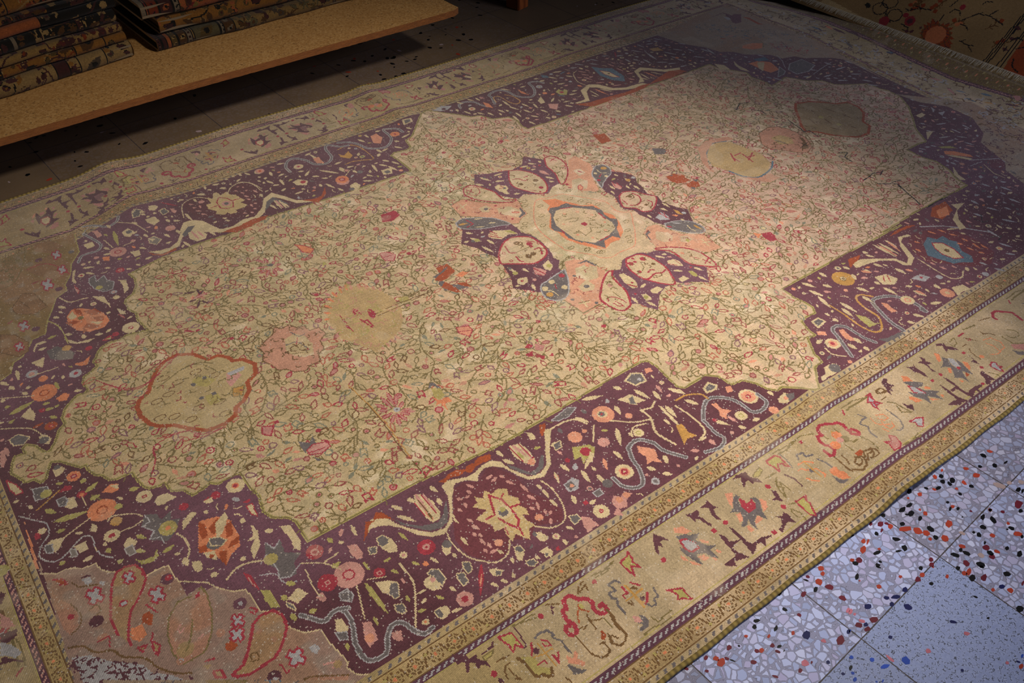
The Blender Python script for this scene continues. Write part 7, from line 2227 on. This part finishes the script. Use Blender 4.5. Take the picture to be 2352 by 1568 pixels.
# yarn colours with the unevenness of old hand-dyed wool, plus tints set by position
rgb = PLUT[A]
nA, nB, nC, nD = blobs(NY, NX, 9, 1), blobs(NY, NX, 40, 2), blobs(NY, NX, 150, 3), blobs(NY, NX, 5, 4)
fld = (A == FI)[..., None]
pink, grn, pale = s2l((206,158,140)), s2l((160,152,116)), s2l((206,190,162))
wP = np.clip((nA * .55 + nC * .75 - .70) * 1.5, 0, .32)[..., None]; wG = np.clip((nB - .55) * 2.4, 0, .6)[..., None] * np.clip((nD - .3) * 2, 0, 1)[..., None]
rgb = np.where(fld, rgb * (1 - wG) + grn * wG, rgb); rgb = np.where(fld, rgb * (1 - wP) + pink * wP, rgb)
wO = (np.clip((-.25 - XX) / .7, 0, 1) * (.25 + .45 * nC))[..., None]; rgb = np.where(fld, rgb * (1 - wO) + s2l((164,144,98)) * wO, rgb)
wR = (np.clip((XX + .1) / .5, 0, 1) * (.25 + .45 * nC))[..., None]; rgb = np.where(fld, rgb * (1 - wR) + s2l((178,146,128)) * wR, rgb)
wL = np.clip((nA * nB - .45) * 2.2, 0, .4)[..., None]; rgb = np.where(fld, rgb * (1 - wL) + pale * wL, rgb)
mb = ((A == IDX['M']) | (A == IDX['G']))[..., None]
wM = np.clip((nB - .45) * 1.6, 0, .5)[..., None]; rgb = np.where(mb, rgb * (1 - wM) + s2l((196,170,138)) * wM, rgb)
wM = (np.clip((-XX - .4) / .8, 0, 1) * np.clip((YY - .6) / .3, 0, 1) * .5)[..., None]; rgb = np.where(mb, rgb * (1 - wM) + s2l((140,112,66)) * wM, rgb)
wM = np.clip((nC - .5) * 2, 0, .5)[..., None]; rgb = np.where(mb, rgb * (1 - wM) + s2l((156,132,76)) * wM, rgb)
sb = np.isin(A, [IDX[q] for q in 'STWjt'])[..., None]
wS = np.clip((nB - .5) * 2.2, 0, .55)[..., None]; rgb = np.where(sb, rgb * (1 - wS) + s2l((150,112,84)) * wS, rgb)
wS = np.clip((nA - .6) * 2.0, 0, .5)[..., None]; rgb = np.where(sb, rgb * (1 - wS) + s2l((128,116,104)) * wS, rgb)
pp = np.isin(A, dark)[..., None]
wQ = (np.clip((-YY - .5) / .1, 0, 1) * np.clip((XX + 1.15) / .3, 0, 1) * np.clip((1.1 - XX) / .3, 0, 1) * (.35 + .5 * nC))[..., None]; rgb = np.where(pp, rgb * (1 - wQ) + s2l((92,50,56)) * wQ, rgb)
wQ = (np.clip((XX - 1.0) / .5, 0, 1) * .5)[..., None]; rgb = np.where(pp, rgb * (1 - wQ) + s2l((104,76,88)) * wQ, rgb)
wQ = np.clip((nC - .45) * 2.5, 0, .8)[..., None]; rgb = np.where(pp, rgb * (1 - wQ) + s2l((80,42,46)) * wQ, rgb)
rows = rng.normal(1, .035, (NY, 1, 1)); cols = rng.normal(1, .025, (1, NX, 1))
rgb = rgb * rows * cols * rng.normal(1, .10, (NY, NX, 1)).clip(.6, 1.5) * (0.9 + .2 * nA[..., None])
wk = rng.random((NY, NX)) < .022 * (.4 + nB)                     # worn knots let the pale warp show
rgb[wk] = rgb[wk] * .45 + s2l((205,192,176)) * .5
wear = np.clip((blobs(NY, NX, 60, 8) * blobs(NY, NX, 14, 9) - .45) * 2, 0, .16)[..., None] * np.where(pp, 0, 1)
rgb = rgb * (1 - wear) + s2l((196,178,152)) * wear
rgb = rgb.clip(0, 1)
gx = np.linspace(X0, X0 + K * NX, NX + 1) / 1000; gy = np.linspace(Y0, Y0 + K * NY, NY + 1) / 1000
GX, GY = np.meshgrid(gx, gy)
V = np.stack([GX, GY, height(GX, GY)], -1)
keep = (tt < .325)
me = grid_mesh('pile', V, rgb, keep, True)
RUG = woven('worn_wool_pile', .0028)
carpet = empty('carpet', (0, 0, 0))
setp(carpet, 'large worn oriental carpet with aubergine bands and central medallion, spread flat on terrazzo', 'carpet')
pile = obj('pile', me, RUG, carpet)
# corded edge along the two long sides
m = NT('olive_edge_cord'); n_ = m.n('ShaderNodeTexWave'); n_.inputs['Scale'].default_value = 90; n_.inputs['Distortion'].default_value = 1.5
m.l(m.mix(n_.outputs[0], (84,68,28), (128,108,52)), m.b.inputs['Base Color']); m.b.inputs['Roughness'].default_value = .9
CORD = m.m
def tube(pts, r, flat=1.0, sides=8):
    bm = bmesh.new(); prev = None; n = len(pts); P = [Vector(p) for p in pts]
    for i, p in enumerate(P):
        d = (P[min(i + 1, n - 1)] - P[max(i - 1, 0)]).normalized(); s_ = d.cross(Vector((0, 0, 1)))
        if s_.length < 1e-4: s_ = Vector((1, 0, 0))
        s_.normalize(); up = s_.cross(d).normalized()
        ring = [bm.verts.new(p + s_ * r * math.cos(6.2832 * k_ / sides) + up * r * flat * math.sin(6.2832 * k_ / sides)) for k_ in range(sides)]
        if prev:
            for k_ in range(sides): bm.faces.new((prev[k_], prev[(k_ + 1) % sides], ring[(k_ + 1) % sides], ring[k_]))
        else: bm.faces.new(ring[::-1])
        prev = ring
    bm.faces.new(prev); return bm
xs = np.linspace(-1.985, 1.99, 220)
e1 = [(x, -1.2285 + .0012 * math.sin(x * 37), float(height(x, -1.229)) - .001) for x in xs]
bm_obj('edge_cord', tube(e1, .0052, .8), CORD, carpet, True)
fe = lambda x: float(pw(x, [(-2,1.10),(-1.7,1.117),(-1.42,1.144),(-1.07,1.170),(-.79,1.193),(-.6,1.207),(-.2,1.199),(.3,1.207),(.8,1.233),(1.2,1.237),(1.82,1.235)]))
e2 = [(x, fe(x), float(height(x, fe(x))) - .001) for x in np.linspace(-1.985, 1.80, 200)]
bm_obj('edge_cord', tube(e2, .0052, .8), CORD, carpet, True)

# ------------------------------------------------------------------ the second carpet, draped over a pile at the far end
E0 = Vector((1.9578, 0.4271, 0.047)); ed = Vector((0.0204, -0.9998, 0)); ot = Vector((0.9998, 0.0204, 0)); TH = math.radians(46)
C2 = """
# c2
p C -237,19 -39,4 0,0 179,-7 277,-4 443,-13 565,-13 746,0 731,22 542,21 389,20 326,18 121,27 -23,32 -227,58
p U 640,29 635,100 636,163 729,25 685,26
f U 26 V 321,63 252,64 321,63 256,49 321,63 247,86 321,63 255,102 321,63 264,122 321,63 290,121 321,63 319,121 321,63 341,129 321,63 364,115 321,63 379,97 321,63 398,75 321,63 407,52 321,63 413,35 321,63 391,26 321,63 361,28 321,63 331,30 321,63 296,30 321,63 270,34
d k 40 321,63
o N 60 45 4 321,65
l D 4 555,28 573,257
l D 4 575,29 585,239
l D 4 611,24 617,191
l D 4 627,31 626,178
l D 3 565,29 579,248
l D 3.5 144,113 179,135 204,147 238,149
l D 3.5 149,121 137,124
l D 3.5 158,131 177,128
l D 3.5 201,136 228,136
l D 3.5 171,146 205,144
l D 3.5 300,121 297,152
l D 3.5 299,190 311,224
l D 3.5 370,146 394,174 415,198 431,210
l D 3.5 420,200 460,207 494,200 530,191
l D 3.5 460,207 477,239
l D 3.5 423,74 461,69 491,51
l D 3.5 426,75 439,87
l D 3.5 461,69 484,75
l D 3.5 160,58 196,54 208,38 181,38
l D 3.5 64,82 116,48 153,48
l D 3.5 71,87 79,56
l D 3.5 26,120 32,98
l D 3.5 313,165 322,185 346,187 358,168
l D 3.5 381,140 408,137 422,126
l D 3.5 409,241 417,257 437,263
o D 34 28 4 35,89
o D 34 28 4 112,83
o D 34 28 4 59,128
d R 22 187,81 87,45
d V 12 187,81
p D -39,84 -34,96 -14,93 -8,80 -21,73
d R 12 346,205 155,98
f V 14 - 251,70 241,70 215,37 230,53 193,39 212,36 575,198 607,193 584,150 614,152 586,104 612,101
s D 5 585,195 587,171
s D 5 596,136 609,160 634,156
s D 5 598,112 599,93
s D 5 650,78 664,49 695,36
s D 5 634,119 656,133
""".strip().split('\n')
K2 = 4.0; cx0, cx1, cy0, cy1 = -720, 1500, -8, 1500
nx2, ny2 = int((cx1 - cx0) / K2), int((cy1 - cy0) / K2)
c2 = Canvas(cx0, cy0, K2, nx2, ny2, 'G')
def vine_patch(cv_, x, y, c, leafc, n, L):
    an = rng.uniform(0, 6.28)
    P = [np.array([x, y])]
    for i in range(n):
        an += rng.uniform(-.6, .6); P.append(P[-1] + L * np.array([math.cos(an), math.sin(an)]))
        for sd in (-1, 1):
            q = P[-1] + L * .8 * np.array([math.cos(an + sd * 1.0), math.sin(an + sd * 1.0)]); cv_.line(c, 3.5, [P[-1], q])
            if rng.random() < .5: cv_.disc(rng.choice(list(leafc)), q[0], q[1], 9)
    cv_.line(c, 3.5, smooth(np.array(P)))
for _ in range(45): vine_patch(c2, rng.uniform(cx0, cx1), rng.uniform(420, cy1), 'D', 'UVRk', 5, 24)
for _ in range(22): vine_patch(c2, rng.uniform(cx0, 700), rng.uniform(90, 420), 'N', 'UkN', 3, 18)
c2.run([ln for ln in C2 if ln[0] != '#'])
r2_ = PLUT[c2.a] * s2l((250,238,216)) * rng.normal(1, .07, (ny2, nx2, 1)).clip(.7, 1.4) * (.85 + .3 * blobs(ny2, nx2, 30, 21)[..., None])
gt = np.linspace(cy0, cy0 + K2 * ny2, ny2 + 1) / 1000; gs = np.linspace(cx0, cx0 + K2 * nx2, nx2 + 1) / 1000
V2 = np.zeros((ny2 + 1, nx2 + 1, 3)); TOPL = .62
for j, t in enumerate(gt):
    tb = min(t, TOPL); u_ = math.cos(TH) * tb; z_ = math.sin(TH) * tb
    if t > TOPL: u_ += (t - TOPL)
    V2[j] = np.array([E0 + ed * float(s_) + ot * u_ + Vector((0, 0, z_)) for s_ in gs])
V2[..., 2] += .004 * np.sin(gs * 9)[None, :] * np.minimum(gt, .3)[:, None] / .3
drape = empty('draped_carpet', (2.3, 0, 0))
setp(drape, 'beige floral carpet with a rust flower, sloping up beyond the large carpet', 'carpet')
me = grid_mesh('pile', V2, r2_.clip(0, 1), None, True)
o = obj('pile', me, woven('floral_wool_pile', .004, .1)); o.parent = drape; o.matrix_parent_inverse = drape.matrix_world.inverted(); o.location = (-2.3, 0, 0); o.matrix_parent_inverse = Matrix()
# fringe: short cream threads along the lower hem
m = NT('cream_fringe'); n_ = m.n('ShaderNodeTexNoise'); n_.inputs['Scale'].default_value = 300
m.l(m.mix(n_.outputs[0], (150,138,112), (206,196,172)), m.b.inputs['Base Color']); m.b.inputs['Roughness'].default_value = .9; FR = m.m
bm = bmesh.new()
for s_ in np.arange(cx0 / 1000, cx1 / 1000, .0036):
    a = E0 + ed * float(s_) + ot * .018 + Vector((0, 0, .022)); b = E0 + ed * float(s_ + random.uniform(-.006, .006)) + ot * random.uniform(-.018, .0) + Vector((0, 0, .006 + random.uniform(0, .006)))
    wv = ed * .0011
    vs = [bm.verts.new(p) for p in (a - wv, a + wv, b + wv * .6, b - wv * .6)]; bm.faces.new(vs)
fr = bm_obj('fringe', bm, FR, drape); fr.location = (-2.3, 0, 0); fr['kind'] = 'stuff'
# rest of the pile under it
def box_bm(bm, x0, x1, y0, y1, z0, z1, M=None):
    v_ = [bm.verts.new(p) for p in ((x0,y0,z0),(x1,y0,z0),(x1,y1,z0),(x0,y1,z0),(x0,y0,z1),(x1,y0,z1),(x1,y1,z1),(x0,y1,z1))]
    if M is not None:
        for q in v_: q.co = M @ q.co
    for f in ((0,3,2,1),(4,5,6,7),(0,1,5,4),(1,2,6,5),(2,3,7,6),(3,0,4,7)): bm.faces.new([v_[i] for i in f])

# ------------------------------------------------------------------ chipboard shelf with folded carpets
HB = .23
m = NT('chipboard')
tc = m.n('ShaderNodeTexCoord')
n1 = m.n('ShaderNodeTexVoronoi'); n1.inputs['Scale'].default_value = 190; m.l(tc.outputs['Object'], n1.inputs['Vector'])
n2 = m.n('ShaderNodeTexNoise'); n2.inputs['Scale'].default_value = 5; n2.inputs['Detail'].default_value = 5; m.l(tc.outputs['Object'], n2.inputs['Vector'])
sc_ = m.n('ShaderNodeSeparateColor'); m.l(n1.outputs['Color'], sc_.inputs[0])
cc = m.ramp(sc_.outputs[0], [(0, (146,104,54)), (.5, (168,126,72)), (.9, (184,144,90)), (1, (96,66,34))])
cc = m.mix(m.math('MULTIPLY', n2.outputs[0], .45), cc, (140,96,50))
m.l(cc, m.b.inputs['Base Color']); m.b.inputs['Roughness'].default_value = .6; BOARD = m.m
m = NT('chipboard_raw_edge')
n1 = m.n('ShaderNodeTexNoise'); n1.inputs['Scale'].default_value = 90; n1.inputs['Detail'].default_value = 6
cc = m.ramp(n1.outputs[0], [(.3, (84,44,14)), (.55, (150,88,34)), (.8, (190,126,62))]); m.l(cc, m.b.inputs['Base Color']); m.b.inputs['Roughness'].default_value = .9
bp = m.n('ShaderNodeBump'); bp.inputs['Strength'].default_value = .9; bp.inputs['Distance'].default_value = .004; m.l(n1.outputs[0], bp.inputs['Height']); m.l(bp.outputs[0], m.b.inputs['Normal']); EDGE = m.m
shelf = empty('shelf_board', (-.6, 1.5, 0))
setp(shelf, 'low chipboard platform with a raw brown front edge, carrying the folded carpets', 'platform')
# outline: front edge traced, slight bow
fr_pts = [(-2.2, 1.03), (-1.337, 1.105), (-.829, 1.140), (-.139, 1.155), (.28, 1.166), (.335, 1.172), (.362, 1.186), (.36, 1.21)]
bk = [(.33, 2.0), (-2.2, 1.95)]
def slab(pts, z0, z1, mats, side_mat):
    bm = bmesh.new(); lo = [bm.verts.new((x, y, z0)) for x, y in pts]; hi = [bm.verts.new((x, y, z1)) for x, y in pts]
    bm.faces.new(hi); bm.faces.new(lo[::-1]); n = len(pts)
    for i in range(n):
        f = bm.faces.new((lo[i], lo[(i + 1) % n], hi[(i + 1) % n], hi[i])); f.material_index = 1
    return bm
dense = []
for (a, b) in zip(fr_pts[:-1], fr_pts[1:]):
    n = max(1, int(math.dist(a, b) / .012))
    for i in range(n): t = i / n; dense.append((a[0] + (b[0] - a[0]) * t, a[1] + (b[1] - a[1]) * t + random.uniform(-.0012, .0012)))
dense.append(fr_pts[-1])
bm = slab(dense + bk, HB - .024, HB, None, 1)
b_ = bm_obj('board', bm, [BOARD, EDGE], shelf); b_.location = (.6, -1.5, 0)
m = NT('dark_timber'); n1 = m.n('ShaderNodeTexNoise'); n1.inputs['Scale'].default_value = 12; m.l(m.mix(n1.outputs[0], (40,24,14), (62,38,22)), m.b.inputs['Base Color']); DARKW = m.m
for x in (-1.55, -.72, .12):
    bm = bmesh.new(); box_bm(bm, x - .035, x + .035, 1.62, 1.69, 0, HB - .0245)
    l_ = bm_obj('leg', bm, DARKW, shelf); l_.location = (.6, -1.5, 0)

# folded carpets: a woven ribbon doubled into a U, its fold to the front
def pattern(seed, base, motif, bands, nx, ny, k):
    r = np.random.default_rng(seed); c = Canvas(0, 0, k, nx, ny, base); LX, LY = nx * k, ny * k
    for _ in range(int(nx * ny * k * k / 800)):
        x, y = r.uniform(0, LX), r.uniform(0, LY); an = r.uniform(0, 6.28); L = r.uniform(18, 46); q = np.array([x, y]); u_ = np.array([math.cos(an), math.sin(an)]); cc = r.choice(list(motif)); t = r.random()
        if t < .45: c.leaf(cc, L * .45, q, q + u_ * L, r.choice(list('DDNC')))
        elif t < .7: c.line(cc, 5, smooth(np.array([q, q + u_ * L + r.uniform(-12, 12, 2), q + 2 * u_ * L])))
        elif t < .85: c.disc(cc, x, y, L * .35); c.disc(r.choice(list(motif)), x, y, L * .15)
        else:
            for w_ in range(6): c.leaf(cc, 8, q, q + L * .6 * np.array([math.cos(w_ * 1.047), math.sin(w_ * 1.047)]))
    for (s0, s1, col, dot) in bands:
        i0, i1 = int(s0 * 1000 / k), int(s1 * 1000 / k); c.a[:, max(i0, 0):max(i1, 1)] = IDX[col]
        c.a[:, max(i0 - 1, 0):max(i0, 0) + 0] = IDX['D']; c.a[:, i1:i1 + 1] = IDX['D']
        if dot:
            w_ = (s1 - s0) * 1000; st = max(w_ * 1.0, 14)
            for y in np.arange(st / 2, LY, st):
                xm = (s0 + s1) * 500; c.leaf(dot, w_ * .4, (xm - w_ * .3, y - st * .25), (xm + w_ * .3, y + st * .25)); c.disc('D', xm, y, w_ * .1 + 1)
    rgb_ = PLUT[c.a] * s2l((140,124,98)) * r.normal(1, .09, (ny, nx, 1)).clip(.6, 1.4)  # even tint darkens every yarn: the stacks' shade is put into the colour
    return rgb_.clip(0, 1)
FOLD_M = woven('folded_wool_pile', .004, .05)
m = NT('carpet_backing'); n1 = m.n('ShaderNodeTexNoise'); n1.inputs['Scale'].default_value = 400; m.l(m.mix(n1.outputs[0], (70,56,40), (110,92,68)), m.b.inputs['Base Color']); m.b.inputs['Roughness'].default_value = .95; BACK = m.m
m = NT('selvedge_cotton'); n1 = m.n('ShaderNodeTexNoise'); n1.inputs['Scale'].default_value = 500; m.l(m.mix(n1.outputs[0], (150,128,104), (196,176,150)), m.b.inputs['Base Color']); m.b.inputs['Roughness'].default_value = .95; SELV = m.m
def u_path(T, depth, k):
    """profile (depth back from the nose, height) of a doubled carpet, T thick over all"""
    r = T / 2; P = []
    for d_ in np.arange(depth, r, -k * 4): P.append((d_, 0.0))
    n = max(8, int(math.pi * r / k))
    for i in range(n + 1):
        t = math.pi * i / n; P.append((r - r * math.sin(t), r - r * math.cos(t)))
    for d_ in np.arange(r + k * 4, depth, k * 4): P.append((d_, T))
    return np.array(P)
def folded(name, A0, dirv, s0, s1, z, T, seed, base, motif, bands, label, group, inset=0.0, depth=.42, hollow=False):
    k = 4.0; d = Vector((dirv[0], dirv[1], 0)); b = Vector((-dirv[1], dirv[0], 0))
    if b.y < 0: b = -b
    P = u_path(T, depth, k / 1000); n = int((s1 - s0) * 1000 / k)
    root = empty(name, (A0[0] + d.x * s0 + b.x * inset, A0[1] + d.y * s0 + b.y * inset, z)); setp(root, label, 'carpet', group)
    rgb_ = pattern(seed, base, motif, bands, n, len(P) - 1, k)
    wob = rng.normal(0, 1, 40)
    ss = np.linspace(0, s1 - s0, n + 1)
    wl = .0035 * (np.sin(ss * 11 + wob[0]) + np.sin(ss * 23 + wob[1]))
    V_ = np.zeros((len(P), n + 1, 3))
    for j, (dd, zz) in enumerate(P):
        V_[j, :, 0] = d.x * ss + b.x * (dd + wl); V_[j, :, 1] = d.y * ss + b.y * (dd + wl); V_[j, :, 2] = zz + .001
    me_ = grid_mesh('pile', V_, rgb_, None, True); obj('pile', me_, FOLD_M, root)
    # inner face of the fold, seen at the open end
    th = .009; bm = bmesh.new(); prev = None
    Q = [(max(dd, th) if 0 < i_ < len(P) - 1 else dd, min(max(zz, th), T - th)) for i_, (dd, zz) in enumerate(P)]
    for e_ in (0.0, s1 - s0):
        ring = [bm.verts.new((d.x * e_ + b.x * dd, d.y * e_ + b.y * dd, zz)) for dd, zz in Q]
        if prev:
            for a_, b2, c_, d_ in zip(prev[:-1], prev[1:], ring[1:], ring[:-1]): bm.faces.new((a_, b2, c_, d_))
        prev = ring
    bm_obj('backing', bm, BACK, root, True)
    # pale selvedge closing the thickness at both ends
    bm = bmesh.new()
    for e_ in ((0.0,) if 'right' in group else (s1 - s0,)):
        o_ = [bm.verts.new((d.x * e_ + b.x * dd, d.y * e_ + b.y * dd, zz + .001)) for dd, zz in P]; i_ = [bm.verts.new((d.x * e_ + b.x * dd, d.y * e_ + b.y * dd, zz)) for dd, zz in Q]
        for a_, b2, c_, d_ in zip(o_[:-1], o_[1:], i_[1:], i_[:-1]): bm.faces.new((a_, b2, c_, d_))
    bm_obj('selvedge', bm, SELV, root)
    # the layers folded inside
    if not hollow:
        M_ = Matrix(((d.x, b.x, 0, 0), (d.y, b.y, 0, 0), (0, 0, 1, 0), (0, 0, 0, 1))); nl = max(1, int((T - 2 * th - .004) / .011))
        for q in range(nl):
            bm = bmesh.new(); z_ = th + .002 + q * (T - 2 * th - .004) / nl; box_bm(bm, .004 + .003 * (q % 2), s1 - s0 - .004 - .003 * (q % 3), .022, depth - .02, z_, z_ + (T - 2 * th - .004) / nl - .003, M_)
            bm_obj('inner_fold', bm, BACK, root)
    return root
LA, LD = (-1.278, 1.356), (.985, .1724)
zs = [.23, .289, .325, .357, .403, .440, .462, .515]
tiers = [
 ('C', 'VDVPECA', [(.62, .66, 'V', None), (.70, .79, 'C', 'E'), (.345, .36, 'V', 'C')], 'thick folded carpet with cream and maroon scrolls, lowest of the left stack', .0, .468),
 ('A', 'UVNDOC', [(.44, .455, 'D', 'A'), (.70, .80, 'A', 'N')], 'thin folded gold carpet with small rust leaves, second from the bottom of the left stack', .006, .458),
 ('c', 'VQVU', [], 'folded gold carpet with maroon petal crosses, third from the bottom of the left stack', .004, .452),
 ('D', 'DDCVN', [(.40, .43, 'C', 'V'), (.52, .535, 'L', None), (.735, .75, 'V', 'C')], 'folded black carpet with sparse cream figures, fourth from the bottom of the left stack', .012, .446),
 ('D', 'VDCE', [(.44, .55, 'D', 'E'), (.49, .62, 'k', 'V'), (.475, .485, 'L', 'V'), (.69, .76, 'D', 'C')], 'folded dark carpet with red zigzag border panel, fifth from the left stack bottom', .010, .455),
 ('V', 'DNAE', [(.35, .42, 'D', 'E'), (.66, .72, 'D', 'C')], 'folded dark maroon carpet with gold flecks, sixth from the bottom of the left stack', .018, .45),
 ('A', 'UkCD', [(.40, .43, 'D', 'A'), (.44, .50, 'U', 'V'), (.52, .54, 'A', 'V')], 'folded amber carpet with an orange guard stripe, uppermost of the left stack', .024, .45)]
for i, (base, mot, bands, lab, ins, s1) in enumerate(tiers):
    folded('folded_carpet', LA, LD, -.42, s1, zs[i] + .0005, zs[i + 1] - zs[i] - .005, 40 + i, base, mot, bands, lab, 'folded carpets in the left stack', ins)
RA, RD = (-.735, 1.431), (.9986, .0522)
zr = [.23, .277, .338, .398]
tiers = [
 ('f', 'NOVeEN', [(0, .012, 'V', 'L'), (.022, .038, 'V', None), (.038, .052, 'k', None), (.052, .075, 'O', 'C'), (.08, .112, 'N', 'C'), (.112, .128, 'L', 'V'), (.24, .252, 'L', 'D'), (.252, .29, 'N', 'L'), (.14, .235, 'e', 'O')], 'folded carpet with green ground and striped guard bands, lowest of the right stack', .0, 1.15, 0.0),
 ('A', 'NOVDkO', [], 'folded amber carpet with brown sprigs and leaves, middle of the right stack', .018, 1.15, .028),
 ('k', 'UVRNOY', [(0, .018, 'L', None), (.03, .06, 'U', 'R'), (.068, .11, 'V', 'k'), (.116, .135, 'L', 'D')], 'folded rust carpet with an orange end stripe and open curled end, topmost of right stack', .012, 1.15, -.022)]
for i, (base, mot, bands, lab, ins, s1, s0) in enumerate(tiers):
    folded('folded_carpet', RA, RD, s0, s1, zr[i] + .0005, zr[i + 1] - zr[i] - .005, 60 + i, base, mot, bands, lab, 'folded carpets in the right stack', ins, hollow=(i != 1))

# ------------------------------------------------------------------ bench whose leg stands beyond the carpet
m = NT('orange_varnished_wood'); tc = m.n('ShaderNodeTexCoord'); n1 = m.n('ShaderNodeTexWave'); n1.inputs['Scale'].default_value = 9; n1.inputs['Distortion'].default_value = 6; m.l(tc.outputs['Object'], n1.inputs['Vector'])
m.l(m.mix(n1.outputs[0], (104,48,16), (140,72,28)), m.b.inputs['Base Color']); m.b.inputs['Roughness'].default_value = .45; WOOD = m.m
bench = empty('wooden_bench', (.9, 1.5, 0)); setp(bench, 'wooden bench with an orange brown square leg standing on the tiles beyond the carpet', 'bench')
Mb = Matrix.Rotation(math.radians(15), 4, 'Z')
for (x, y) in ((0, 0), (.95, 0), (0, .42), (.95, .42)):
    bm = bmesh.new(); box_bm(bm, x, x + .075, y, y + .075, 0, .44); bmesh.ops.bevel(bm, geom=bm.edges[:], offset=.004, segments=2, affect='EDGES'); bm.transform(Mb)
    bm_obj('leg', bm, WOOD, bench)
bm = bmesh.new(); box_bm(bm, -.03, 1.06, -.03, .53, .4405, .475); bmesh.ops.bevel(bm, geom=bm.edges[:], offset=.006, segments=2, affect='EDGES'); bm.transform(Mb)
bm_obj('seat', bm, WOOD, bench)
